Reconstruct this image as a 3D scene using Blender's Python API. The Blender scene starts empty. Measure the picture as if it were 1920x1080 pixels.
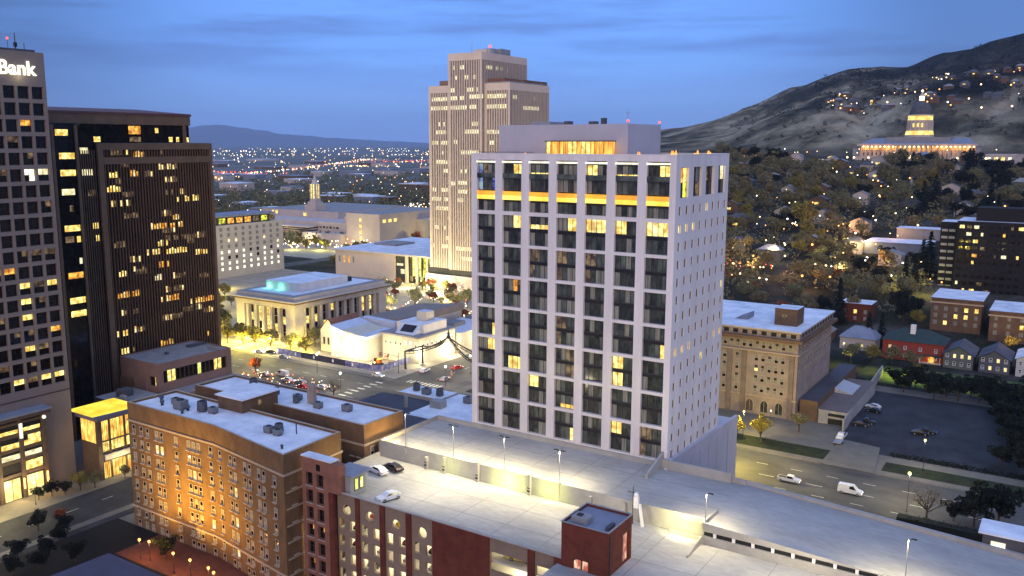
import bpy, math, random
from mathutils import Vector, Matrix, noise
R = math.radians
S = bpy.context.scene
COL = S.collection
rnd = random.Random(7)

# ------------------------------------------------------------ camera
cd = bpy.data.cameras.new('camera')
cam = bpy.data.objects.new('camera', cd)
COL.objects.link(cam)
S.camera = cam
cd.sensor_width = 36.0
cd.lens = 36.0 * 1660 / 1920
cd.shift_x = 45 / 1920
cd.clip_start = 1.0
cd.clip_end = 90000
PITCH = math.atan(272 / 1660)
cam.location = (0, 0, 85)
cam.rotation_euler = (math.pi / 2 - PITCH, 0, R(33.9))

# ------------------------------------------------------------ sky, sun, exposure
w = bpy.data.worlds.new('World')
S.world = w
w.use_nodes = True
nt = w.node_tree
N = nt.nodes
L = nt.links
for n in list(N): N.remove(n)
wo = N.new('ShaderNodeOutputWorld')
bg = N.new('ShaderNodeBackground')
tc = N.new('ShaderNodeTexCoord')
sep = N.new('ShaderNodeSeparateXYZ')
L.new(tc.outputs['Generated'], sep.inputs[0])
ramp = N.new('ShaderNodeValToRGB')
L.new(sep.outputs['Z'], ramp.inputs[0])
SKY = [(0.0, (.22, .38, .84)), (.035, (.21, .42, .88)), (.10, (.165, .39, .97)), (.17, (.15, .36, .95)),
       (.34, (.22, .42, .98)), (.62, (.46, .68, 1.25)), (1.0, (.64, .90, 1.5))]
cr = ramp.color_ramp
while len(cr.elements) < len(SKY): cr.elements.new(.5)
for e, (p, c) in zip(cr.elements, SKY):
    e.position = p; e.color = (*c, 1)
# soft dusk cloud banks, long and flat
mp = N.new('ShaderNodeMapping'); mp.inputs['Scale'].default_value = (1.5, 1.5, 17)
mp.inputs['Rotation'].default_value = (R(4), R(-3), 0)
nz = N.new('ShaderNodeTexNoise'); nz.inputs['Scale'].default_value = 2.1
nz.inputs['Detail'].default_value = 5; nz.inputs['Roughness'].default_value = .62
L.new(tc.outputs['Generated'], mp.inputs[0]); L.new(mp.outputs[0], nz.inputs['Vector'])
cl = N.new('ShaderNodeValToRGB')
cl.color_ramp.elements[0].position = .42; cl.color_ramp.elements[0].color = (0, 0, 0, 1)
cl.color_ramp.elements[1].position = .63; cl.color_ramp.elements[1].color = (1, 1, 1, 1)
L.new(nz.outputs[0], cl.inputs[0])
fad = N.new('ShaderNodeMapRange')
fad.inputs['From Min'].default_value = .03; fad.inputs['From Max'].default_value = .13
L.new(sep.outputs['Z'], fad.inputs['Value'])
mulc = N.new('ShaderNodeMath'); mulc.operation = 'MULTIPLY'
L.new(cl.outputs[0], mulc.inputs[0]); L.new(fad.outputs[0], mulc.inputs[1])
mulc2 = N.new('ShaderNodeMath'); mulc2.operation = 'MULTIPLY'; mulc2.inputs[1].default_value = .95
L.new(mulc.outputs[0], mulc2.inputs[0])
mx = N.new('ShaderNodeMixRGB'); mx.inputs['Color2'].default_value = (.105, .21, .56, 1)
L.new(mulc2.outputs[0], mx.inputs['Fac']); L.new(ramp.outputs[0], mx.inputs['Color1'])
sky = N.new('ShaderNodeTexSky'); sky.sky_type = 'NISHITA'; sky.sun_disc = False
sky.sun_elevation = R(2); sky.sun_rotation = R(200)
hv = N.new('ShaderNodeCombineXYZ'); L.new(sep.outputs['X'], hv.inputs[0]); L.new(sep.outputs['Y'], hv.inputs[1])
hn = N.new('ShaderNodeVectorMath'); hn.operation = 'NORMALIZE'; L.new(hv.outputs[0], hn.inputs[0])
dusk = N.new('ShaderNodeVectorMath'); dusk.operation = 'DOT_PRODUCT'; dusk.inputs[1].default_value = (-.56, .83, 0)
L.new(hn.outputs[0], dusk.inputs[0])
dr = N.new('ShaderNodeMapRange'); dr.interpolation_type = 'SMOOTHSTEP'; dr.inputs['From Min'].default_value = .89; dr.inputs['From Max'].default_value = .99
dr.inputs['To Min'].default_value = .58; dr.inputs['To Max'].default_value = 1.17; L.new(dusk.outputs['Value'], dr.inputs['Value'])
up_ = N.new('ShaderNodeMapRange'); up_.inputs['From Min'].default_value = .2; up_.inputs['From Max'].default_value = .5
L.new(sep.outputs['Z'], up_.inputs['Value'])
dx = N.new('ShaderNodeMix'); dx.data_type = 'FLOAT'; dx.inputs['B'].default_value = 1.0
L.new(up_.outputs[0], dx.inputs['Factor']); L.new(dr.outputs[0], dx.inputs['A'])
dm = N.new('ShaderNodeMixRGB'); dm.blend_type = 'MULTIPLY'; dm.inputs['Fac'].default_value = 1
L.new(mx.outputs[0], dm.inputs['Color1']); L.new(dx.outputs[0], dm.inputs['Color2'])
add = N.new('ShaderNodeMixRGB'); add.blend_type = 'ADD'; add.inputs['Fac'].default_value = .004
L.new(dm.outputs[0], add.inputs['Color1']); L.new(sky.outputs[0], add.inputs['Color2'])
L.new(add.outputs[0], bg.inputs[0]); bg.inputs[1].default_value = 1.0
L.new(bg.outputs[0], wo.inputs[0])

sd = bpy.data.lights.new('sun', 'SUN'); sd.energy = 1.4; sd.angle = R(48); sd.color = (1, .69, .43)
sun = bpy.data.objects.new('sun', sd); COL.objects.link(sun)
sun.rotation_euler = Vector((-.40, .87, -.25)).to_track_quat('-Z', 'Y').to_euler()          # low soft fill from behind the camera (south-east), added to warm the walls
S.view_settings.view_transform = 'Standard'
S.view_settings.look = 'None'
S.view_settings.exposure = 0.14
S.view_settings.gamma = 1.0
S.cycles.use_denoising = True
S.cycles.max_bounces = 6
S.cycles.diffuse_bounces = 3
S.cycles.glossy_bounces = 3
S.cycles.volume_bounces = 1
S.cycles.transparent_max_bounces = 8
S.cycles.sample_clamp_indirect = 4
S.cycles.use_light_tree = True

# ------------------------------------------------------------ materials
def mat(name, col, rough=.8, var=.12, scale=.6, col2=None, metal=0, bump=0, stretch=(1, 1, 1), spec=.3, fine=0):
    m = bpy.data.materials.new(name); m.use_nodes = True
    n = m.node_tree.nodes; l = m.node_tree.links; b = n['Principled BSDF']
    b.inputs['Roughness'].default_value = rough; b.inputs['Metallic'].default_value = metal
    b.inputs['Specular IOR Level'].default_value = spec
    g = n.new('ShaderNodeNewGeometry'); mpp = n.new('ShaderNodeMapping'); mpp.inputs['Scale'].default_value = stretch
    l.new(g.outputs['Position'], mpp.inputs[0])
    t = n.new('ShaderNodeTexNoise'); t.inputs['Scale'].default_value = scale; t.inputs['Detail'].default_value = 6
    t.inputs['Roughness'].default_value = .65
    l.new(mpp.outputs[0], t.inputs['Vector'])
    r = n.new('ShaderNodeValToRGB'); r.color_ramp.elements[0].position = .32; r.color_ramp.elements[1].position = .68
    c1 = tuple(max(0, c * (1 - var)) for c in col); c2 = tuple(min(1, c * (1 + var)) for c in col) if col2 is None else col2
    r.color_ramp.elements[0].color = (*c1, 1); r.color_ramp.elements[1].color = (*c2, 1)
    l.new(t.outputs[0], r.inputs[0])
    out = r.outputs[0]
    if fine:
        t2 = n.new('ShaderNodeTexNoise'); t2.inputs['Scale'].default_value = scale * 14; t2.inputs['Detail'].default_value = 3
        l.new(mpp.outputs[0], t2.inputs['Vector'])
        mr = n.new('ShaderNodeMapRange'); mr.inputs['To Min'].default_value = 1 - fine; mr.inputs['To Max'].default_value = 1 + fine
        l.new(t2.outputs[0], mr.inputs['Value'])
        mm = n.new('ShaderNodeMixRGB'); mm.blend_type = 'MULTIPLY'; mm.inputs['Fac'].default_value = 1
        l.new(out, mm.inputs['Color1']); l.new(mr.outputs[0], mm.inputs['Color2']); out = mm.outputs[0]
    l.new(out, b.inputs['Base Color'])
    if bump:
        bp = n.new('ShaderNodeBump'); bp.inputs['Strength'].default_value = bump; bp.inputs['Distance'].default_value = .3
        l.new(t.outputs[0], bp.inputs['Height']); l.new(bp.outputs[0], b.inputs['Normal'])
    return m

def lit(name, c1, c2, s1, s2, scale=(.9, .9, .9)):
    """a lit room behind glass, or a surface made to glow: emission with irregular bright and dim patches (lamps, blinds, furniture)"""
    m = bpy.data.materials.new(name); m.use_nodes = True
    n = m.node_tree.nodes; l = m.node_tree.links; b = n['Principled BSDF']
    b.inputs['Base Color'].default_value = (.02, .02, .02, 1); b.inputs['Roughness'].default_value = .25
    g = n.new('ShaderNodeNewGeometry'); mpp = n.new('ShaderNodeMapping'); mpp.inputs['Scale'].default_value = scale
    l.new(g.outputs['Position'], mpp.inputs[0])
    t = n.new('ShaderNodeTexNoise'); t.inputs['Scale'].default_value = 1; t.inputs['Detail'].default_value = 3
    l.new(mpp.outputs[0], t.inputs['Vector'])
    r = n.new('ShaderNodeValToRGB'); r.color_ramp.elements[0].position = .38; r.color_ramp.elements[1].position = .62
    r.color_ramp.elements[0].color = (*c1, 1); r.color_ramp.elements[1].color = (*c2, 1)
    l.new(t.outputs[0], r.inputs[0]); l.new(r.outputs[0], b.inputs['Emission Color'])
    mr = n.new('ShaderNodeMapRange'); mr.inputs['From Min'].default_value = .35; mr.inputs['From Max'].default_value = .65
    mr.inputs['To Min'].default_value = s1; mr.inputs['To Max'].default_value = s2
    l.new(t.outputs[0], mr.inputs['Value']); l.new(mr.outputs[0], b.inputs['Emission Strength'])
    m.cycles.emission_sampling = 'NONE'
    return m

def bulb(name, c, s):
    m = bpy.data.materials.new(name); m.use_nodes = True
    b = m.node_tree.nodes['Principled BSDF']
    b.inputs['Base Color'].default_value = (.1, .1, .1, 1)
    b.inputs['Emission Color'].default_value = (*c, 1); b.inputs['Emission Strength'].default_value = s
    m.cycles.emission_sampling = 'NONE'
    return m

def glass(name, col, rough=.08, col2=None, spec=.28, scale=.7):
    return mat(name, col, rough, .5, scale, col2, spec=spec, stretch=(1, 1, .6))

M = {}
M['white_wall'] = mat('white_wall', (.68, .64, .62), .75, .10, .35, fine=.05, stretch=(1, 1, .10))
M['white_wall2'] = mat('white_wall2', (.46, .44, .48), .8, .08, .12, fine=.06)
M['white_paint'] = mat('white_paint', (.75, .74, .73), .5, .05, 1)
M['roof_white'] = mat('roof_white', (.62, .66, .74), .75, .2, .16, (.84, .85, .88), fine=.1)
M['pier'] = mat('pier', (.20, .15, .12), .9, .2, .4, fine=.2)
M['roof_grey'] = mat('roof_grey', (.26, .25, .25), .9, .18, .3, fine=.1)
M['roof_dark'] = mat('roof_dark', (.085, .085, .10), .9, .25, .3, fine=.12)
M['roof_blue'] = mat('roof_blue', (.20, .22, .28), .7, .15, .3)
M['concrete'] = mat('concrete', (.34, .33, .31), .85, .14, .25, fine=.1, bump=.1)
M['deck'] = mat('deck', (.30, .295, .285), .8, .1, .09, (.41, .40, .385), fine=.22, stretch=(.45, 1, 1))
M['deck_shade'] = mat('deck_shade', (.235, .23, .225), .8, .12, .10, (.31, .305, .295), fine=.16, stretch=(.4, 1, 1))
M['joint'] = mat('joint', (.22, .215, .205), .9, .3, .5)
M['brick_red'] = mat('brick_red', (.115, .030, .017), .9, .3, .5, fine=.25, bump=.2)
M['brick_orange'] = mat('brick_orange', (.235, .105, .070), .9, .18, .5, fine=.2, bump=.2)
M['brick_tan'] = mat('brick_tan', (.155, .092, .044), .9, .28, .4, fine=.3, bump=.2, stretch=(1, 1, .5))
M['brick_brown'] = mat('brick_brown', (.13, .080, .048), .9, .2, .4, fine=.25, bump=.2)
M['brick_grey'] = mat('brick_grey', (.30, .24, .20), .9, .2, .3, fine=.22, bump=.2)
M['stone'] = mat('stone', (.47, .42, .38), .85, .1, .2, fine=.08)
M['stone_pink'] = mat('stone_pink', (.50, .42, .38), .85, .1, .1, fine=.06)
M['stone_trim'] = mat('stone_trim', (.40, .31, .22), .85, .12, .5)
M['granite'] = mat('granite', (.15, .125, .125), .6, .15, .15, fine=.08)
M['granite_brown'] = mat('granite_brown', (.085, .055, .045), .5, .2, .2, fine=.1)
M['bronze'] = mat('bronze', (.10, .07, .055), .5, .2, .6, metal=.2)
M['stucco_brown'] = mat('stucco_brown', (.25, .155, .125), .9, .1, .25, fine=.07)
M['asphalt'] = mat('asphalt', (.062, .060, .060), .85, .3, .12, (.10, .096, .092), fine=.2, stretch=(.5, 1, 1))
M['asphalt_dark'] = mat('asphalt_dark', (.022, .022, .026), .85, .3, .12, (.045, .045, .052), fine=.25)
M['yard'] = mat('yard', (.005, .005, .006), .9, .4, .2)
M['plaza'] = mat('plaza', (.30, .27, .22), .85, .2, .12, fine=.15)
M['pavement'] = mat('pavement', (.15, .135, .115), .85, .15, .3, fine=.15)
M['pavers_red'] = mat('pavers_red', (.10, .035, .022), .85, .25, .5, fine=.2)
M['paint_line'] = mat('paint_line', (.55, .53, .45), .7, .2, .6)
M['lawn'] = mat('lawn', (.010, .014, .006), 1, .5, .25, (.030, .040, .014), fine=.4, bump=.4)
M['dark_metal'] = mat('dark_metal', (.035, .035, .04), .5, .2, 2, metal=.3)
M['grey_metal'] = mat('grey_metal', (.30, .31, .33), .5, .15, 2, metal=.3)
M['black'] = mat('black', (.012, .012, .014), .6, .3, 1)
M['frame'] = mat('frame', (.045, .045, .045), .5, .2, 1)
M['frame_light'] = mat('frame_light', (.42, .36, .30), .6, .1, 1)
M['glass'] = glass('glass', (.018, .022, .020), .12, (.075, .078, .062), scale=.9)
M['glass_green'] = glass('glass_green', (.022, .036, .030), .12, (.13, .15, .125), scale=.5)  # paler second tone stands in for reflections in the tower glass
M['glass_black'] = glass('glass_black', (.004, .003, .003), .07, (.02, .014, .011), scale=.5)
M['curtain'] = mat('curtain', (.21, .21, .175), .8, .5, 2.5, stretch=(1, 1, .05))  # curtains, and pale panes standing in for reflections
M['lit_yellow'] = lit('lit_yellow', (1, .60, .10), (1, .86, .30), .75, 1.7)
M['lit_warm'] = lit('lit_warm', (1, .62, .18), (1, .88, .45), .7, 1.5)
M['lit_orange'] = lit('lit_orange', (.9, .28, .02), (1, .60, .10), .5, 1.4)
M['lit_pale'] = lit('lit_pale', (.95, .80, .40), (1, .95, .62), .75, 1.35)
M['lit_white'] = lit('lit_white', (1, .9, .62), (1, .98, .85), 1.0, 1.5)
M['lit_dim'] = lit('lit_dim', (.25, .13, .06), (.5, .34, .16), .1, .5)
M['lit_green'] = lit('lit_green', (.45, .48, .02), (1, .98, .08), .25, 1.4, (.5, .5, .5))
M['lit_blue'] = lit('lit_blue', (.05, .05, .7), (.35, .5, .6), .3, .8)
M['band_orange'] = lit('band_orange', (1, .36, .02), (1, .46, .03), 1.0, 1.2, (.3, .3, .3))
M['band_yellow'] = lit('band_yellow', (1, .66, .06), (1, .82, .14), 1.2, 1.5, (.3, .3, .3))
M['pavilion_glow'] = lit('pavilion_glow', (1, .26, .02), (1, .62, .10), .75, 1.5, (1.3, 1.3, .25))
M['atrium_glow'] = lit('atrium_glow', (1, .42, .05), (1, .80, .18), .8, 1.5, (.9, .9, .35))
M['b_warm'] = bulb('b_warm', (1, .72, .34), 4)
M['b_white'] = bulb('b_white', (1, .95, .85), 4)
M['b_orange'] = bulb('b_orange', (1, .38, .08), 4)
M['b_red'] = bulb('b_red', (1, .07, .03), 3)
M['b_green'] = bulb('b_green', (.15, 1, .55), 3)
M['b_yellow'] = bulb('b_yellow', (1, .9, .2), 4)
M['flame'] = bulb('flame', (1, .38, .05), 1.5)
M['sign'] = bulb('sign', (1, .97, .72), 2.2)
M['car_white'] = mat('car_white', (.62, .63, .65), .3, .03, 1, spec=.6)
M['car_black'] = mat('car_black', (.012, .012, .015), .25, .1, 1, spec=.6)
M['car_red'] = mat('car_red', (.42, .03, .02), .3, .05, 1, spec=.6)
M['car_silver'] = mat('car_silver', (.35, .36, .38), .3, .04, 1, metal=.4)
M['car_yellow'] = mat('car_yellow', (.62, .50, .03), .3, .04, 1, spec=.6)
M['lens'] = mat('lens', (.45, .45, .42), .2, .05, 3, spec=.6)
M['lens_red'] = mat('lens_red', (.25, .02, .015), .3, .05, 3, spec=.6)
M['tyre'] = mat('tyre', (.015, .015, .015), .9, .1, 3)
M['bark'] = mat('bark', (.055, .040, .030), .95, .3, 3)

def leafmat(name, c1, c2, c3):
    m = bpy.data.materials.new(name); m.use_nodes = True
    n = m.node_tree.nodes; l = m.node_tree.links; b = n['Principled BSDF']
    b.inputs['Roughness'].default_value = .8; b.inputs['Specular IOR Level'].default_value = .15
    oi = n.new('ShaderNodeObjectInfo'); g = n.new('ShaderNodeNewGeometry')
    t = n.new('ShaderNodeTexNoise'); t.inputs['Scale'].default_value = .45; t.inputs['Detail'].default_value = 3
    l.new(g.outputs['Position'], t.inputs['Vector'])
    r = n.new('ShaderNodeValToRGB'); r.color_ramp.elements[0].position = .35; r.color_ramp.elements[1].position = .66
    r.color_ramp.elements[0].color = (*c1, 1); r.color_ramp.elements[1].color = (*c2, 1)
    l.new(t.outputs[0], r.inputs[0])
    mm = n.new('ShaderNodeMixRGB'); mm.inputs['Color2'].default_value = (*c3, 1)
    mr = n.new('ShaderNodeMapRange'); mr.inputs['To Max'].default_value = .75
    l.new(oi.outputs['Random'], mr.inputs['Value']); l.new(mr.outputs[0], mm.inputs['Fac'])
    l.new(r.outputs[0], mm.inputs['Color1']); l.new(mm.outputs[0], b.inputs['Base Color'])
    return m
M['leaf'] = leafmat('leaf', (.07, .07, .03), (.23, .215, .10), (.19, .15, .075))
M['leaf_dry'] = leafmat('leaf_dry', (.095, .082, .048), (.24, .205, .12), (.15, .155, .065))
M['leaf_dusk'] = leafmat('leaf_dusk', (.035, .03, .02), (.10, .085, .055), (.06, .055, .035))
M['leaf_autumn'] = leafmat('leaf_autumn', (.16, .035, .015), (.28, .10, .03), (.22, .06, .02))
M['leaf_gold'] = leafmat('leaf_gold', (.13, .11, .02), (.26, .21, .05), (.18, .16, .05))
M['needle'] = leafmat('needle', (.006, .008, .006), (.020, .025, .015), (.008, .011, .008))

M['garage_floor'] = mat('garage_floor', (.55, .53, .46), .8, .15, .3)
M['concrete_warm'] = mat('concrete_warm', (.22, .165, .12), .85, .1, .4, fine=.08)
M['garage_glow'] = lit('garage_glow', (.85, .70, .36), (1, .92, .62), .6, 1.1, (.22, .22, .4))
M['lit_pink'] = lit('lit_pink', (.85, .22, .14), (1, .72, .50), .5, 1.1, (1.2, 1, .6))
M['grey_wall'] = mat('grey_wall', (.28, .29, .29), .8, .08, .6)
M['lit_greenish'] = lit('lit_greenish', (.8, .85, .12), (1, 1, .45), .9, 1.2)
M['unit_grey'] = mat('unit_grey', (.16, .17, .19), .6, .2, 2); M['unit_dark'] = mat('unit_dark', (.07, .08, .10), .6, .3, 2)
M['granite_light'] = mat('granite_light', (.20, .165, .145), .7, .1, .12, fine=.06)
M['lit_yellow2'] = lit('lit_yellow2', (1, .62, .14), (1, .85, .30), 1.2, 1.7, (.4, .4, .4))
M['lantern'] = bulb('lantern', (1, .92, .72), 1.1)
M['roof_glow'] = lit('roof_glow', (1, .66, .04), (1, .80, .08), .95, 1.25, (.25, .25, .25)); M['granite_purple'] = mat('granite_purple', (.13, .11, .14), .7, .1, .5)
M['glass_brown'] = glass('glass_brown', (.008, .004, .003), .10, (.040, .022, .014), scale=.25)
M['bronze2'] = mat('bronze2', (.15, .092, .055), .6, .2, .3, fine=.1); M['crown_red'] = mat('crown_red', (.12, .055, .05), .7, .2, .2)
M['roof_charcoal'] = mat('roof_charcoal', (.062, .062, .078), .85, .25, .1, fine=.12)
M['tower_glass'] = mat('tower_glass', (.22, .18, .155), .35, .3, .3, spec=.5); M['rib_stone'] = mat('rib_stone', (.64, .53, .45), .85, .06, .08); M['rib_stone_e_shade'] = mat('rib_stone_e_shade', (.44, .38, .34), .85, .06, .08)
M['wrap_cream'] = mat('wrap_cream', (.56, .52, .42), .7, .1, .3); M['wrap_blue'] = mat('wrap_blue', (.52, .56, .66), .55, .1, .3)
M['roof_brown'] = mat('roof_brown', (.23, .19, .17), .9, .1, .2); M['banner_blue'] = mat('banner_blue', (.04, .05, .30), .7, .4, .5, (.30, .31, .5))
M['banner_dark'] = mat('banner_dark', (.03, .03, .06), .7, .3, .5); M['car_orange'] = mat('car_orange', (.62, .17, .02), .4, .05, 1)
M['uplight_glow'] = lit('uplight_glow', (1, .30, .03), (1, .55, .12), .55, 1.1, (.3, .3, .3)); M['drum_glow'] = lit('drum_glow', (1, .58, .10), (1, .78, .25), 1.0, 1.4, (.2, .2, .2))
M['roof_slat'] = mat('roof_slat', (.42, .43, .46), .6, .25, 1.6, stretch=(1, 3, 1)); M['roof_pinkish'] = mat('roof_pinkish', (.16, .125, .115), .9, .15, .3)
M['slab_dark'] = mat('slab_dark', (.014, .012, .012), .9, .2, .3)
M['house_red'] = mat('house_red', (.27, .05, .032), .85, .12, .6); M['roof_green'] = mat('roof_green', (.030, .050, .048), .9, .25, .4)
M['house_green'] = mat('house_green', (.13, .145, .125), .85, .1, .6); M['house_grey'] = mat('house_grey', (.10, .105, .12), .85, .1, .6); M['house_white'] = mat('house_white', (.5, .5, .5), .85, .1, .6)
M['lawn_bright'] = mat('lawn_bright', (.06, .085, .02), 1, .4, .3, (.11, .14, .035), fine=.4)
M['hedge'] = mat('hedge', (.010, .012, .010), 1, .4, 1.5)
M['roof_purple'] = mat('roof_purple', (.075, .07, .10), .9, .15, .3)
# ------------------------------------------------------------ mesh builder
WORLD = {}
class MB:
    def __init__(s): s.v = []; s.f = []; s.mi = []; s.ms = []
    def m(s, name):
        if name not in s.ms: s.ms.append(name)
        return s.ms.index(name)
    def face(s, pts, m):
        i = len(s.v); s.v += [tuple(p) for p in pts]; s.f.append(tuple(range(i, i + len(pts)))); s.mi.append(s.m(m)); return s
    def box(s, x0, x1, y0, y1, z0, z1, m, top=None):
        i = len(s.v); k = s.m(m); kt = s.m(top) if top else k
        s.v += [(x0, y0, z0), (x1, y0, z0), (x1, y1, z0), (x0, y1, z0), (x0, y0, z1), (x1, y0, z1), (x1, y1, z1), (x0, y1, z1)]
        for q, mm in (((0, 3, 2, 1), k), ((4, 5, 6, 7), kt), ((0, 1, 5, 4), k), ((1, 2, 6, 5), k), ((2, 3, 7, 6), k), ((3, 0, 4, 7), k)):
            s.f.append(tuple(i + a for a in q)); s.mi.append(mm)
        return s
    def prism(s, poly, z0, z1, m, top=None):
        n = len(poly); i = len(s.v); k = s.m(m); kt = s.m(top) if top else k
        zz = z1 if isinstance(z1, (list, tuple)) else [z1] * n
        s.v += [(p[0], p[1], z0) for p in poly] + [(p[0], p[1], zz[j]) for j, p in enumerate(poly)]
        s.f.append(tuple(i + a for a in range(n - 1, -1, -1))); s.mi.append(k)
        s.f.append(tuple(i + n + a for a in range(n))); s.mi.append(kt)
        for a in range(n):
            b = (a + 1) % n; s.f.append((i + a, i + b, i + n + b, i + n + a)); s.mi.append(k)
        return s
    def tube(s, p0, p1, r0, r1, m, n=8, caps=True):
        p0 = Vector(p0); p1 = Vector(p1); d = (p1 - p0)
        if d.length < 1e-6: return s
        d.normalize(); a = d.orthogonal().normalized(); b = d.cross(a); i = len(s.v); k = s.m(m)
        for p, r in ((p0, r0), (p1, r1)):
            for j in range(n):
                t = 2 * math.pi * j / n; s.v.append(tuple(p + a * (r * math.cos(t)) + b * (r * math.sin(t))))
        for j in range(n):
            q = (j + 1) % n; s.f.append((i + j, i + q, i + n + q, i + n + j)); s.mi.append(k)
        if caps:
            s.f.append(tuple(i + j for j in range(n - 1, -1, -1))); s.mi.append(k)
            s.f.append(tuple(i + n + j for j in range(n))); s.mi.append(k)
        return s
    def lathe(s, c, prof, m, n=16):
        i = len(s.v); k = s.m(m)
        for r, z in prof:
            for j in range(n):
                t = 2 * math.pi * j / n; s.v.append((c[0] + r * math.cos(t), c[1] + r * math.sin(t), c[2] + z))
        for a in range(len(prof) - 1):
            for j in range(n):
                q = (j + 1) % n; s.f.append((i + a * n + j, i + a * n + q, i + (a + 1) * n + q, i + (a + 1) * n + j)); s.mi.append(k)
        s.f.append(tuple(i + j for j in range(n - 1, -1, -1))); s.mi.append(k)
        a = len(prof) - 1; s.f.append(tuple(i + a * n + j for j in range(n))); s.mi.append(k)
        return s
    def ball(s, c, r, m, n=8, k=5, sz=1):
        return s.lathe(c, [(r * math.sin(math.pi * (j + .02) / (k + .04)), -r * sz * math.cos(math.pi * (j + .02) / (k + .04))) for j in range(k + 1)], m, n)
    def build(s, name, parent=None, kind=None, label=None, smooth=False, loc=None):
        me = bpy.data.meshes.new(name)
        off = WORLD[parent.name] if parent is not None and parent.name in WORLD else Vector((0, 0, 0))
        if loc is not None: off = Vector(loc)
        me.from_pydata([(x - off[0], y - off[1], z - off[2]) for x, y, z in s.v], [], s.f)
        for a in s.ms: me.materials.append(M[a])
        me.polygons.foreach_set('material_index', s.mi)
        if smooth: me.polygons.foreach_set('use_smooth', [True] * len(s.f))
        me.update()
        o = bpy.data.objects.new(name, me); COL.objects.link(o)
        if parent is not None: o.parent = parent
        if loc is not None:
            base = WORLD.get(parent.name, Vector((0, 0, 0))) if parent is not None else Vector((0, 0, 0))
            o.location = Vector(loc) - base
        if kind: o['kind'] = kind
        if label: o['label'] = label
        WORLD[o.name] = off
        return o

def tag(o, label, cat, group=None):
    o['label'] = label; o['category'] = cat
    if group: o['group'] = group
    return o
def thing(name, label, cat, loc=(0, 0, 0), group=None, rz=0):
    o = bpy.data.objects.new(name, None); COL.objects.link(o); o.location = loc; o.rotation_euler = (0, 0, rz)
    o.empty_display_size = .5
    WORLD[o.name] = Vector(loc)
    return tag(o, label, cat, group)
def inst(name, src, parent, wloc, rz=0, scale=None):
    """another object on src's mesh, child of parent, at world place wloc"""
    o = bpy.data.objects.new(name, src.data if hasattr(src, 'data') else src); COL.objects.link(o)
    off = WORLD.get(parent.name, Vector((0, 0, 0))) if parent is not None else Vector((0, 0, 0))
    o.location = Vector(wloc) - off; o.rotation_euler = (0, 0, rz)
    if scale: o.scale = scale if isinstance(scale, (tuple, list)) else (scale,) * 3
    if parent is not None: o.parent = parent
    return o
def copy_tree(o, loc, rz=0, label=None, scale=None, group=None):
    r = o.copy(); COL.objects.link(r); r.location = loc; r.rotation_euler = (0, 0, rz)
    if scale: r.scale = scale if isinstance(scale, (tuple, list)) else (scale,) * 3
    if label: r['label'] = label
    if group: r['group'] = group
    for ch in o.children:
        c = ch.copy(); COL.objects.link(c); c.parent = r
        for g in ch.children:
            d = g.copy(); COL.objects.link(d); d.parent = c
    return r
LAMP_GAIN = 2.3
def lamp(kind, loc, e, col, r=.25, rot=None, spot=None, blend=.6, parent=None):
    d = bpy.data.lights.new('lamp_light', kind); d.energy = e * LAMP_GAIN; d.color = col
    if kind != 'SUN': d.shadow_soft_size = r
    if spot: d.spot_size = R(spot); d.spot_blend = blend
    o = bpy.data.objects.new('lamp_light', d); COL.objects.link(o)
    off = WORLD.get(parent.name, Vector((0, 0, 0))) if parent is not None else Vector((0, 0, 0))
    o.location = Vector(loc) - off
    if rot is not None:
        o.rotation_euler = Vector(rot).to_track_quat('-Z', 'Y').to_euler()
    if parent is not None: o.parent = parent
    return o

# ------------------------------------------------------------ facades
class Face:
    """a wall plane: 'S' faces -Y at y=c, u runs along +X;  'E' faces +X at x=c, u runs along +Y"""
    def __init__(s, side, c): s.side = side; s.c = c; s.rz = 0 if side == 'S' else math.pi / 2
    def p(s, u, z, d=0): return (u, s.c + d, z) if s.side == 'S' else (s.c - d, u, z)
    def quad(s, mb, u0, u1, z0, z1, m, d=0): mb.face([s.p(u0, z0, d), s.p(u1, z0, d), s.p(u1, z1, d), s.p(u0, z1, d)], m)
    def grid(s, mb, u0, u1, z0, z1, us, zs, depth, m, mr=None):
        """wall with a lattice of openings us x zs and their reveals"""
        mr = mr or m
        e = u0
        for a, b in us:
            if a > e: s.quad(mb, e, a, z0, z1, m)
            h = z0
            for c, d in zs:
                if c > h: s.quad(mb, a, b, h, c, m)
                mb.face([s.p(a, c), s.p(b, c), s.p(b, c, depth), s.p(a, c, depth)][::-1], mr)
                mb.face([s.p(a, d), s.p(b, d), s.p(b, d, depth), s.p(a, d, depth)], mr)
                mb.face([s.p(a, c), s.p(a, d), s.p(a, d, depth), s.p(a, c, depth)][::-1], mr)
                mb.face([s.p(b, c), s.p(b, d), s.p(b, d, depth), s.p(b, c, depth)], mr)
                h = d
            if z1 > h: s.quad(mb, a, b, h, z1, m)
            e = b
        if u1 > e: s.quad(mb, e, u1, z0, z1, m)
    def box(s, mb, u0, u1, z0, z1, out, m, d=0):
        """a box standing 'out' metres proud of the plane moved in by d"""
        if s.side == 'S': mb.box(u0, u1, s.c + d - out, s.c + d, z0, z1, m)
        else: mb.box(s.c - d, s.c - d + out, u0, u1, z0, z1, m)
WIN = {}
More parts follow.
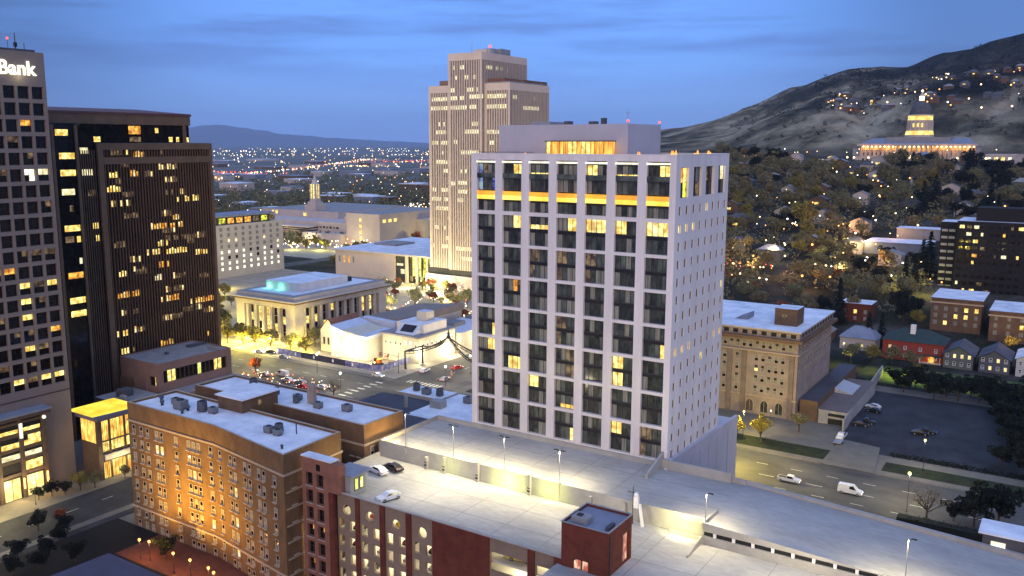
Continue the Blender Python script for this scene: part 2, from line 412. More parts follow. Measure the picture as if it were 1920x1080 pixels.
def window_mesh(w, h, nx, ny, mats, fr='frame', t=.06, sill=None):
    """pane grid + frame, origin bottom left, faces -Y"""
    key = (round(w, 2), round(h, 2), nx, ny, tuple(mats), fr, t, sill)
    if key in WIN: return WIN[key]
    mb = MB(); k = 0
    for j in range(ny):
        for i in range(nx):
            a, b = w * i / nx, w * (i + 1) / nx; c, d = h * j / ny, h * (j + 1) / ny
            mb.face([(a, 0, c), (b, 0, c), (b, 0, d), (a, 0, d)], mats[k % len(mats)]); k += 1
    for i in range(nx + 1):
        a = min(max(w * i / nx, t / 2), w - t / 2); mb.box(a - t / 2, a + t / 2, -.05, 0.02, 0, h, fr)
    for j in range(ny + 1):
        a = min(max(h * j / ny, t / 2), h - t / 2); mb.box(0, w, -.045, 0.015, a - t / 2, a + t / 2, fr)
    if sill: mb.box(-.12, w + .12, -.42, .0, -.18, -.01, sill)
    me = bpy.data.meshes.new('window')
    me.from_pydata(mb.v, [], mb.f)
    for a in mb.ms: me.materials.append(M[a])
    me.polygons.foreach_set('material_index', mb.mi); me.update()
    WIN[key] = me
    return me
def put_windows(parent, items, name='window', cap=100, cap_name=None):
    """items: (Face, u, z, depth, mesh); the first cap as parts of their own, the rest as one stuff part"""
    off = WORLD[parent.name]
    for fc, u, z, d, me in items[:cap]:
        inst(name, me, parent, fc.p(u, z, d), fc.rz)
    rest = items[cap:]
    if rest:
        mb = MB()
        for fc, u, z, d, me in rest:
            base = Vector(fc.p(u, z, d)); rot = Matrix.Rotation(fc.rz, 3, 'Z'); i0 = len(mb.v)
            mb.v += [tuple(base + rot @ v.co) for v in me.vertices]
            mm = [mb.m(x.name) for x in me.materials]
            for p in me.polygons:
                mb.f.append(tuple(i0 + k for k in p.vertices)); mb.mi.append(mm[p.material_index])
        mb.build(cap_name or (name + 's_beyond'), parent, kind='stuff')
# ------------------------------------------------------------ terrain
def sstep(a, b, x):
    t = min(1, max(0, (x - a) / (b - a))); return t * t * (3 - 2 * t)
def lerp_tab(tab, x):
    if x <= tab[0][0]: return tab[0][1]
    for (a, b), (c, d) in zip(tab, tab[1:]):
        if x <= c: return b + (d - b) * (x - a) / (c - a)
    return tab[-1][1]
# ridge height of the range to the north by compass angle (degrees west of grid north)
RIDGE = [(-30, 520), (-8, 470), (2.8, 356), (5.4, 322), (7.4, 304), (9.3, 268), (10.4, 276), (12.0, 272), (13.6, 250), (15.4, 222),
         (17.5, 176), (20.0, 138), (21.5, 124), (22.9, 118), (26, 96), (30, 60), (35, 12), (38, 0), (80, 0)]
def ground_z(x, y):
    if y <= 330: return 0.0
    d = math.hypot(x, y); a = math.degrees(math.atan2(-x, y))
    bench = 67 * (1 - sstep(22.5, 33, a)) * min(1, max(0, (y - 400) / 520)) ** .9
    h = bench
    if d > 1150:
        top = lerp_tab(RIDGE, a)
        t = min(1, (d - 1150) / 1450)
        prof = t ** .85 if t < 1 else 1
        n = noise.fractal(Vector((x / 420, y / 420, 0)), .9, 2.1, 7)
        g = (1 - abs(noise.noise(Vector((x / 210 + 3, y / 620, 2)))) * 2) ** 3 * .9 + (1 - abs(noise.noise(Vector((x / 80 + 3, y / 200, 7)))) * 2) ** 3 * .28
        hill = max(0, top - 60) * prof
        h = bench + hill + (n * 30 - g * 38 + 15) * min(1, hill / 90) * (1 - t * t * .72)
        if d > 2600: h *= max(0, 1 - (d - 2600) / 6000)
    return h
def build_terrain():
    mb = MB(); ds = []; d = 40.0
    while d < 34000:
        ds.append(d); d *= 1.045 if d < 1100 or d > 3000 else 1.016
    angs = [-48 + i * .45 for i in range(int(150 / .45))]
    for d in ds:
        for a in angs:
            x = -d * math.sin(R(a)); y = d * math.cos(R(a)); mb.v.append((x, y, ground_z(x, y)))
    na = len(angs)
    for i in range(len(ds) - 1):
        for j in range(na - 1):
            k = i * na + j; mb.f.append((k, k + 1, k + na + 1, k + na)); mb.mi.append(0)
    mb.ms = ['terrain']; o = mb.build('terrain', kind='structure', smooth=True)
def terrain_mat():
    m = bpy.data.materials.new('terrain'); m.use_nodes = True
    n = m.node_tree.nodes; l = m.node_tree.links; b = n['Principled BSDF']; b.inputs['Roughness'].default_value = 1
    b.inputs['Specular IOR Level'].default_value = .05
    g = n.new('ShaderNodeNewGeometry'); sp = n.new('ShaderNodeSeparateXYZ'); l.new(g.outputs['Position'], sp.inputs[0])
    def nzz(sc, det=6, stretch=(1, 1, 1), rough=.6):
        mp = n.new('ShaderNodeMapping'); mp.inputs['Scale'].default_value = stretch; l.new(g.outputs['Position'], mp.inputs[0])
        t = n.new('ShaderNodeTexNoise'); t.inputs['Scale'].default_value = sc; t.inputs['Detail'].default_value = det
        t.inputs['Roughness'].default_value = rough; l.new(mp.outputs[0], t.inputs['Vector']); return t.outputs[0]
    def rmp(src, st):
        r = n.new('ShaderNodeValToRGB'); e = r.color_ramp.elements
        while len(e) < len(st): e.new(.5)
        for q, (p, c) in zip(e, st): q.position = p; q.color = (*c, 1)
        l.new(src, r.inputs[0]); return r.outputs[0]
    def mix(f, a, c):
        x = n.new('ShaderNodeMixRGB'); l.new(f, x.inputs[0]); l.new(a, x.inputs[1]); l.new(c, x.inputs[2]); return x.outputs[0]
    def mrange(src, a, c, lo=0, hi=1):
        r = n.new('ShaderNodeMapRange'); r.inputs[1].default_value = a; r.inputs[2].default_value = c
        r.inputs[3].default_value = lo; r.inputs[4].default_value = hi; l.new(src, r.inputs[0]); return r.outputs[0]
    grass = rmp(nzz(.006, 8, (1, .45, 1), .68), [(.40, (.03, .027, .018)), (.47, (.11, .09, .055)), (.54, (.27, .22, .14)), (.63, (.46, .38, .26))])
    scrub = rmp(nzz(.012, 7), [(.42, (.004, .005, .004)), (.75, (.03, .028, .02))])
    # random scrub patches; dusk shade painted in as darkening towards the east and top
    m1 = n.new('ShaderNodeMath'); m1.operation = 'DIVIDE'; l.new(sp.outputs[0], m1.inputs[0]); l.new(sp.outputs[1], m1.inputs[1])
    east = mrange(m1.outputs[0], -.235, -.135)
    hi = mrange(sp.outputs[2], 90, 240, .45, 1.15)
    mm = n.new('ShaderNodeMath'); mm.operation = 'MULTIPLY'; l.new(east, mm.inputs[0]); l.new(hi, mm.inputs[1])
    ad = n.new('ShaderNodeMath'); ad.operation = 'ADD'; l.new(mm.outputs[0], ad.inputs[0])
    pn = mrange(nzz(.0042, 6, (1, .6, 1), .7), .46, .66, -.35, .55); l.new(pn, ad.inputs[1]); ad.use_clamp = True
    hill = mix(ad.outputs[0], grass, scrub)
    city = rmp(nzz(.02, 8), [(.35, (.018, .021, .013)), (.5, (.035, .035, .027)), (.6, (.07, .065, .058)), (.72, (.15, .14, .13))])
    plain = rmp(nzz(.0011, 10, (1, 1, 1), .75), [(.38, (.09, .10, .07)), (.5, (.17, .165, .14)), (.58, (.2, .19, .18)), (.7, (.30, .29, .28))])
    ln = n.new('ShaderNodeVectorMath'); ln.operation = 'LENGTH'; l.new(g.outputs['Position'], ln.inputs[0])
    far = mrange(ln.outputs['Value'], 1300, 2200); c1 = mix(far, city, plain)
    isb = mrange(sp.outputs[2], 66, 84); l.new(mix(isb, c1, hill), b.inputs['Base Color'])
    bp = n.new('ShaderNodeBump'); bp.inputs['Strength'].default_value = .8; bp.inputs['Distance'].default_value = 30
    l.new(nzz(.016, 7, (1, .5, 1)), bp.inputs['Height']); l.new(bp.outputs[0], b.inputs['Normal'])
    return m
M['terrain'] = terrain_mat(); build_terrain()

# far range on the horizon beyond the valley
def far_range():
    tab = [(30, 60), (37, 80), (41.2, 210), (44.5, 340), (47.1, 480), (48.7, 650), (49.8, 770), (50.8, 800), (52.5, 700), (56, 500), (62, 600), (76, 300)]
    mb = MB(); na = 160; rows = [(24500, 0), (26500, .35), (28500, .72), (30000, 1), (33000, .2)]
    M['far_range'] = mat('far_range', (.09, .09, .10), 1, .2, .0006)
    for d, k in rows:
        for i in range(na):
            a = 30 + 46 * i / (na - 1); h = lerp_tab(tab, a) * k * .82
            h *= 1 + .10 * noise.noise(Vector((a * 1.1, k * 2, 0))) * (k > 0)
            mb.v.append((-d * math.sin(R(a)), d * math.cos(R(a)), h + .5))
    for r in range(len(rows) - 1):
        for i in range(na - 1):
            k = r * na + i; mb.f.append((k, k + 1, k + na + 1, k + na)); mb.mi.append(0)
    mb.ms = ['far_range']; mb.build('far_hills', kind='structure', smooth=True)
far_range()

def sheet(name, poly, z, m, kind='structure'):
    mb = MB(); mb.face([(x, y, z) for x, y in poly], m); return mb.build(name, kind=kind)
def rect(x0, x1, y0, y1): return [(x0, y0), (x1, y0), (x1, y1), (x0, y1)]
# block paving, streets, kerbed pavements
sheet('paved_ground', [(-330, 40), (60, 40), (60, 330), (-330, 330)], .03, 'pavement')
sheet('road', rect(-560, 90, 205, 238), .07, 'asphalt')
sheet('road', [(-197, 60), (-182, 60), (-182, 205), (-197, 205)], .075, 'asphalt_dark')
sheet('road', [(-203, 238), (-176, 238), (-176, 420), (-203, 420)], .08, 'asphalt')
mb = MB()
for x in range(-400, 60, 12): mb.box(x, x + 4, 221.3, 221.55, .085, .09, 'paint_line')
for x in range(-400, 60, 9):
    mb.box(x, x + 3, 214.4, 214.6, .085, .09, 'paint_line'); mb.box(x, x + 3, 229.4, 229.6, .085, .09, 'paint_line')
for y in range(62, 200, 9): mb.box(-190.2, -190, y, y + 3, .09, .095, 'paint_line')
for y in range(240, 400, 9): mb.box(-190.2, -190, y, y + 3, .09, .095, 'paint_line')
for i in range(9):
    for yy in (199, 240): mb.box(-197 + i * 1.7, -196.2 + i * 1.7, yy, yy + 3.2, .09, .095, 'paint_line')
    for xx in (-206, -172): mb.box(xx, xx + 3.2, 208 + i * 3.2, 209 + i * 3.2, .09, .095, 'paint_line')
mb.build('road_markings', kind='structure')
mb = MB()
mb.box(-209, -197, 60, 198, 0, .16, 'pavement'); mb.box(-182, -179.8, 60, 198, 0, .16, 'pavement')
mb.box(-177.5, -180, 60, 198, 0, .14, 'asphalt_dark')
mb.box(-560, -204, 238, 241, 0, .17, 'pavement'); mb.box(-172, -40, 238.6, 241.4, 0, .17, 'pavement'); mb.box(-39, 60, 238.6, 241.4, 0, .17, 'pavement')
mb.box(-170, -52, 250.2, 254, 0, .16, 'pavement'); mb.box(-38, 60, 249.0, 254.0, 0, .17, 'pavement')
mb.box(-170, 60, 200, 205, 0, .16, 'pavement')
mb.build('pavement', kind='structure')
mb = MB()
mb.box(-172, -49, 241.4, 250.2, 0, .14, 'lawn'); mb.prism([(-49, 241.4), (-46.5, 241.4), (-49, 250)], 0, .14, 'lawn')
mb.box(-38, 60, 241.4, 249, 0, .14, 'lawn'); mb.box(-64, -58, 336, 372, 0, .2, 'lawn')
mb.build('verge_lawn', kind='structure')
sheet('hotel_forecourt', rect(-162, -100, 101, 112), .12, 'pavers_red')
sheet('yard', rect(-178.8, -100, 40, 96), .1, 'yard'); sheet('yard', rect(-178.8, -162, 96, 111.9), .1, 'yard'); sheet('yard', rect(-162, -100, 96, 101), .1, 'yard'); sheet('yard', rect(-205, -172, 130, 200), .05, 'asphalt_dark')
sheet('plaza', rect(-455, -203, 241, 420), .06, 'plaza'); sheet('road', rect(-470, -456, 200, 900), .07, 'asphalt'); sheet('plaza', rect(-640, -470, 470, 560), .06, 'plaza')

# ------------------------------------------------------------ white residential tower
def white_tower():
    X0, X1, Y0, Y1, ZT = -106.3, -61.3, 152.0, 180.0, 82.8
    t = thing('apartment_tower', 'tall white apartment tower with a glowing orange band under its top floors', 'tower', (X0, Y0, 0))
    mb = MB(); S_ = Face('S', Y0); E_ = Face('E', X1)
    us = [(-104.92 + k * 6.31, -100.42 + k * 6.31) for k in range(7)]
    zs = sorted([(70.5 - 6.53 * k - 5.93, 70.5 - 6.53 * k) for k in range(10)] + [(71.25, 81.6)])
    S_.grid(mb, X0, X1, 0, ZT, us, zs, 1.1, 'white_wall')
    tall = [(154.1, 158.0), (160.5, 164.8), (167.0, 171.5), (174.0, 178.0)]
    sm = [(153.7 + 3.45 * k, 154.85 + 3.45 * k) for k in range(8)]
    zsm = sorted([(71.85 - 3.32 * k, 73.45 - 3.32 * k) for k in range(20)])
    E_.grid(mb, Y0, Y1, 74.4, ZT, tall, [(75.0, 80.55)], .5, 'white_wall')
    E_.grid(mb, Y0, Y1, 0, 74.4, sm, [z for z in zsm if z[0] > 1], .35, 'white_wall')
    mb.box(X0, X1 - .01, Y1 - .3, Y1, 0, ZT, 'white_wall'); mb.box(X0, X0 + .3, Y0 + .01, Y1 - .31, 0, ZT, 'white_wall')
    mb.build('wall', t)
    mb = MB(); mb.box(X0 + .3, X1 - .4, Y0 + .4, Y1 - .3, 81.9, 82.05, 'roof_grey')
    mb.build('roof', t)
    mb = MB()
    for a, b, c, d in ((X0, X1, Y0, Y0 + .4), (X0, X1, Y1 - .4, Y1), (X0, X0 + .4, Y0 + .4, Y1 - .4), (X1 - .4, X1, Y0 + .4, Y1 - .4)):
        mb.box(a - .05, b + .05, c - .05, d + .05, ZT, ZT + .12, 'white_paint')
    mb.build('parapet_coping', t)
    # window bays: two floors of glass with a dark floor band between
    lits = {(1, 0): 'R', (2, 0): 'h', (4, 0): 'L', (5, 0): 'h', (6, 0): 'R', (0, 0): 'B',
            (1, 1): 'rt', (2, 1): 'ht', (3, 1): 'rt', (4, 1): 'ft', (5, 1): 'lt', (6, 1): 'ft',
            (1, 3): 'r', (1, 5): 'fb', (3, 2): 'd', (4, 2): 'd', (2, 2): 'd', (3, 4): 'd',
            (0, 4): 'rb', (0, 5): 'rt', (2, 6): 'lt', (6, 4): 'rb', (5, 5): 'lB', (3, 5): 'dr', (3, 6): 'bs', (5, 7): 'lt', (3, 7): 'rb', (6, 7): 'd'}
    def bay(code, w, h, top):
        mb = MB(); n = 4; fl = [(0, h * .47), (h * .56, h)] if not top else [(.02, 1.95), (4.25, 6.8), (6.8, 9.6)]
        cw = w / n
        def cell(i, j, m, z0, z1, d=0): mb.face([(i * cw, d, z0), ((i + 1) * cw, d, z0), ((i + 1) * cw, d, z1), (i * cw, d, z1)], m)
        rr = random.Random(hash((code, round(h, 1))) % 999 + (7 if code else rnd.randint(0, 999)))
        for j, (a, b) in enumerate(fl):
            for i in range(n):
                m = 'glass_green' if rr.random() < .6 else 'glass'
                if rr.random() < .30: m = 'curtain'  # pale panes: curtains, with extra ones standing in for reflections
                up = (j == len(fl) - 1)
                if code in ('R', 'L', 'h', 'B') and up:
                    if code == 'R' and i >= 2: m = 'lit_yellow'
                    if code == 'L' and i < 2: m = 'lit_yellow'
                    if code == 'B': m = ('lit_blue', 'lit_dim', 'curtain', 'glass_green')[i]
                if code == 'B' and j == 1: m = 'lit_blue' if i in (0, 3) else 'glass_green'
                if code == 'rt' and up and i >= 2: m = 'lit_yellow'
                if code == 'lt' and up and i < 2: m = 'lit_yellow'
                if code == 'ft' and up: m = 'lit_yellow' if i != 1 else 'lit_warm'
                if code == 'r' and up and i >= 2: m = 'lit_orange' if i == 2 else 'lit_dim'
                if code == 'rb' and not up and i >= 3: m = 'lit_yellow'
                if code == 'fb' and not up and i > 0: m = 'lit_yellow'
                if code == 'lB' and i < 2: m = 'lit_yellow'
                if code == 'd': m = 'lit_dim' if rr.random() < .35 else m
                if code == 'dr' and i >= 2: m = 'lit_dim'
                cell(i, j, m, a, b)
        if code == 'h': mb.box(0, w, -.02, .04, 6.9, 7.9, 'lit_yellow')
        if code == 'ht': mb.box(0, w, -.02, .04, h * .56, h * .56 + .9, 'lit_yellow')
        if code == 'bs': mb.box(w * .25, w, -.02, .04, .1, .8, 'lit_orange')
        if top:
            mb.box(0, w, -.25, .1, 1.95, 2.2, 'black')
            mb.box(0, w, -.6, .1, 6.65, 6.8, 'frame'); mb.box(0, w, -.66, -.6, 6.8, 7.7, 'glass_green')
            mb.box(0, w, -.2, .05, 9.55, 9.7, 'frame')
        else:
            mb.box(0, w, -.18, .1, h * .44, h * .56, 'black'); mb.box(0, w, -.24, -.18, h * .545, h * .575, 'frame')
        for i in range(n + 1):
            x = min(max(i * cw, .05), w - .05); H = (9.6 if top else h)
            mb.box(x - .045, x + .045, -.09, .03, 0, H, 'frame')
        me = bpy.data.meshes.new('window_bay'); me.from_pydata(mb.v, [], mb.f)
        for a in mb.ms: me.materials.append(M[a])
        me.polygons.foreach_set('material_index', mb.mi); me.update(); return me
    plain = [bay('', 4.5, 5.93, False) for _ in range(5)]
    for c, (a, b) in enumerate(us):
        inst('window_bay', bay(lits.get((c, 0), ''), 4.5, 9.6, True), t, (a, Y0 + .75, 71.25))
        mb = MB(); mb.box(a, b, Y0 + .06, Y0 + .34, 74.45, 75.3, 'band_orange'); mb.box(a, b, Y0 + .05, Y0 + .34, 73.6, 74.44, 'band_yellow'); o = mb.build('led_wash_glow', t)  # orange and yellow glowing strips stand in for an LED wash on the wall
        mb = MB(); mb.box(a - .08, b + .08, Y0 - .06, Y0 + .2, 81.05, 81.4, 'lit_white'); mb.build('light_strip', t)
        for k in range(8):
            code = lits.get((c, k + 1), '')
            me = bay(code, 4.5, 5.93, False) if code else plain[(c * 3 + k * 5) % 5]
            inst('window_bay', me, t, (a, Y0 + .75, 70.5 - 6.53 * k - 5.93))
    items = []
    tl = [window_mesh(3.95, 5.5, 2, 2, c) for c in (('glass', 'lit_green', 'lit_orange', 'lit_yellow'), ('glass', 'lit_dim', 'glass', 'curtain'), ('glass_green', 'glass', 'lit_dim', 'glass'), ('glass', 'glass', 'curtain', 'lit_pale'))]
    for k, (a, b) in enumerate(tall): inst('tall_window', tl[k], t, E_.p(a + (.02 if b - a > 4 else 0), 75.02, .45), E_.rz, (1, 1, 1))
    gl = window_mesh(1.15, 1.6, 1, 1, ('glass',), t=.08); gg = window_mesh(1.15, 1.6, 1, 1, ('curtain',), t=.08); ly = window_mesh(1.15, 1.6, 1, 1, ('lit_yellow',), t=.08)
    onl = {(0, 4), (1, 0), (1, 1), (1, 2), (8, 0), (8, 1), (8, 2), (8, 6), (8, 7), (5, 7), (9, 4)}
    for r in range(15):
        for c in range(8):
            me = ly if (r, c) in onl else (gg if rnd.random() < .12 else gl)
            items.append((E_, 153.7 + 3.45 * c, 71.85 - 3.32 * r, .3, me))
    put_windows(t, items)
    # penthouse
    p = MB(); p.box(-105.0, -75.0, 160.5, 176.5, 82.06, 88.7, 'white_wall2'); p.box(-99, -94.5, 164, 172, 88.71, 89.4, 'grey_metal')
    p.build('penthouse', t)
    mb = MB()
    for x, y, a, b, h in ((-92.3, 166, 1.1, 2, .8), (-86.5, 166, 1.3, 2, .7), (-83.2, 165, .9, 1, 1.3)): mb.box(x, x + a, y, y + b, 88.72, 88.72 + h, 'roof_dark')
    mb.tube((-78.6, 168, 88.72), (-78.6, 168, 91.6), .05, .04, 'grey_metal', 5); mb.tube((-79.1, 168, 91), (-78.1, 168, 91), .04, .04, 'grey_metal', 5)
    mb.build('roof_equipment', t)
    for q in ((-75.2, 160.8, 88.9), (-75.2, 176.2, 88.9)):
        mb = MB(); mb.tube((q[0], q[1], 88.7), (q[0], q[1], 89.1), .05, .05, 'grey_metal', 5); mb.ball((q[0], q[1], 89.25), .26, 'b_red'); mb.build('warning_light', t)
    # glass bar room
    mb = MB(); mb.box(-91.6, -77.7, 157.6, 160.4, 82.06, 82.2, 'concrete'); mb.box(-91.8, -77.5, 157.2, 160.49, 85.25, 85.45, 'frame')
    n = 14; rr = random.Random(3)
    for i in range(n):
        a = -91.6 + 13.9 * i / n
        mb.face([(a, 157.6, 82.2), (a + 13.9 / n, 157.6, 82.2), (a + 13.9 / n, 157.6, 85.25), (a, 157.6, 85.25)], 'lit_yellow' if rr.random() < .3 else 'pavilion_glow')
        mb.box(a - .04, a + .04, 157.52, 157.6, 82.2, 85.25, 'bronze')
    mb.face([(-91.6, 157.6, 82.2), (-91.6, 160.4, 82.2), (-91.6, 160.4, 85.25), (-91.6, 157.6, 85.25)], 'pavilion_glow')
    mb.face([(-77.7, 157.6, 82.2), (-77.7, 160.4, 82.2), (-77.7, 160.4, 85.25), (-77.7, 157.6, 85.25)], 'pavilion_glow')
    mb.build('glass_lounge', t)
    mb = MB()
    for i in range(31):
        x = -105.8 + i * .47; mb.tube((x, 152.9, 82.06), (x, 152.9, 83.2), .035, .035, 'frame', 4)
    mb.box(-105.9, -91.8, 152.86, 152.94, 83.15, 83.22, 'frame'); mb.build('railing', t)
    pb = MB(); pb.box(X1 - 46, X1 + .6, 180.02, 191.6, 0, 23.4, 'white_wall2'); pb.box(X1 + .01, X1 + .7, 150.6, 180.01, 0, 24.6, 'white_wall2')
    pb.prism([(X1 + .02, 152), (X1 + .68, 152), (X1 + .68, 191.6), (X1 + .02, 191.6)], 23.0, [25.6, 25.6, 24.3, 24.3], 'white_wall2')
    for y in (158, 163, 168, 173, 178, 185): pb.box(X1 + .7, X1 + .74, y, y + .12, 0, 23, 'concrete')
    pb.build('podium', t)
white_tower()
def firepit(x, y, z, s, label):
    t = thing('fire_bowl', label, 'fire bowl', (x, y, z), 'fire bowls along the white tower roof edge')
    mb = MB(); mb.lathe((x, y, z), [(.15, 0), (.2, .4), (.55, .62), (.5, .6)], 'dark_metal', 10); mb.build('bowl', t)
    mb = MB(); rr = random.Random(int(x * 9 + y))
    for _ in range(7):
        a = rr.uniform(0, 6.28); q = rr.uniform(.1, .42) * s; hh = rr.uniform(.5, 1.15) * s; mb.lathe((x + q * math.cos(a), y + q * math.sin(a), z + .5), [(.14 * s, 0), (.2 * s, hh * .35), (.13 * s, hh * .65), (.03, hh)], 'flame', 6); mb.build('flame', t)
firepit(-94.0, 153.4, 82.06, .6, 'small fire bowl left of the glowing orange glass lounge')
firepit(-76.4, 153.6, 82.06, .9, 'fire bowl just right of the glowing orange glass lounge')
firepit(-69.4, 153.6, 82.06, .8, 'low fire bowl below the right end of the white penthouse')
firepit(-62.6, 153.4, 82.06, 1.15, 'tall orange fire bowl nearest the front corner of the roof')
firepit(-62.8, 165.5, 82.06, 1.05, 'orange fire bowl midway along the side edge of the roof')
firepit(-62.8, 172.5, 82.06, .95, 'orange fire bowl nearest the back corner of the roof')

# ------------------------------------------------------------ parking garage
GL = thing('parking_garage', 'large concrete and red brick parking garage with an almost empty roof deck', 'parking garage', (-115, 111, 0))
def garage():
    t = GL; S_ = Face('S', 111.5)
    mb = MB()
    mb.box(-115.3, -54, 111.8, 132.2, 21.1, 21.6, 'deck'); mb.box(-62, 60, 92, 132.2, 21.0, 21.55, 'deck')
    mb.build('near_deck', t)
    mb = MB(); mb.box(-115.3, -45.9, 132.21, 151.8, 23.7, 24.2, 'deck')
    mb.build('far_deck', t)
    mb = MB()
    for x in range(-112, -62, 9): mb.box(x, x + .12, 112.3, 131.8, 21.6, 21.604, 'joint'); mb.box(x + 2, x + 2.12, 132.3, 151.4, 24.2, 24.204, 'joint')
    for y in (118.3, 125): mb.box(-115.2, -61.4, y, y + .12, 21.6, 21.606, 'joint')
    for y in (138.6, 145.2): mb.box(-115.2, -46, y, y + .12, 24.2, 24.206, 'joint')
    for x in (-52, -43, -34, -25, -16, -7): mb.box(x, x + .12, 93, 129.8, 21.55, 21.554, 'joint')
    for y in (104, 111.5, 119): mb.box(-53, 30, y, y + .12, 21.55, 21.556, 'joint')
    mb.build('deck_joints', t)
    mb = MB()
    mb.prism([(-45.9, 130.2), (30, 130.2), (30, 151.8), (-45.9, 151.8)], 19, [24.25, 19.7, 19.7, 24.25], 'deck'); mb.build('ramp', t)
    mb = MB()
    mb.box(-115.3, -45.9, 131.9, 132.2, 21.6, 25.0, 'concrete'); mb.box(-115.3, -45.9, 151.5, 151.79, 24.2, 25.1, 'concrete')
    mb.box(-115.6, -115.31, 111.8, 152, 15, 22.5, 'concrete'); mb.box(-115.6, -115.31, 132, 152, 22.51, 25.0, 'concrete')
    mb.box(-52.0, -40.5, 131.0, 131.3, 21.6, 22.1, 'concrete')
    # ramp side walls, sloping with it
    mb.prism([(-45.9, 129.9), (-17, 129.9), (-17, 130.18), (-45.9, 130.18)], 23.75, [25.2, 23.76, 23.76, 25.2], 'concrete')
    mb.box(-45.9, 30, 129.9, 130.18, 21.5, 23.0, 'concrete')
    mb.prism([(-59.5, 151.82), (30, 151.82), (30, 152.6), (-59.5, 152.6)], 12, [25.5, 20.6, 20.6, 25.5], 'concrete')
    mb.prism([(-46.2, 130.18), (-45.9, 130.18), (-45.9, 137), (-46.2, 137)], 21.6, [25.2, 25.2, 24.9, 24.9], 'concrete')
    mb.prism([(-46.3, 124), (-46.0, 124), (-46.0, 129.8), (-46.3, 129.8)], 21.55, [21.9, 21.9, 22.9, 22.9], 'concrete')
    mb.prism([(-62.4, 144.6), (-61.9, 144.6), (-61.9, 152.0), (-62.4, 152.0)], 24.2, [25.0, 25.0, 27.2, 27.2], 'concrete')
    mb.box(-61.9, -48.5, 151.0, 151.49, 24.2, 26.0, 'concrete')
    mb.box(-50.5, -46.3, 131.6, 131.89, 24.2, 25.0, 'concrete')
    mb.build('parapet', t)
    # posts in the ramp wall; black strip behind them paints the opening's shade
    mb = MB()
    for i in range(16):
        x = -44.2 + i * 3.05; mb.box(x, x + .45, 129.92, 130.2, 23.0, 23.75, 'white_paint')
    mb.box(-45.8, 5, 130.19, 130.4, 22.9, 23.8, 'black')
    mb.build('ramp_post', t)
    mb = MB(); mb.box(-111.5, -62, 134.5, 151, 20, 23.6, 'concrete'); mb.build('under_deck', t)
    # front wall
    f = MB()
    pil = [(-109.0, -107.95), (-103.45, -102.5), (-97.7, -96.6), (-91.8, -90.7)]
    bays = [(-107.95, -103.45), (-102.5, -97.7), (-96.6, -91.8), (-90.7, -86.1)]
    zl = [(15.6, 17.6), (12.4, 14.4), (9.2, 11.2), (6.0, 8.0), (2.8, 4.8)]
    for a, b in bays:
        w_ = (b - a - .9) / 2 - .25; u = [(a + .35, a + .35 + w_ - .35), (b - w_, b - .35)]
        S_.grid(f, a, b, 0, 18.1, u, sorted(zl), .5, 'concrete_warm')
        # panel with the round opening
        cx, cz, r = (a + b) / 2, 19.5, .98; n = 24
        ring = [(cx + r * math.cos(2 * math.pi * k / n), cz + r * math.sin(2 * math.pi * k / n)) for k in range(n)]
        def edge(th):
            c, s_ = math.cos(th), math.sin(th); hw, h1 = (b - a) / 2, 1.4
            k = min(hw / abs(c) if abs(c) > 1e-6 else 9e9, (22.55 - cz if s_ > 0 else cz - 18.1) / abs(s_) if abs(s_) > 1e-6 else 9e9)
            return (cx + k * c, cz + k * s_)
        cs = sorted([2 * math.pi * k / n for k in range(n)] + [math.atan2(zz - cz, xx - cx) % (2 * math.pi) for xx in (a, b) for zz in (18.1, 22.55)])
        for i in range(len(cs)):
            th, tn = cs[i], cs[(i + 1) % len(cs)]
            if i == len(cs) - 1: tn = cs[0] + 2 * math.pi
            p = [(cx + r * math.cos(q), cz + r * math.sin(q)) for q in (th, tn)]; e = [edge(q) for q in (th, tn)]
            f.face([(p[0][0], 111.5, p[0][1]), (e[0][0], 111.5, e[0][1]), (e[1][0], 111.5, e[1][1]), (p[1][0], 111.5, p[1][1])], 'concrete_warm')
            f.face([(p[0][0], 111.5, p[0][1]), (p[1][0], 111.5, p[1][1]), (p[1][0], 112.0, p[1][1]), (p[0][0], 112.0, p[0][1])], 'concrete_warm')
    for a, b in pil: f.box(a, b, 111.2, 111.9, 0, 22.5, 'brick_red')
    f.box(-86.1, -74.6, 111.25, 111.9, 0, 22.45, 'brick_red')
    S_.grid(f, -74.6, -67.3, 0, 22.5, [(-74.4, -67.5)], [(3, 5.5), (6.4, 8.9), (9.8, 12.3), (13.2, 15.7), (16.8, 20.0)], .4, 'concrete_warm')
    f.box(-67.3, -66.1, 111.2, 111.9, 0, 22.5, 'brick_red')
    S_.grid(f, -66.1, -62.6, 0, 22.5, [(-65.9, -62.8)], [(3, 5.5), (6.4, 8.9), (9.8, 12.3), (13.2, 15.7), (16.8, 20.0)], .4, 'concrete_warm')
    f.box(-62.6, -61.3, 111.2, 111.9, 0, 22.5, 'brick_red')
    f.box(-109.1, -61.3, 111.15, 111.45, 22.5, 22.72, 'concrete')
    f.box(-107.9, -61.3, 111.91, 112.15, 21.6, 22.5, 'concrete')
    f.build('front_wall', t)
    # lit parking floors seen through the openings
    mb = MB()
    for z in (2.0, 5.3, 8.6, 11.8, 15.0, 18.2):
        mb.box(-108.8, -62, 112.2, 131, z - .3, z, 'garage_floor')
    mb.build('parking_floor', t)
    mb = MB(); mb.box(-108.8, -62, 130.5, 130.8, 0, 21, 'garage_glow'); mb.build('back_wall', t)  # wall glows by emission, standing in for light inside the garage
garage()
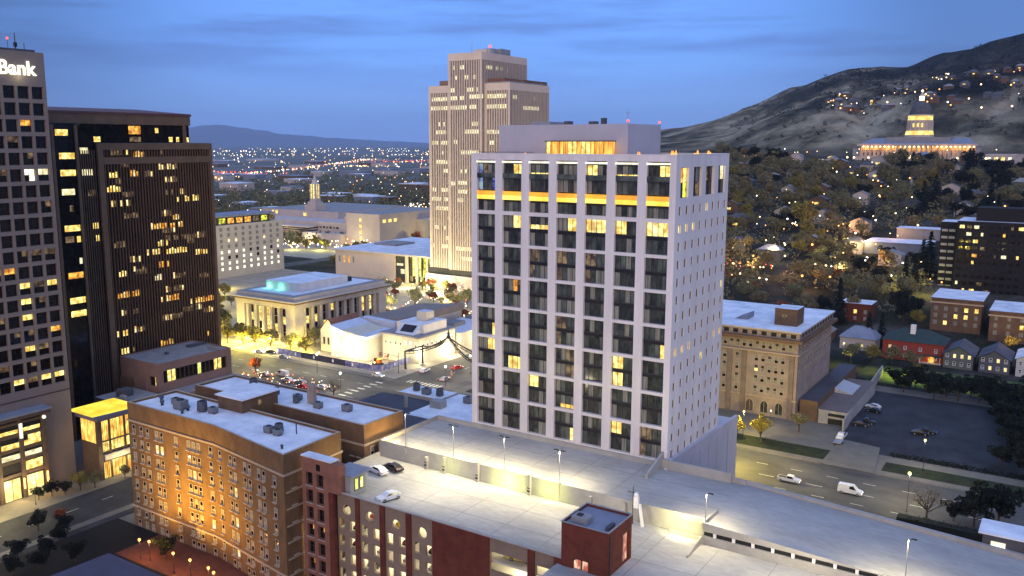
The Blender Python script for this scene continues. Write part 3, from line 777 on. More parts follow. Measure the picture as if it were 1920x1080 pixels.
for a in (-105.7, -100.1, -94.2, -88.4, -71, -64.5):
    for z in (7.6, 10.8, 14.1, 17.2, 20.4): lamp('POINT', (a, 117.0, z), 520, (1, .86, .55), .5, parent=GL)
# ------------------------------------------------------------ stair tower, lift tower, hut on the garage
def stair_tower():
    t = thing('stair_tower', 'dark red brick stair tower with a flat grey roof standing on the garage front', 'stair tower', (-61.2, 111, 0))
    S_ = Face('S', 111.0); E_ = Face('E', -53.4)
    mb = MB(); S_.grid(mb, -61.2, -53.4, 0, 28.6, [(-59.2, -56.6)], [(20.2, 23.2)], .5, 'brick_red')
    E_.grid(mb, 111, 119.2, 0, 28.6, [(116.2, 118.6)], [(21.6, 26.4)], .5, 'brick_red')
    mb.box(-61.2, -53.41, 119.0, 119.2, 0, 28.6, 'brick_red'); mb.box(-61.2, -61.0, 111.01, 118.99, 0, 28.6, 'brick_red')
    mb.build('wall', t)
    mb = MB(); mb.box(-61.0, -53.6, 111.2, 119.0, 28.0, 28.25, 'roof_blue'); mb.build('roof', t)
    mb = MB()
    for a, b, c, d in ((-61.3, -53.3, 110.9, 111.15), (-61.3, -53.3, 119.05, 119.3), (-61.3, -61.05, 111.15, 119.05), (-53.55, -53.3, 111.15, 119.05)): mb.box(a, b, c, d, 28.6, 28.72, 'grey_metal')
    mb.build('coping', t)
    mb = MB(); mb.face([(-59.2, 111.45, 20.2), (-56.6, 111.45, 20.2), (-56.6, 111.45, 22.7), (-57.3, 111.45, 23.1), (-58.5, 111.45, 23.1), (-59.2, 111.45, 22.7)], 'lit_pink')
    mb.box(-58.0, -57.8, 111.3, 111.44, 20.2, 23.1, 'frame'); mb.build('window', t)
    mb = MB(); mb.box(-53.95, -53.92, 116.2, 118.6, 21.6, 26.4, 'lit_pink'); mb.box(-53.8, -53.75, 117.3, 117.4, 21.6, 26.4, 'grey_metal'); mb.build('door', t)
    mb = MB(); mb.box(-60.2, -57.6, 112.2, 114.4, 28.3, 29.3, 'grey_metal'); mb.box(-59.6, -58.8, 112.8, 113.6, 29.3, 29.5, 'dark_metal'); mb.build('air_unit', t)
    mb = MB(); mb.box(-54.6, -54.0, 112.4, 114.6, 28.26, 28.8, 'roof_dark'); mb.build('roof_hatch', t)
    mb = MB(); mb.tube((-53.32, 111.5, 0), (-53.32, 111.5, 28), .07, .07, 'dark_metal', 6); mb.build('downpipe', t)
stair_tower()
def lift_tower():
    t = thing('lift_tower', 'slim orange brick tower with two columns of dark openings beside the hotel corner', 'stair tower', (-115.9, 110.6, 0))
    S_ = Face('S', 110.6); mb = MB()
    zs = [(28 - 2.8 - 3.35 * k - 2.5, 28 - 2.8 - 3.35 * k) for k in range(7)]
    S_.grid(mb, -115.9, -109.1, 0, 28.0, [(-114.9, -113.2), (-112.2, -110.5)], sorted(z for z in zs), .7, 'brick_orange')
    mb.box(-109.1, -107.95, 110.4, 112.2, 0, 22.4, 'brick_red'); mb.box(-109.1, -106.6, 110.6, 112.2, 22.4, 27.9, 'brick_orange')
    mb.box(-115.9, -109.11, 112.4, 112.6, 0, 28, 'brick_orange'); mb.box(-115.9, -115.7, 110.61, 112.39, 0, 28, 'brick_orange')
    mb.build('wall', t)
    mb = MB(); mb.box(-116.0, -108.4, 110.5, 112.7, 28.0, 28.25, 'roof_white'); mb.build('roof', t)
    mb = MB(); mb.box(-112.1, -111.2, 110.5, 110.62, 25.9, 27.1, 'glass_black'); mb.build('vent', t)
    for i, u in enumerate((-114.9, -112.2)):
        for k, z in enumerate(zs):
            m = 'lit_orange' if (i, k) in ((0, 3), (1, 3), (0, 5)) else 'glass_black'
            me = window_mesh(1.7, 2.5, 2, 2, (m, 'glass_black', m, 'glass_black') if m != 'lit_orange' else ('glass_black', 'glass_black', 'glass_black', 'lit_orange'), 'stone_trim' if 0 else 'frame')
            wn = inst('window', me, t, (u, 111.2, z[0])); WORLD[wn.name] = Vector((u, 111.2, z[0]))
            MB().box(u - .1, u + 1.8, 110.5, 110.66, z[0] - .2, z[0] - .05, 'concrete').build('sill', wn)
    t2 = thing('roof_hut', 'small grey hut with a dark overhanging roof and lit yellow windows on the garage deck', 'hut', (-109, 112.2, 21.6))
    mb = MB(); mb.box(-109.6, -105.4, 112.3, 116.6, 21.6, 25.6, 'grey_wall'); mb.build('wall', t2)
    mb = MB(); mb.box(-110.2, -104.6, 112.0, 117.4, 25.61, 25.85, 'roof_blue'); mb.build('roof', t2)
    E_ = Face('E', -105.4)
    for u in (113.3, 114.7): inst('window', window_mesh(1.1, 2.3, 1, 1, ('lit_greenish',), t=.12), t2, E_.p(u, 22.6, -.05), E_.rz)
    mb = MB()
    for x in (-107.6, -106.9): mb.tube((x, 112.8, 25.85), (x, 112.8, 27.0), .13, .13, 'grey_metal', 8)
    mb.tube((-107.6, 112.8, 27.0), (-106.9, 112.8, 27.0), .13, .13, 'grey_metal', 8); mb.tube((-108.4, 112.6, 25.85), (-108.4, 112.6, 28.0), .16, .16, 'grey_metal', 8)
    mb.build('duct', t2)
lift_tower()

def pole_lamp(x, y, z, h, label, heads=2, e=1500, col=(1, .84, .48), lit_=True, group=None, up=0):
    t = thing('lamp_pole', label, 'lamp post', (x, y, z), group)
    mb = MB(); mb.tube((x, y, z), (x, y, z + .9 + up), .32, .30, 'concrete', 10); mb.build('base', t)
    mb = MB(); mb.tube((x, y, z + .9 + up), (x, y, z + h), .09, .06, 'grey_metal', 8); mb.build('pole', t)
    for s in ((-1, 1) if heads == 2 else (1,)):
        mb = MB(); mb.tube((x, y, z + h), (x + s * .5, y, z + h + .1), .04, .04, 'dark_metal', 5)
        mb.box(min(x + s * .4, x + s * 1.1), max(x + s * .4, x + s * 1.1), y - .2, y + .2, z + h + .03, z + h + .17, 'dark_metal')
        mb.box(min(x + s * .5, x + s), max(x + s * .5, x + s), y - .14, y + .14, z + h + .0, z + h + .03, 'b_white'); mb.build('lamp_head', t)
    if e: lamp('SPOT', (x, y, z + h - .1), e * 1.35, col, .35, rot=(0, 0, -1), spot=165, blend=.8, parent=t)
    return t
PG = 'lamp posts along the garage deck wall'
pole_lamp(-108.6, 132.05, 23.6, 8.2, 'garage deck lamp post nearest the brick hotel corner', 2, 2600, group=PG)
pole_lamp(-96.8, 132.05, 23.6, 7.7, 'second garage deck lamp post from the brick hotel', 2, 3000, group=PG)
pole_lamp(-85.1, 132.05, 21.7, 9.6, 'third garage deck lamp post, on a tall thick concrete base', 2, 3200, group=PG, up=2.6)
pole_lamp(-73.4, 132.05, 21.7, 9.3, 'garage deck lamp post nearest the dark red stair tower', 2, 3000, group=PG, up=2.4)
pole_lamp(-45.6, 130.05, 24.3, 5.8, 'deck lamp post at the corner where the upper ramp begins', 1, 2200, group=PG)
pole_lamp(-16.2, 129.8, 23.0, 7.2, 'deck lamp post at the far lower right of the ramp', 1, 2600, group=PG)
# bare lit stretch of the lower deck wall: spots and point lights without fixtures
lamp('SPOT', (-84, 129.0, 23.4), 900, (1, 1, .25), .4, rot=(0, 1, -.15), spot=150, parent=GL)
lamp('SPOT', (-75, 129.0, 23.4), 500, (1, 1, .25), .4, rot=(0, 1, -.15), spot=150, parent=GL)
lamp('SPOT', (-97, 129.0, 23.4), 160, (.9, 1, .25), .4, rot=(0, 1, -.15), spot=150, parent=GL)
lamp('SPOT', (-50, 128.2, 24.0), 900, (1, .9, .35), .4, rot=(.1, 1, -.3), spot=150, parent=GL)
lamp('POINT', (-30, 121, 27), 2000, (1, .86, .56), 1, parent=GL)
lamp('POINT', (-62, 123.5, 26), 700, (1, .86, .56), 1, parent=GL)
lamp('POINT', (-95, 121, 28.5), 1100, (1, .86, .56), 1, parent=GL)
for i, (x, h) in enumerate(((-103.0, 2.4), (-90.8, 3.9), (-79.3, 3.9), (-98.6, 3.2), (-66.8, 2.6), (-60.4, 3.0))):
    t = tag(MB().box(x - .28, x + .28, 131.2, 131.88, 21.6, 21.6 + h, 'concrete').box(x - .3, x + .3, 131.17, 131.19, 22.2, 22.6, 'dark_metal').box(x - .3, x + .3, 131.17, 131.19, 22.9, 23.1, 'dark_metal').build('deck_column'),
            ['short concrete post left of the second deck lamp post', 'concrete post between the second and third deck lamp posts', 'concrete post between the third and fourth deck lamp posts',
             'pale concrete post at the start of the lit yellow-green wall', 'low concrete post right of the fourth deck lamp post', 'concrete post behind the dark red stair tower'][i], 'post', 'concrete posts against the garage deck wall')
t = thing('utility_mast', 'dark mast with white insulator boxes behind the dark red stair tower', 'mast', (-58.4, 130.6, 21.6))
mb = MB(); mb.tube((-58.4, 130.6, 21.6), (-58.4, 130.6, 28.2), .09, .07, 'dark_metal', 6); mb.box(-59.4, -57.4, 130.55, 130.65, 27.1, 27.2, 'dark_metal'); mb.build('pole', t)
mb = MB(); mb.box(-58.2, -57.4, 130.3, 130.9, 24.6, 26.6, 'white_paint'); mb.tube((-57.2, 130.6, 25.4), (-56.5, 130.4, 21.6), .28, .3, 'white_paint', 8); mb.ball((-57.8, 130.6, 26.9), .45, 'white_paint'); mb.build('insulator', t)

# ------------------------------------------------------------ cars
def car_proto(name, paint, kind='sedan', on=True):
    t = thing(name, 'car', 'car')
    L_, W_, H_ = (4.7, 1.85, 1.45) if kind == 'sedan' else ((5.6, 2.0, 2.35) if kind == 'van' else (5.5, 1.95, 1.8))
    hw = W_ / 2; mb = MB(); hl = L_ / 2
    if kind == 'sedan': low = [(-hl, .35), (-hl + .05, .85), (-hl + .5, .98), (hl - 1.3, .92), (hl - .25, .78), (hl, .6), (hl, .32)]; cab = [(-hl + .45, .97), (-hl + 1.2, 1.42), (-.1 + .4, 1.45), (hl - 1.25, .92)]
    elif kind == 'van': low = [(-hl, .4), (-hl, 1.3), (hl - 1.2, 1.25), (hl - .1, 1.0), (hl, .7), (hl, .38)]; cab = [(-hl + .02, 1.28), (-hl + .12, 2.28), (hl - 2.0, 2.33), (hl - 1.15, 1.25)]
    else: low = [(-hl, .45), (-hl, 1.12), (-.3, 1.12), (hl - 1.4, 1.1), (hl - .1, 1.0), (hl, .75), (hl, .42)]; cab = [(-.55, 1.1), (-.35, 1.78), (.9, 1.8), (hl - 1.3, 1.1)]
    def slab(prof, w0, w1, m):
        n = len(prof); zmax = max(p[1] for p in prof); zmin = min(p[1] for p in prof)
        ww = [w0 + (w1 - w0) * ((z - zmin) / (zmax - zmin)) for x, z in prof]
        A = [(x, -k, z) for (x, z), k in zip(prof, ww)]; B = [(x, k, z) for (x, z), k in zip(prof, ww)]
        mb.face(A, m); mb.face(B[::-1], m)
        for i in range(n): j = (i + 1) % n; mb.face([A[i], B[i], B[j], A[j]], m)
    slab([(x, z) for x, z in low], hw, hw * .96, paint)
    slab(cab, hw * .93, hw * .78, paint); mb.build('body', t)
    mb = MB(); zc = max(z for _, z in cab); z0 = cab[0][1] + .06
    c = [(cab[0][0] + .14, z0), (cab[1][0] + .06, zc - .08), (cab[2][0] - .05, zc - .08), (cab[3][0] - .16, z0)]
    if kind == 'van': c[0] = (cab[2][0] - .9, z0 + .1); c[1] = (cab[2][0] - .9, zc - .3)
    for s in (-1, 1):
        mb.face([(x, s * (hw * .93 - (hw * .15) * ((z - cab[0][1]) / (zc - cab[0][1])) + .012), z) for x, z in c][::s], 'glass_black')
    def pane(p, q, k): # front / rear screens just proud of the cabin
        d = Vector((q[1] - p[1], 0, -(q[0] - p[0]))).normalized() * .015 * k
        mb.face([(p[0] + d[0], -hw * .82, p[1] + d[2]), (p[0] + d[0], hw * .82, p[1] + d[2]), (q[0] + d[0], hw * .74, q[1] + d[2]), (q[0] + d[0], -hw * .74, q[1] + d[2])], 'glass_black')
    f = lambda a, b, k: (a[0] + (b[0] - a[0]) * k, a[1] + (b[1] - a[1]) * k)
    pane(f(cab[3], cab[2], .1), f(cab[3], cab[2], .92), -1)
    if kind != 'van': pane(f(cab[0], cab[1], .12), f(cab[0], cab[1], .92), 1)
    mb.build('windows', t)
    for x in (-hl + .95, hl - .95):
        for s in (-1, 1):
            w_ = MB(); w_.tube((x, s * (hw - .2), .34), (x, s * (hw + .02), .34), .34, .34, 'tyre', 12); w_ = w_.build('wheel', t); MB().tube((x, s * (hw + .02), .34), (x, s * (hw + .04), .34), .2, .2, 'grey_metal', 8).build('rim', w_)
    for s in (-1, 1):
        MB().box(hl - .06, hl + .02, s * hw * .7 - .2, s * hw * .7 + .2, .62, .78, 'b_white' if on else 'lens').build('headlight', t)
        MB().box(-hl - .02, -hl + .04, s * hw * .74 - .16, s * hw * .74 + .16, .7, .88, 'b_red' if on else 'lens_red').build('taillight', t)
    if kind == 'pickup': MB().box(-hl + .12, -.62, -hw * .82, hw * .82, 1.125, 1.13, 'black').build('cargo_bed', t)
    return t
CP = {}
CARS = []
def car(paint, kind, x, y, rz, label, cat=None, z=.08, group=None, on=False):
    k = (paint, kind, on)
    cat = cat or {'sedan': 'car', 'van': 'van', 'pickup': 'pickup'}[kind]
    nm = {'sedan': 'parked_car', 'van': 'delivery_van', 'pickup': 'pickup_truck'}[kind]
    if k not in CP: CP[k] = car_proto(nm, paint, kind, on); o = CP[k]; o.location = (x, y, z); o.rotation_euler = (0, 0, R(rz))
    else: o = copy_tree(CP[k], (x, y, z), R(rz))
    o['label'] = label; o['category'] = cat
    if group: o['group'] = group
    elif 'group' in o: del o['group']
    return o
car('car_white', 'sedan', -109.4, 124.4, 168, 'white car parked next to a black one on the garage roof', z=21.6)
car('car_black', 'sedan', -108.0, 127.2, 170, 'black car parked behind a white one on the garage roof', z=21.6)
car('car_white', 'sedan', -99.2, 115.6, 252, 'lone white car with dark windscreen by the garage front parapet', z=21.6)
car('car_yellow', 'sedan', -70.5, 114.6, 12, 'yellow-green car seen through the wide opening in the garage front', z=18.25)
for x, z, p, l in ((-104.6, 15.0, 'car_black', 'black car behind the second-row window of the first bay'), (-104.8, 11.8, 'car_black', 'dark car behind the third-row window of the first bay'), (-99.0, 11.8, 'car_silver', 'silver car in the second garage bay, lower row'), (-101.4, 8.6, 'car_black', 'black car low in the second garage bay'),
        (-93.1, 15.0, 'car_black', 'dark car behind the upper windows of the third bay'), (-93.0, 11.8, 'car_silver', 'silver car behind the middle windows of the third bay'), (-87.3, 15.0, 'car_black', 'black car behind the upper windows of the fourth bay'), (-87.4, 11.8, 'car_silver', 'silver car behind the middle windows of the fourth bay'),
        (-100.2, 18.2, 'car_red', 'reddish car half seen through the second round opening'), (-94.4, 18.2, 'car_yellow', 'yellow car half seen through the third round opening')):
    car(p, 'sedan', x, 115.2, 90 if p != 'car_red' else 80, l, z=z, group='cars seen inside the garage')
car('car_white', 'pickup', -55.9, 220.2, 0, 'white pickup truck driving on the wide street', on=True)
car('car_white', 'van', -41.3, 220.8, 0, 'white delivery van driving ahead of the pickup on the street', on=True)
car('car_white', 'sedan', -50.9, 300.0, 175, 'white car parked by the wall at the edge of the dark lot')
car('car_black', 'sedan', -50.0, 295.5, 172, 'black car parked in front of the white one in the dark lot')
car('car_black', 'sedan', -50.4, 278.2, 8, 'black car beside the low garage entrance', 'car')
car('car_black', 'pickup', -49.6, 281.6, 5, 'dark pickup parked behind the black car near the garage entrance')
car('car_black', 'sedan', -34.2, 279.2, 12, 'black car parked alone out in the dark lot')
car('car_black', 'sedan', -32.4, 282.0, 2, 'second dark car side by side in the middle of the dark lot')
car('car_white', 'pickup', -52.6, 263.0, 268, 'white utility truck with a trailer at the mouth of the driveway')
LC = 'cars along the lit street by the intersection'
for a in (('car_white', 'sedan', -275.0, 242, 0, 'white car stopped under the bright yellow trees'), ('car_black', 'sedan', -270.5, 243.5, 4, 'dark car just ahead of the white car under the yellow trees'),
          ('car_silver', 'sedan', -259.5, 240.5, 2, 'silver car beside the start of the construction fence'), ('car_white', 'sedan', -210.0, 240, 0, 'white car at the corner of the construction fence'),
          ('car_white', 'sedan', -200.0, 255, 95, 'white car under the arch of the eagle gate'), ('car_red', 'sedan', -192.4, 265.4, 80, 'red car beyond the eagle gate arch'),
          ('car_silver', 'sedan', -186.5, 249.6, 95, 'silver car near the bright traffic cones'),
          ('car_white', 'sedan', -233, 217, 180, 'first white car in the queue at the lights'), ('car_silver', 'sedan', -227, 217.4, 180, 'silver car behind the first white car in the queue'),
          ('car_white', 'van', -240, 221, 180, 'white van in the queue nearest the orange tree'), ('car_red', 'sedan', -222, 213.6, 180, 'red car in the near lane of the queue'),
          ('car_white', 'sedan', -216, 217, 180, 'last white car in the queue at the lights'), ('car_silver', 'sedan', -246, 217.5, 180, 'silver car at the head of the queue')):
    car(*a, group=LC, on=True)
t = thing('trailer', 'flat white trailer behind the utility truck on the driveway', 'trailer', (-52.3, 257.6, .1))
MB().box(-53.4, -51.2, 255.6, 259.4, .7, .85, 'grey_metal').build('bed', t)
for s in (-53.5, -51.2): MB().tube((s, 257.4, .42), (s + .15, 257.4, .42), .34, .34, 'tyre', 10).build('wheel', t)

# ------------------------------------------------------------ the two brick hotel wings
def hotel_wing(name, label, poly, zt, mwall, loc, trim_d=3.6):
    t = thing(name, label, 'building', loc)
    mb = MB(); mb.prism(poly, 0, zt, mwall); mb.build('wall', t)
    n = len(poly); cx = sum(p[0] for p in poly) / n; cy = sum(p[1] for p in poly) / n
    def inset(k): return [(p[0] + (k if p[0] < cx else -k), p[1] + (k if p[1] < cy else -k)) for p in poly]
    i1 = inset(.55)
    mb = MB(); mb.prism(i1, zt + .004, zt + .12, 'roof_white'); mb.build('roof', t)
    mb = MB()
    for a in range(n):
        b = (a + 1) % n
        mb.prism([poly[a], poly[b], i1[b], i1[a]], zt + .001, zt + .62, mwall, 'stone_trim')
    mb.build('parapet', t)
    o1 = inset(-.22)
    mb = MB(); mb.prism(o1, zt - trim_d, zt - trim_d + .38, 'stone_trim'); mb.build('cornice', t)
    return t
H1P = [(-171.4, 112.2), (-142.2, 112.0), (-117.6, 107.7), (-118.0, 123.4), (-170.6, 124.6)]
H1 = hotel_wing('brick_hotel', 'large brick hotel with an angled front lit orange from below and a white flat roof', H1P, 28, 'brick_tan', (-171, 112, 0))
H2P = [(-171.8, 130.6), (-117.7, 129.8), (-117.5, 142.2), (-171.5, 142.4)]
H2 = hotel_wing('brick_hotel_wing', 'rear brick hotel wing with a white roof and yellow-lit end wall, behind the orange-lit hotel', H2P, 27.6, 'brick_brown', (-171, 130, 0), 3.8)
def slanted(parent, p0, p1, items):
    """windows on a wall between p0 and p1"""
    d = Vector((p1[0] - p0[0], p1[1] - p0[1])); ln = d.length; d.normalize(); rz = math.atan2(d.y, d.x); nrm = Vector((d.y, -d.x))
    for u, z, me in items:
        p = Vector(p0) + d * u + nrm * .06
        inst('window', me, parent, (p.x, p.y, z), rz)
    return ln
def h1win(state):
    return window_mesh(1.1, 2.05, 1, 2, {0: ('curtain', 'glass_black'), 1: ('lit_pale', 'lit_yellow'), 2: ('glass_black', 'curtain'), 3: ('lit_dim', 'glass_black'), 4: ('curtain', 'curtain')}[state], 'frame_light', .12, 'stone_trim')
cols1 = [1.5, 4.2, 6.4, 9.6, 11.3, 16.2, 20.4, 22.0, 23.6, 27.4]
cols2 = [1.6, 5.6, 7.3, 11.0, 12.7, 16.0, 17.7, 21.4]
it1, it2 = [], []
for r in range(8):
    z = 28 - 6.2 - 3.15 * r
    for c, u in enumerate(cols1):
        st = 1 if (r, c) in ((1, 3), (1, 4), (2, 7), (5, 9)) else rnd.choice([0, 0, 2, 4, 3]); it1.append((u, z, h1win(st)))
    for c, u in enumerate(cols2):
        st = 1 if (r, c) in ((2, 2), (4, 2), (7, 5), (7, 6), (6, 2)) else rnd.choice([0, 2, 4, 0, 3]); it2.append((u, z, h1win(st)))
slanted(H1, H1P[0], H1P[1], it1[:54]); slanted(H1, H1P[1], H1P[2], it2[:40])
mb = MB()
for (p0, p1, it) in ((H1P[0], H1P[1], it1[54:]), (H1P[1], H1P[2], it2[40:])):
    d = Vector((p1[0] - p0[0], p1[1] - p0[1])).normalized(); nrm = Vector((d.y, -d.x)); rot = Matrix.Rotation(math.atan2(d.y, d.x), 3, 'Z')
    for u, z, me in it:
        p = Vector(p0) + d * u + nrm * .06; i0 = len(mb.v)
        mb.v += [tuple(Vector((p.x, p.y, z)) + rot @ v.co) for v in me.vertices]; mm = [mb.m(x.name) for x in me.materials]
        for q in me.polygons: mb.f.append(tuple(i0 + k for k in q.vertices)); mb.mi.append(mm[q.material_index])
mb.build('lower_windows', H1, kind='stuff')
mb = MB(); mb.prism([(-171.6, 112.0), (-142.3, 111.7), (-142.2, 112.1), (-171.4, 112.3)], 4.5, 4.9, 'stone_trim'); mb.prism([(-142.3, 111.7), (-117.3, 107.4), (-117.5, 107.8), (-142.2, 112.1)], 4.5, 4.9, 'stone_trim'); mb.build('string_course', H1)
E_ = Face('E', -117.4)
for r in range(7):
    z = 28 - 6.4 - 3.3 * r
    inst('window', h1win(rnd.choice([0, 2, 3])), H1, (-117.72, 109.6, z), R(91.5))
    MB().box(-117.7, -117.4, 108.1, 121.5, z - .6, z - .35, 'stone_trim').build('ledge', H1)
S2 = Face('S', 130.0)
it = []
for r in range(3):
    for u in (-119.8, -121.6, -125.2, -127, -131, -133, -138): it.append((Face('S', 129.95), u, 27.6 - 6.4 - 3.3 * r, 0, h1win(rnd.choice([0, 2, 4]))))
put_windows(H2, it)
for z in (16.2, 19.6): MB().box(-117.62, -117.3, 129.9, 142, z, z + .25, 'stone_trim').build('ledge', H2)
for r in range(2):
    for u in (131.5, 134, 138): inst('window', h1win(2), H2, (-117.58, u, 27.6 - 6.4 - 3.3 * r), R(90))
# link block between the wings
t = thing('lift_overrun', 'square brick block with a white roof bridging the two hotel wings', 'roof block', (-152, 123, 0))
MB().box(-152.4, -144.6, 121.6, 131.6, 0, 31.0, 'brick_brown').build('wall', t); MB().box(-152.9, -144.1, 121.2, 132.1, 31.01, 31.3, 'roof_white').build('roof', t)
MB().box(-144.6, -144.5, 126, 127, 28.9, 30.1, 'lit_dim').build('window', t)
t = tag(MB().box(-139.6, -137.6, 135.6, 136.6, 27.7, 32.2, 'brick_grey').build('chimney'), 'square grey chimney stack on the rear hotel wing roof', 'chimney')
t = tag(MB().tube((-125.4, 118.6, 28.1), (-125.4, 118.6, 30.4), .12, .12, 'dark_metal', 6).build('vent_pipe'), 'thin dark vent pipe near the right end of the front hotel roof', 'pipe')
# roof equipment
def air_unit(x, y, z, s, kind, label):
    t = thing('air_conditioner', label, 'air conditioner', (x, y, z), 'air conditioning units on the flat roofs')
    mb = MB()
    if kind == 0:
        mb.box(x - .9 * s, x + .9 * s, y - .7 * s, y + .7 * s, z + .25, z + 1.35 * s, 'unit_grey'); mb.build('casing', t)
        mb = MB(); mb.tube((x, y, z + 1.35 * s), (x, y, z + 1.5 * s), .5 * s, .5 * s, 'dark_metal', 10); mb.build('fan', t)
        mb = MB(); mb.box(x - .8 * s, x - .6 * s, y - .6 * s, y + .6 * s, z, z + .25, 'dark_metal'); mb.box(x + .6 * s, x + .8 * s, y - .6 * s, y + .6 * s, z, z + .25, 'dark_metal'); mb.build('stand', t)
    elif kind == 1:
        mb.tube((x, y, z + .3), (x, y, z + 1.7 * s), .85 * s, .75 * s, 'unit_dark', 12); mb.tube((x, y, z), (x, y, z + .3), .4, .4, 'dark_metal', 8); mb.build('casing', t)
        mb = MB(); mb.tube((x, y, z + 1.7 * s), (x, y, z + 1.8 * s), .55 * s, .5 * s, 'black', 10); mb.build('fan', t)
    else:
        mb.tube((x, y, z), (x, y, z + .8 * s), .35 * s, .35 * s, 'dark_metal', 8); mb.ball((x, y, z + .95 * s), .55 * s, 'unit_dark'); mb.build('cowl', t)
for a in ((-167.0, 117.9, 28.1, 1.0, 2, 'round dark cowl nearest the far left corner of the front hotel roof'), (-164.2, 116.0, 28.1, .9, 2, 'dark round cowl second from the left on the front hotel roof'),
          (-162.6, 118.4, 28.1, 1.0, 0, 'square dark fan unit left of the big tank on the front hotel roof'), (-158.6, 116.6, 28.1, 1.5, 0, 'large boxy unit in the left cluster on the front hotel roof'),
          (-156.2, 116.6, 28.1, .9, 2, 'black round cowl right of the large boxy unit'), (-153.2, 118.0, 28.1, 1.35, 1, 'big round tank-like unit mid-roof on the front hotel'),
          (-150.2, 118.4, 28.1, 1.0, 0, 'small square unit right of the round tank unit'), (-155.5, 114.6, 28.1, .8, 2, 'pale bent cowl near the front edge of the hotel roof'),
          (-130.6, 116.2, 28.1, 1.0, 0, 'front left unit of the clustered machines on the front hotel roof'), (-129.0, 117.4, 28.1, 1.1, 1, 'rear round unit of the clustered machines on the front hotel roof'),
          (-127.9, 116.0, 28.1, .9, 0, 'right-hand unit of the clustered machines on the front hotel roof'), (-121.4, 111.0, 28.1, .6, 2, 'small black cowl at the front corner of the front hotel roof'),
          (-160.5, 138.6, 27.7, 1.2, 1, 'round unit nearest the left end of the rear wing roof'), (-157.4, 134.4, 27.7, 1.1, 0, 'square unit near the left edge of the rear wing roof'),
          (-152.8, 135.5, 27.7, 1.1, 0, 'first boxy unit of the middle cluster on the rear wing roof'), (-150.8, 136.8, 27.7, 1.0, 1, 'round unit of the middle cluster on the rear wing roof'),
          (-143.4, 136.4, 27.7, 1.0, 0, 'unit just left of the square chimney on the rear wing roof'), (-142.0, 134.6, 27.7, .9, 1, 'dark round unit at the foot of the square chimney'),
          (-135.3, 134.6, 27.7, 1.0, 0, 'low dark unit right of the square chimney'), (-128.4, 136.4, 27.7, 1.1, 0, 'lone square unit at the right end of the rear wing roof')):
    air_unit(*a)
# floodlights washing the hotel front in orange
for x, y, e in ((-158, 98, 6200), (-150, 96, 15000), (-142, 95, 11000), (-133, 94, 2600)):
    lamp('SPOT', (x, y, 3.2), e * 1.15, (1, .56, .055), .6, rot=(-.03, 1, .66), spot=88, blend=1)
lamp('SPOT', (-112.6, 134, 24.6), 1500, (1, .62, .14), .4, rot=(-1, .2, 0), spot=150)
lamp('SPOT', (-112.5, 120, 22.6), 600, (1, .72, .2), .4, rot=(-1, 0, .1), spot=140)
def street_lamp(x, y, z, h, label, b='b_orange', e=300, col=(1, .45, .12), group=None, arm=0, r=.28):
    t = thing('street_lamp', label, 'street lamp', (x, y, z), group)
    mb = MB(); mb.tube((x, y, z), (x, y, z + .5), .16, .1, 'dark_metal', 8); mb.tube((x, y, z + .5), (x, y, z + h - r), .07, .05, 'dark_metal', 6)
    if arm: mb.tube((x, y, z + h - r), (x + arm, y, z + h), .05, .04, 'dark_metal', 5)
    mb.build('post', t)
    mb = MB(); mb.ball((x + arm, y, z + h), r, b); mb.build('globe', t)
    if e: lamp('POINT', (x + arm, y, z + h - .5), e, col, .3, parent=t)
    return t
HL = 'orange street lamps in front of the brick hotel'
for x, y, l in ((-155.4, 102.4, 'leftmost orange lamp before the hotel, by the dark tree'), (-153.0, 103.0, 'orange lamp second from the left, close beside the first'),
                (-144.4, 102.4, 'brightest orange lamp before the hotel, right of the dark tree'), (-139.2, 102.4, 'middle orange lamp before the hotel'),
                (-133.6, 102.3, 'orange lamp before the hotel, second from the right'), (-131.2, 101.6, 'rightmost orange lamp before the hotel')):
    street_lamp(x, y, .12, 4.2, l, group=HL, e=330)
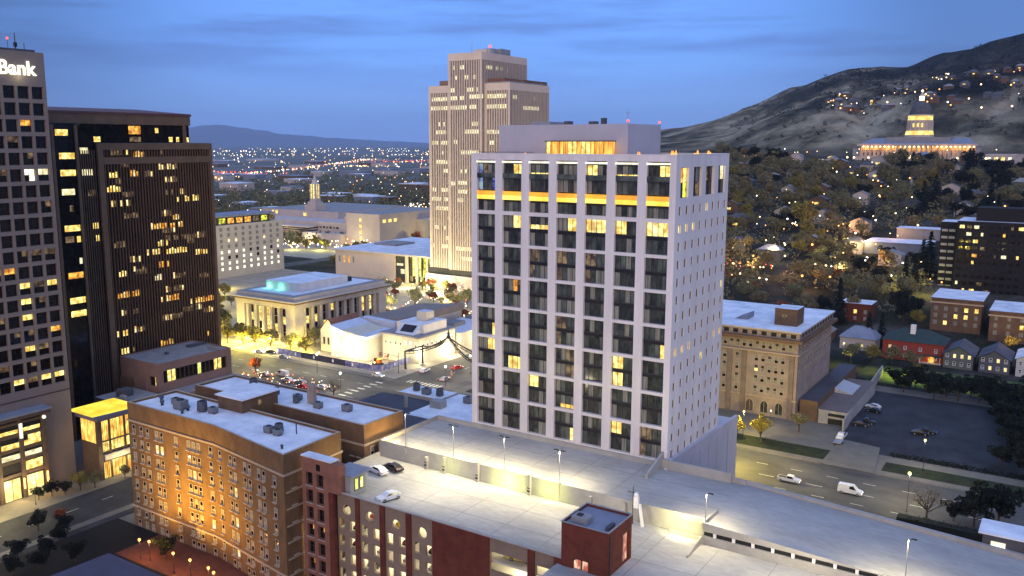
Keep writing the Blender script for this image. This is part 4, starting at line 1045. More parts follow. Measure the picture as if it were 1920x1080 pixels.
# ------------------------------------------------------------ bank tower at the left edge
def bank_tower():
    X = -209.6; t = thing('bank_tower', 'grey tower with a square window grid and lit Bank sign at the left edge', 'tower', (X, 90, 0))
    E_ = Face('E', X); mb = MB()
    us = [(120.75 - 3.4 * k - 2.85, 120.75 - 3.4 * k) for k in range(9)][::-1]
    zs = sorted([(98.2 - 3.87 * k - 2.9, 98.2 - 3.87 * k) for k in range(19)])
    E_.grid(mb, 88, 121.5, 24.0, 106.2, us, zs, .9, 'granite_light')
    E_.quad(mb, 88, 121.5, 0, 24.0, 'granite_light')
    mb.box(X - 30, X - .95, 88, 121.2, 0, 106.1, 'granite_light'); mb.box(X - 30, X - .02, 121.21, 121.5, 0, 106.2, 'granite_light')
    mb.box(X - .01, X + .12, 88, 121.6, 23.4, 23.6, 'dark_metal')
    mb2 = MB(); 
    mb.build('wall', t)
    items = []
    on = {(5, 7): 'lit_white', (5, 8): 'lit_pale', (2, 7): 'lit_orange', (10, 8): 'lit_dim', (10, 7): 'lit_dim', (11, 4): 'lit_yellow', (11, 5): 'lit_orange', (12, 8): 'lit_yellow', (12, 7): 'lit_dim', (12, 6): 'lit_yellow',
          (15, 8): 'lit_orange', (16, 6): 'lit_yellow', (16, 7): 'lit_dim', (18, 8): 'lit_yellow', (18, 7): 'lit_yellow', (18, 6): 'lit_dim', (18, 5): 'lit_yellow', (13, 6): 'lit_yellow', (14, 6): 'lit_yellow', (10, 4): 'lit_yellow', (3, 6): 'lit_dim', (17, 4): 'lit_dim'}
    for k in range(19):
        for c in range(8, -1, -1):
            m = on.get((k, c))
            if m: mats = ('glass_black', 'glass_black', m, m) if m != 'lit_white' else ('glass_black', m, m, m)
            else: mats = ('glass_black',) if rnd.random() < .85 else ('glass_black', 'glass_black', 'glass_black', 'lit_dim')
            items.append((c, E_, us[c][0], 98.2 - 3.87 * k - 2.9, .75, window_mesh(2.85, 2.9, 2, 2, mats, 'black', .05)))
    items.sort(key=lambda q: -q[0])
    put_windows(t, [q[1:] for q in items])
    cu = bpy.data.curves.new('sign_text', 'FONT'); cu.body = 'Bank'; cu.size = 4.2; cu.extrude = .12; cu.offset = .06
    tmp = bpy.data.objects.new('tmp', cu); COL.objects.link(tmp)
    dg = bpy.context.evaluated_depsgraph_get(); me = bpy.data.meshes.new_from_object(tmp.evaluated_get(dg))
    bpy.data.objects.remove(tmp); me.materials.clear(); me.materials.append(M['sign'])
    o = bpy.data.objects.new('sign_letters', me); COL.objects.link(o); o.parent = t
    wd = max(v.co.x for v in me.vertices); s = 9.2 / wd
    o.location = Vector((X + .25, 110.1, 100.8)) - WORLD[t.name]; o.rotation_euler = (R(90), 0, R(90)); o.scale = (s, s * 1.0, 1)
    lamp('POINT', (X + 1.5, 115, 100.5), 60, (1, .9, .5), .5, parent=t)
    mb = MB(); mb.box(X - 29, X - 1, 90, 120, 106.2, 106.8, 'roof_dark'); mb.build('roof', t)
    mb = MB(); mb.tube((X - 3, 116.5, 106.8), (X - 3, 116.5, 110.6), .16, .08, 'dark_metal', 6); mb.tube((X - 3, 118.6, 106.8), (X - 3, 118.6, 108.4), .1, .06, 'dark_metal', 6)
    mb.box(X - 3.3, X - 2.7, 116.2, 116.8, 107.4, 108.4, 'dark_metal'); mb.build('antenna', t)
    MB().ball((X - 3, 114.7, 109.2), .28, 'b_red').tube((X - 3, 114.7, 106.8), (X - 3, 114.7, 109), .05, .05, 'dark_metal', 5).build('warning_light', t)
bank_tower()
# entrance pavilion in front of the tower
def pavilion():
    X = -206.6; t = thing('glass_entrance_hall', 'dark glass entrance hall with a grey-blue roof and tall glowing doors at the tower foot', 'hall', (X, 90, 0))
    E_ = Face('E', X); mb = MB()
    mb.box(X - 2.9, X - .4, 88, 112.9, 0, 20, 'black')
    for z in (6.0, 9.4, 12.2, 15.6, 18.6): mb.box(X - .4, X, 88, 112.9, z, z + .7, 'bronze')
    for y in (89.6, 95, 100.6, 106.2, 111.9): mb.box(X - .4, X + .15, y, y + 1.0, 0, 20, 'bronze')
    mb.build('wall', t)
    mb = MB(); mb.box(X - 2.95, X + 1.4, 88, 114.0, 20.9, 21.3, 'roof_blue'); mb.box(X - 2.9, X + 1.2, 88, 113.8, 20.0, 20.89, 'bronze'); mb.build('roof', t)
    for a, b in ((107.4, 111.4), (101.9, 105.7), (96.2, 100.2)):
        mb = MB(); mb.box(X - .35, X - .3, a, b, .3, 5.4, 'lit_yellow2'); mb.box(X - .3, X - .2, (a + b) / 2 - .06, (a + b) / 2 + .06, .3, 5.4, 'bronze'); mb.build('glass_door', t)
    for (a, b, c, d, m) in ((102, 111.6, 12.95, 14.2, 'lit_yellow'), (107.4, 111.6, 6.8, 9.0, 'lit_yellow'), (101.6, 111.6, 10.2, 11.4, 'lit_pale'), (108.5, 111.6, 14.2, 15.4, 'lit_yellow'), (101.6, 111.6, 16.5, 17.4, 'lit_yellow'), (96, 100, 10, 13, 'lit_yellow'), (96, 100, 16.3, 17.6, 'lit_pale')):
        MB().box(X - .38, X - .33, a, b, c, d, m).build('lit_pane', t)
    for y in (100.9, 106.6): MB().tube((X + .3, y, 15.2), (X + .3, y, 18.8), .42, .42, 'lantern', 8).build('wall_lantern', t)
    MB().ball((X + .4, 112.4, 19), .5, 'lantern').build('wall_lantern', t)
    for y in (106.4, 112.2): MB().tube((X + .35, y, 2.6), (X + .35, y, 5.2), .22, .22, 'b_orange', 6).build('wall_lantern', t)
    lamp('POINT', (X + 2.6, 104, 3.5), 700, (1, .75, .3), 1, parent=t); lamp('POINT', (X + 2.6, 111, 3.5), 500, (1, .6, .25), 1, parent=t)
pavilion()
def atrium():
    t = thing('glass_atrium', 'glowing yellow glass atrium with a bright yellow-lit flat roof between the towers', 'atrium', (-209, 122, 0))
    X = -201.4; zt = 15.8
    mb = MB(); mb.box(-214, X + 1.0, 122.6, 136.6, zt, zt + .8, 'granite_purple'); mb.build('canopy', t)
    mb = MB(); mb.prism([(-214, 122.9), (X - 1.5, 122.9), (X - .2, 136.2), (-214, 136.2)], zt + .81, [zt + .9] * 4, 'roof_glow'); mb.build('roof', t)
    E_ = Face('E', X); S_ = Face('S', 123.6); mb = MB()
    for y in (123.6, 126.3, 130.6, 135.6): mb.box(X - .2, X + .25, y - .25, y + .25, 0, zt, 'bronze')
    mb.box(X - .6, X + .3, 122.9, 124.1, 0, zt, 'bronze')
    for z in (4.8, 7.2, 10.1): mb.box(X - .2, X + .1, 123.6, 136, z - .2, z + .2, 'bronze')
    mb.box(-209.4, X - .6, 123.5, 123.8, 0, zt, 'bronze')
    mb.box(-209.4, X - .6, 123.8, 136, 0, .2, 'pavement'); mb.box(-209.4, X - .2, 135.7, 136, 0, zt, 'granite_purple')
    mb.build('frame', t)
    for a, b in ((124.1, 126.1), (126.5, 130.4), (130.8, 135.4)):
        for c, d, m in ((10.3, 15.7, 'atrium_glow'), (7.4, 9.9, 'lit_yellow'), (.3, 4.6, 'atrium_glow')):
            mb = MB(); mb.box(X - .12, X - .08, a, b, c, d, m)
            for k in range(1, 4): mb.box(X - .08, X - .02, a + (b - a) * k / 4 - .04, a + (b - a) * k / 4 + .04, c, d, 'bronze')
            mb.build('glass_panel', t)
    for k in range(5):
        a = -209 + 1.45 * k; MB().box(a, a + 1.3, 123.36, 123.42, 9.6, 15.5, 'atrium_glow').build('glass_panel', t)
    MB().box(X - .1, X + .6, 124.4, 135, 5.2, 6.6, 'stone').build('sign_band', t)
    lamp('POINT', (X + 2.5, 129, 4), 500, (1, .8, .35), 1, parent=t)
atrium()
t = tag(MB().box(-224, -211.5, 136.8, 148.6, 0, 15.2, 'granite_brown', 'roof_grey').box(-219.5, -216.5, 140.5, 144, 15.2, 17.2, 'roof_dark').box(-214, -212, 138, 139, 15.2, 17, 'grey_metal').build('service_building'), 'low dark service building with a dark box on its roof behind the yellow atrium', 'building')

# ------------------------------------------------------------ dark bronze office tower
def bronze_tower():
    X = -235; t = thing('bronze_office_tower', 'dark bronze office tower with close vertical ribs and a set-back dark red crown', 'tower', (X, 140, 0))
    E_ = Face('E', X); mb = MB()
    mb.box(X - 40, X - .3, 149.8, 189.6, 0, 84.9, 'glass_brown'); mb.build('curtain_wall', t)
    mb = MB()
    mb.box(X - .3, X + .5, 149.7, 151.4, 0, 84.9, 'bronze2'); mb.box(X - .3, X + .3, 188.9, 189.9, 0, 84.9, 'bronze2')
    mb.box(X - .3, X + .35, 151.4, 188.9, 83.0, 84.9, 'bronze2'); mb.box(X - .3, X + .3, 151.4, 188.9, 78.9, 80.9, 'bronze2')
    for i in range(38):
        y = 151.9 + i * .985; mb.box(X - .3, X + .18, y, y + .17, 8, 83, 'bronze2')
    mb.box(X - 40, X - 39, 149.8, 189.6, 0, 85.2, 'bronze2'); mb.build('rib_frame', t)
    MB().box(X - 39.5, X - .4, 150, 189.4, 84.92, 85.0, 'roof_dark').build('roof', t)
    # southern slab, a little set back
    mb = MB(); mb.box(X - 41, X - 1.0, 136.5, 149.69, 0, 90, 'glass_black')
    for i in range(7):
        y = 145.0 + i * .7; mb.box(X - 1.0, X - .6, y, y + .2, 0, 83, 'bronze2')
    for y in (137.2, 144.2): mb.box(X - 1.0, X - .5, y - .4, y + .4, 0, 90, 'bronze2')
    mb.build('south_slab', t)
    # crown
    mb = MB(); mb.box(X - 30, X - 3, 136.5, 183.9, 85.01, 90.4, 'glass_black')
    for y in (145.6, 181.5): mb.box(X - 3, X - 2.6, y, y + 1.1, 85.01, 90.4, 'bronze2')
    mb.box(X - 30, X - 2.5, 136.5, 184.2, 90.4, 93.2, 'bronze2'); mb.prism([(X - 31, 136.2), (X - 2.3, 136.2), (X - 2.3, 184.6), (X - 31, 184.6)], 93.2, [96.0, 93.9, 93.9, 96.0], 'crown_red')
    mb.build('crown', t)
    rows = [(87.2, 146.6, 148.6, 'lit_pale'), (85.3, 149.6, 153, 'lit_yellow'), (85.6, 146.6, 149, 'lit_dim'), (87.6, 162.4, 166.4, 'lit_orange'), (85.3, 162.6, 166.4, 'lit_dim'), (88.0, 171.5, 172.6, 'lit_yellow'), (85.3, 176.3, 177.6, 'lit_yellow'), (85.3, 179.0, 180.0, 'lit_yellow'), (85.2, 182.2, 183.6, 'lit_yellow')]
    for z, a, b, m in rows: MB().box(X - 3, X - 2.93, a, b, z, z + (2.4 if m == 'lit_orange' else 1.5), m).build('lit_window', t)
    rr = random.Random(11)
    strips = [(75.0, 153, 156, 'y'), (75.2, 160, 164, 'o'), (75, 165, 168, 'd'), (70.9, 152, 156.5, 'y'), (66.9, 176, 184, 'y'), (66.6, 153, 160, 'd'), (59.0, 166, 177.5, 'o'), (51.2, 164, 169, 'y'), (50.9, 171, 178.5, 'y'), (49.6, 182, 186.5, 'y'), (54.5, 153, 158, 'd'),
              (47.0, 168, 172, 'o'), (46.9, 159, 163, 'd'), (43.2, 165.5, 169, 'w'), (39.4, 153.5, 160.5, 'o'), (36.2, 168, 175, 'o'), (34.0, 179, 188, 'o'), (31.8, 176, 183, 'd'), (28.3, 158, 162, 'd'), (27.9, 152, 156, 'y'), (30.3, 184, 188, 'd'), (62.9, 157, 163, 'd'), (62.7, 170, 174, 'd'), (81.5, 153, 158, 'd'), (81.6, 158.8, 160.2, 'y'), (81.6, 171, 173, 'd'), (78, 157, 160, 'd'), (55, 170, 186, 'd'), (43.0, 173, 178, 'd'), (39, 170, 177, 'd')]
    strips += [(rr.randint(5, 20) * 3.9 + 2.9, q, q + rr.uniform(2, 6), rr.choice('dddoy')) for q in [rr.uniform(152, 184) for _ in range(26)]]  # random extra strips: lit windows, and dim glows painted in as reflections
    for z, a, b, c in strips:
        mb = MB(); y = a
        while y < b:
            if rr.random() < .85: mb.box(X - .3, X - .22, y, min(b, y + .9), z, z + 1.9 * rr.uniform(.7, 1), {'y': 'lit_yellow', 'o': 'lit_orange', 'd': 'lit_dim', 'w': 'lit_pale'}[c] if rr.random() < .8 else 'lit_warm')
            y += .985
        if mb.f: mb.build('lit_window', t)
    for z, a, b, c in ((87, 138.3, 142, 'lit_yellow'), (80.6, 139, 143.5, 'lit_yellow'), (75.9, 139, 143.5, 'lit_yellow'), (70.6, 139, 142.8, 'lit_pale'), (60.4, 139, 143.6, 'lit_yellow'), (57.2, 142.4, 143.5, 'lit_yellow'), (57.3, 139, 141.5, 'lit_dim'), (51, 142.7, 143.5, 'lit_pale'), (47, 139, 143.5, 'lit_orange'), (39.8, 139, 143.6, 'lit_yellow'), (36, 139, 143.6, 'lit_yellow'), (66, 141, 142, 'lit_dim')):
        MB().box(X - 1, X - .93, a, b, z, z + 1.7, c).build('lit_window', t)
    for z, a, b, c in ((75.9, 145.2, 148.8, 'lit_pale'), (82, 145.2, 147.6, 'lit_pale'), (60.6, 147.6, 149.4, 'lit_yellow'), (57, 148.3, 149.4, 'lit_yellow'), (70, 146.8, 149, 'lit_dim')):
        MB().box(X - .99, X - .92, a, b, z, z + 1.7, c).build('lit_window', t)
bronze_tower()
# brown stucco building with terrace
def stucco():
    t = thing('stucco_office', 'low brown stucco office block with a lit window strip and a lower terrace', 'building', (-232, 150.5, 0))
    mb = MB(); E_ = Face('E', -214.0); S_ = Face('S', 150.6)
    E_.grid(mb, 150.6, 176.5, 0, 23, [(152.2, 175)], [(17.0, 20.6)], .8, 'stucco_brown')
    S_.grid(mb, -232, -214, 0, 23, [(-218.4, -215.4)], [(16.2, 19.0)], .6, 'stucco_brown')
    mb.box(-232, -214.81, 176.2, 176.49, 0, 23, 'stucco_brown'); mb.box(-232, -231.7, 150.61, 176.19, 0, 23, 'stucco_brown'); mb.box(-230.5, -226, 149.2, 150.59, 9, 17.5, 'bronze2')
    mb.box(-214, -207.6, 152.8, 177.5, 0, 14.6, 'stucco_brown', 'roof_grey'); mb.build('wall', t)
    mb = MB(); mb.box(-231.7, -214.3, 150.9, 176.2, 22.5, 22.65, 'roof_grey'); mb.build('roof', t)
    MB().box(-227, -225, 170, 176, 22.66, 23.3, 'roof_dark').build('roof_duct', t); MB().box(-224, -223, 160, 161, 22.66, 23.4, 'roof_dark').build('roof_vent', t); MB().box(-220, -215, 172.4, 172.8, 22.7, 23.5, 'grey_metal').build('roof_duct', t)
    for i in range(15):
        a = 152.3 + i * 1.5; m = 'lit_yellow' if i in (1, 2, 9) else ('lit_greenish' if i == 8 else ('lit_yellow' if i in (12, 13) else 'glass_black'))
        if i == 9: m = 'glass_black'
        inst('window', window_mesh(1.4, 3.5, 1, 1, (m,), 'bronze', .1), t, E_.p(a, 17.05, .6), E_.rz)
    inst('window', window_mesh(2.9, 2.7, 3, 1, ('glass_black', 'glass_black', 'lit_yellow')), t, S_.p(-218.35, 16.25, .5), 0)
    MB().tube((-219.6, 150.5, 4), (-219.6, 150.5, 17), .1, .1, 'grey_metal', 6).build('downpipe', t)
stucco()

# ------------------------------------------------------------ dark roofed hall and white-roofed shops behind the hotel
t = thing('dark_roofed_hall', 'low hall with a broad charcoal roof between the hotel and the intersection', 'building', (-178, 182, 0))
MB().box(-176.5, -140, 176, 196.5, 0, 7.6, 'brick_grey').prism([(-176.5, 196.5), (-140, 196.5), (-152, 204), (-176.5, 204)], 0, 7.6, 'brick_grey').build('wall', t)
MB().prism([(-176.8, 175.8), (-139.8, 175.8), (-139.8, 200), (-152, 204.3), (-177, 204.3)], 7.61, 8.1, 'roof_charcoal').build('roof', t)
MB().box(-160.8, -160.0, 195, 195.8, 8.11, 11.6, 'grey_metal').build('chimney', t)
MB().box(-154.4, -150.4, 199, 202, 8.11, 10.4, 'grey_wall').build('stair_hut', t)
t = thing('white_roofed_shops', 'low shops with bluish-white roofs cluttered with machines at the foot of the white tower', 'building', (-170, 204.4, 0))
MB().box(-172, -156, 204.4, 215, 0, 8.6, 'grey_wall', 'roof_white').box(-155.9, -134, 204.4, 216, 0, 8.0, 'grey_wall', 'roof_white').box(-156, -136, 190, 204.39, 7.0, 8.3, 'grey_wall', 'roof_white').build('wall', t)
MB().box(-171.8, -156.2, 204.5, 204.8, 8.6, 9.1, 'stone_trim').build('parapet', t)
for i, (x, y, k, l) in enumerate(((-168, 210, 1, 'blue-grey round unit at the left on the shop roof'), (-163, 208.6, 0, 'pale boxy unit in the middle of the shop roof'), (-158.5, 209.4, 1, 'dark round unit at the right corner of the shop roof'), (-148, 209.6, 0, 'long dark unit on the shop roof beside the white tower'))):
    air_unit(x, y, 8.61 if x < -156 else 8.01, 1.4, k, l)

# ------------------------------------------------------------ generic small window helper
def win_grid(parent, fc, us, zs, w_, h_, pick, depth=.02, nx=1, ny=1, fr='frame', cap=100, name='window', sill=None):
    items = []
    for j, z in enumerate(zs):
        for i, u in enumerate(us):
            m = pick(i, j); m = m if isinstance(m, tuple) else (m,)
            items.append((fc, u, z, depth, window_mesh(w_, h_, nx, ny, m, fr, .07, sill)))
    put_windows(parent, items, name, cap)

# ------------------------------------------------------------ colonnaded granite building
def colonnade():
    X0, X1, Y0, Y1, Z = -305.5, -269.3, 256.2, 314.5, 20.0
    t = thing('colonnaded_building', 'square pale stone building ringed by tall columns with a green-lit box on its roof', 'building', (X0, Y0, 0))
    mb = MB(); mb.box(X0 + 2.2, X1 - 2.2, Y0 + 2.2, Y1 - 2.2, 0, 16.3, 'stone'); mb.box(X0, X1, Y0, Y1, 0, 1.4, 'stone')
    for a, b in ((X0, Y0), (X1 - 5, Y0), (X0, Y1 - 5), (X1 - 5, Y1 - 5)): mb.box(a, a + 5, b, b + 5, 1.4, 16.3, 'stone')
    mb.build('wall', t)
    mb = MB(); mb.box(X0 - .3, X1 + .3, Y0 - .3, Y1 + .3, 16.31, 18.4, 'stone'); mb.box(X0 - 1.4, X1 + 1.4, Y0 - 1.4, Y1 + 1.4, 18.41, 19.0, 'bronze2')
    mb.box(X0 - 1.5, X1 + 1.5, Y0 - 1.5, Y1 + 1.5, 19.01, 19.5, 'stone'); mb.box(X0 + .3, X1 - .3, Y0 + .3, Y1 - .3, 19.5, 21.3, 'stone', 'roof_grey'); mb.build('entablature', t)
    mb = MB(); mb.box(X0 + 4, X1 - 4, Y0 + 4, Y1 - 4, 21.31, 21.4, 'roof_white'); mb.build('roof', t)
    mb = MB(); mb.box(-299, -278, 268, 298, 21.41, 25.0, 'white_wall', 'roof_white'); mb.box(-285, -281, 299, 304, 21.41, 23.4, 'dark_metal'); mb.build('roof_house', t)
    for i in range(6): x = X0 + 5.6 + i * 4.9; MB().tube((x + .6, Y0 + 1, 1.4), (x + .6, Y0 + 1, 16.3), .85, .72, 'stone', 12).build('column', t)
    for i in range(10): y = Y0 + 6.4 + i * 5.0; MB().tube((X1 - 1, y, 1.4), (X1 - 1, y, 16.3), .85, .72, 'stone', 12).build('column', t)
    S_ = Face('S', Y0 + 2.15); E_ = Face('E', X1 - 2.15)
    litS = {(0, 2), (1, 2), (2, 0), (2, 1), (2, 2), (4, 2), (1, 3), (2, 3), (3, 1), (2, 3)}
    litE = {(0, 2), (1, 2), (2, 1), (3, 1), (3, 3), (4, 1), (7, 3), (7, 2), (8, 3), (8, 2), (5, 0)}
    zs = [2.0, 5.4, 8.8, 12.2]
    win_grid(t, S_, [X0 + 7.2 + i * 4.9 for i in range(5)], zs, 2.2, 3.2, lambda i, j: 'lit_yellow' if (i, j) in litS else 'glass_black', 0, 2, 2)
    win_grid(t, E_, [Y0 + 8.0 + i * 5.0 for i in range(9)], zs, 2.2, 3.2, lambda i, j: 'lit_yellow' if (i, j) in litE else 'glass_black', 0, 2, 2)
    for x, y in ((-297, 266.8), (-289.5, 266.4), (-280, 266.6)):
        if x < -283: MB().box(x - .3, x + .3, y - .3, y + .3, 21.41, 21.9, 'b_green').build('green_lamp', t); lamp('POINT', (x, y + .5, 22.4), 130, (.1, 1, .5), .3, parent=t)
    for x in (-299, -289, -279): lamp('POINT', (x, Y0 - 5, 3), 1900, (1, .84, .28), .6, parent=t)
colonnade()

# ------------------------------------------------------------ grey administration block behind
def grey_block():
    X = -450; t = thing('grey_office_block', 'long pale grey office block with rows of square lit windows and a dark roof deck', 'building', (X, 300, 0))
    MB().box(X - 26, X, 300, 420, 0, 33.5, 'stone').build('wall', t)
    MB().box(X - 22, X - 3, 302, 412, 33.51, 38.3, 'glass').build('top_floor', t)
    MB().box(X - 24, X - 1.5, 300, 414, 38.31, 39.6, 'roof_blue').build('roof', t)
    for i in range(16):
        y = 306 + i * 7; m = 'lit_orange' if i in (11, 12, 10) else ('lit_green' if i in (14, 9) else 'lit_dim')
        MB().box(X - 3, X - 2.9, y, y + 5, 34.2, 37.6, m).build('lit_window', t)
    E_ = Face('E', X); rr = random.Random(5)
    lt = {(0,): 1}
    def pick(i, j):
        if j in (0, 1): return 'lit_white' if rr.random() < .97 else 'glass_black'
        if j == 2: return 'lit_white' if rr.random() < .45 else 'glass_black'
        if j == 3: return 'lit_white' if rr.random() < .75 else 'glass_black'
        return 'lit_pale' if rr.random() < .08 else 'curtain'
    win_grid(t, E_, [414 - k * 5.9 for k in range(12)], [4.6 + 3.6 * j for j in range(8)], 2.0, 2.1, pick, -.03)
grey_block()

# ------------------------------------------------------------ church office tower
def office_tower():
    t = thing('ribbed_office_tower', 'tall beige stepped office tower with fine vertical ribs and a higher centre block', 'tower', (-305, 413, 0))
    def block(name, x0, x1, y0, y1, z0, z1, pitch=1.55, cap=4, blank=False):
        mb = MB(); mb.box(x0 + .35, x1 - .35, y0 + .35, y1 - .35, z0, z1 - .2, 'tower_glass')
        mb.box(x0, x1, y0, y1, z1 - cap, z1, 'rib_stone')
        n = int((x1 - x0) / pitch); m = int((y1 - y0) / pitch)
        for i in range(n + 1):
            x = x0 + (x1 - x0) * i / n; w_ = .5 if i % 1 == 0 else .5; a = min(max(x - w_, x0), x1 - 2 * w_); mb.box(a, a + w_ * (2 if i in (0, n) else 1), y0, y0 + .36, z0, z1 - cap - .01, 'rib_stone')
        for i in range(m + 1):
            y = y0 + (y1 - y0) * i / m; a = min(max(y - .5, y0 + .37), y1 - 1); mb.box(x1 - .36, x1, a, a + (1.0 if i in (0, m) else .62), z0, z1 - cap - .01, 'rib_stone_e_shade')  # east ribs take a darker copy of the stone, shade put into colour
        mb.build(name, t)
    block('centre_block', -304.7, -281.8, 413, 461, 12, 134.4)
    block('west_wing', -320.2, -304.71, 415, 452, 12, 117.2)
    block('east_wing', -281.79, -265.3, 416, 459, 12, 117.6)
    MB().box(-281.7, -266, 417, 458, 117.61, 118.4, 'roof_grey').box(-281, -270, 418, 432, 118.4, 120.2, 'brick_orange').box(-279, -266.2, 432, 458, 118.4, 119.8, 'bronze2').build('terrace_screen', t)
    MB().box(-313, -305, 416, 440, 117.21, 120, 'stucco_brown').build('roof_screen', t)
    MB().box(-295, -287, 425, 440, 134.41, 137.2, 'rib_stone').box(-290, -284, 436, 446, 134.41, 138, 'grey_metal').lathe((-288, 430, 134.4), [(4, 0), (4, 3), (3.6, 3.2)], 'grey_metal', 14).build('roof_plant', t)
    MB().tube((-300.5, 430, 134.4), (-299.8, 430, 143), .16, .1, 'grey_metal', 5).build('mast', t)
    MB().ball((-287.5, 430, 139), .8, 'b_red').build('warning_light', t)
    MB().box(-321, -264, 414.6, 460, 8.5, 12, 'black').build('shadow_gap', t)
    MB().box(-322, -262, 412.5, 462, 0, 8.5, 'rib_stone').build('base', t)
    rr = random.Random(21)
    rows = [(125.6, -301, -291, .5), (113.2, -303, -300, .8), (113.2, -292, -283, .4), (108.6, -318, -306, 1), (108.8, -303, -295, .5), (109.4, -290, -282, 1), (109.4, -280, -268, 1),
            (103.6, -319, -306, 1), (103.6, -304, -292, 1), (103.8, -290, -286, .8), (103.8, -281, -268, .95), (94.5, -289, -285, .5), (90, -317, -306, .5), (90, -306, -300, .9), (90.2, -293, -285, 1), (90, -281, -272, .8),
            (84, -318, -306, .7), (84.4, -301, -298, .6), (78.4, -311, -302, .4), (78.6, -296, -285, .9), (73, -315, -307, 1), (68, -310, -307, .7), (61.5, -298, -292, 1), (56.5, -298, -293, .9), (57, -318, -306, .3), (61, -303, -301, .8),
            (51.6, -299, -295, .9), (46.2, -316, -300, .5), (40.6, -312, -298, .5), (40.6, -290, -283, .4), (35, -318, -302, .4), (29, -309, -296, .6), (23.6, -300, -286, .8), (18, -296, -285, .5), (35, -280, -268, .6), (64, -280, -276, .6), (98.6, -300, -288, .2), (68, -298, -286, .3), (51.6, -319, -306, .3), (84, -280, -270, .5), (73, -280, -268, .35), (56, -280, -270, .3), (46, -280, -268, .4), (24, -318, -305, .4), (29, -280, -268, .4), (120, -300, -286, .25), (94.5, -318, -308, .25)]
    for z, a, b, p in rows:
        y = 413.3 if -304.7 < a < -281.8 else (415.3 if a < -304.7 else 416.3)
        mb = MB(); x = a
        while x < b:
            if rr.random() < min(1, p + .12): mb.box(x + .0, x + 1.2, y - .02, y + .05, z, z + 2.2, 'lit_pale')
            x += 1.55
        if mb.f: mb.build('lit_window', t)
    for z, a, b, p in ((103.4, 431, 448, .95), (109, 420, 424, .7), (113.6, 427, 430, .8), (113.6, 441, 444, .8), (109, 441, 444, .8)):
        mb = MB(); y = a
        while y < b:
            if rr.random() < p: mb.box(-265.66, -265.6, y, y + 1, z, z + 2, 'lit_pale')
            y += 1.55
        if mb.f: mb.build('lit_window', t)
    for z, p in ((125.6, .6),):
        mb = MB(); y = 418
        while y < 440:
            if rr.random() < p: mb.box(-282.16, -282.1, y, y + 1, z, z + 2, 'lit_pale')
            y += 1.55
        if mb.f: mb.build('lit_window', t)
office_tower()
# plaza building with the tall lit colonnade
def plaza():
    t = thing('plaza_library', 'long low building with a blue-white roof and a tall yellow-lit glass colonnade', 'building', (-400, 416, 0))
    MB().box(-402, -352, 420, 500, 0, 16.3, 'stone_pink').box(-351.9, -262, 426, 428, 0, 3.2, 'stone_pink').build('wall', t)
    MB().box(-404, -262, 418.5, 412.3 + 90, 16.31, 17.4, 'stone', 'roof_white').build('roof', t)
    for i in range(11):
        x = -343 + i * 8.2; MB().box(x, x + 1.5, 419, 420.6, 0, 16.3, 'stone').build('pillar', t)
    S_ = Face('S', 424.5)
    for i in range(10):
        x = -341.5 + i * 8.2; MB().box(x, x + 6.7, 424.4, 424.7, 0, 16.2, 'lit_green' if i != 0 else 'lit_greenish').box(x, x + 6.7, 424.3, 424.39, 7.6, 8.3, 'stone').box(x + 3.2, x + 3.5, 424.3, 424.39, 0, 16.2, 'frame').build('glass_bay', t)
        MB().box(x + .4, x + 6.3, 424.1, 424.3, 0, 3.6, 'lit_orange' if i > 2 else 'glass').build('doors', t)
    MB().box(-352, -343.2, 421, 424, 0, 16.3, 'glass').box(-351, -346, 420.9, 420.99, 10, 11.4, 'lit_pale').box(-348, -345, 420.9, 420.99, 5, 8, 'lit_pale').build('glass_corner', t)
    for i in range(4): MB().box(-399 + i * 4, -397.6 + i * 4, 419.9, 420, 9, 13, 'lit_orange' if i in (1, 2) else 'curtain').build('window', t)
    MB().box(-395, -376, 450, 470, 17.41, 18.6, 'roof_grey').box(-330, -318, 445, 455, 17.41, 18.2, 'grey_metal').build('roof_machine', t)
    for x in (-336, -320, -304, -288): lamp('POINT', (x, 415, 5), 1100, (1, .82, .14), 1, parent=t)
plaza()
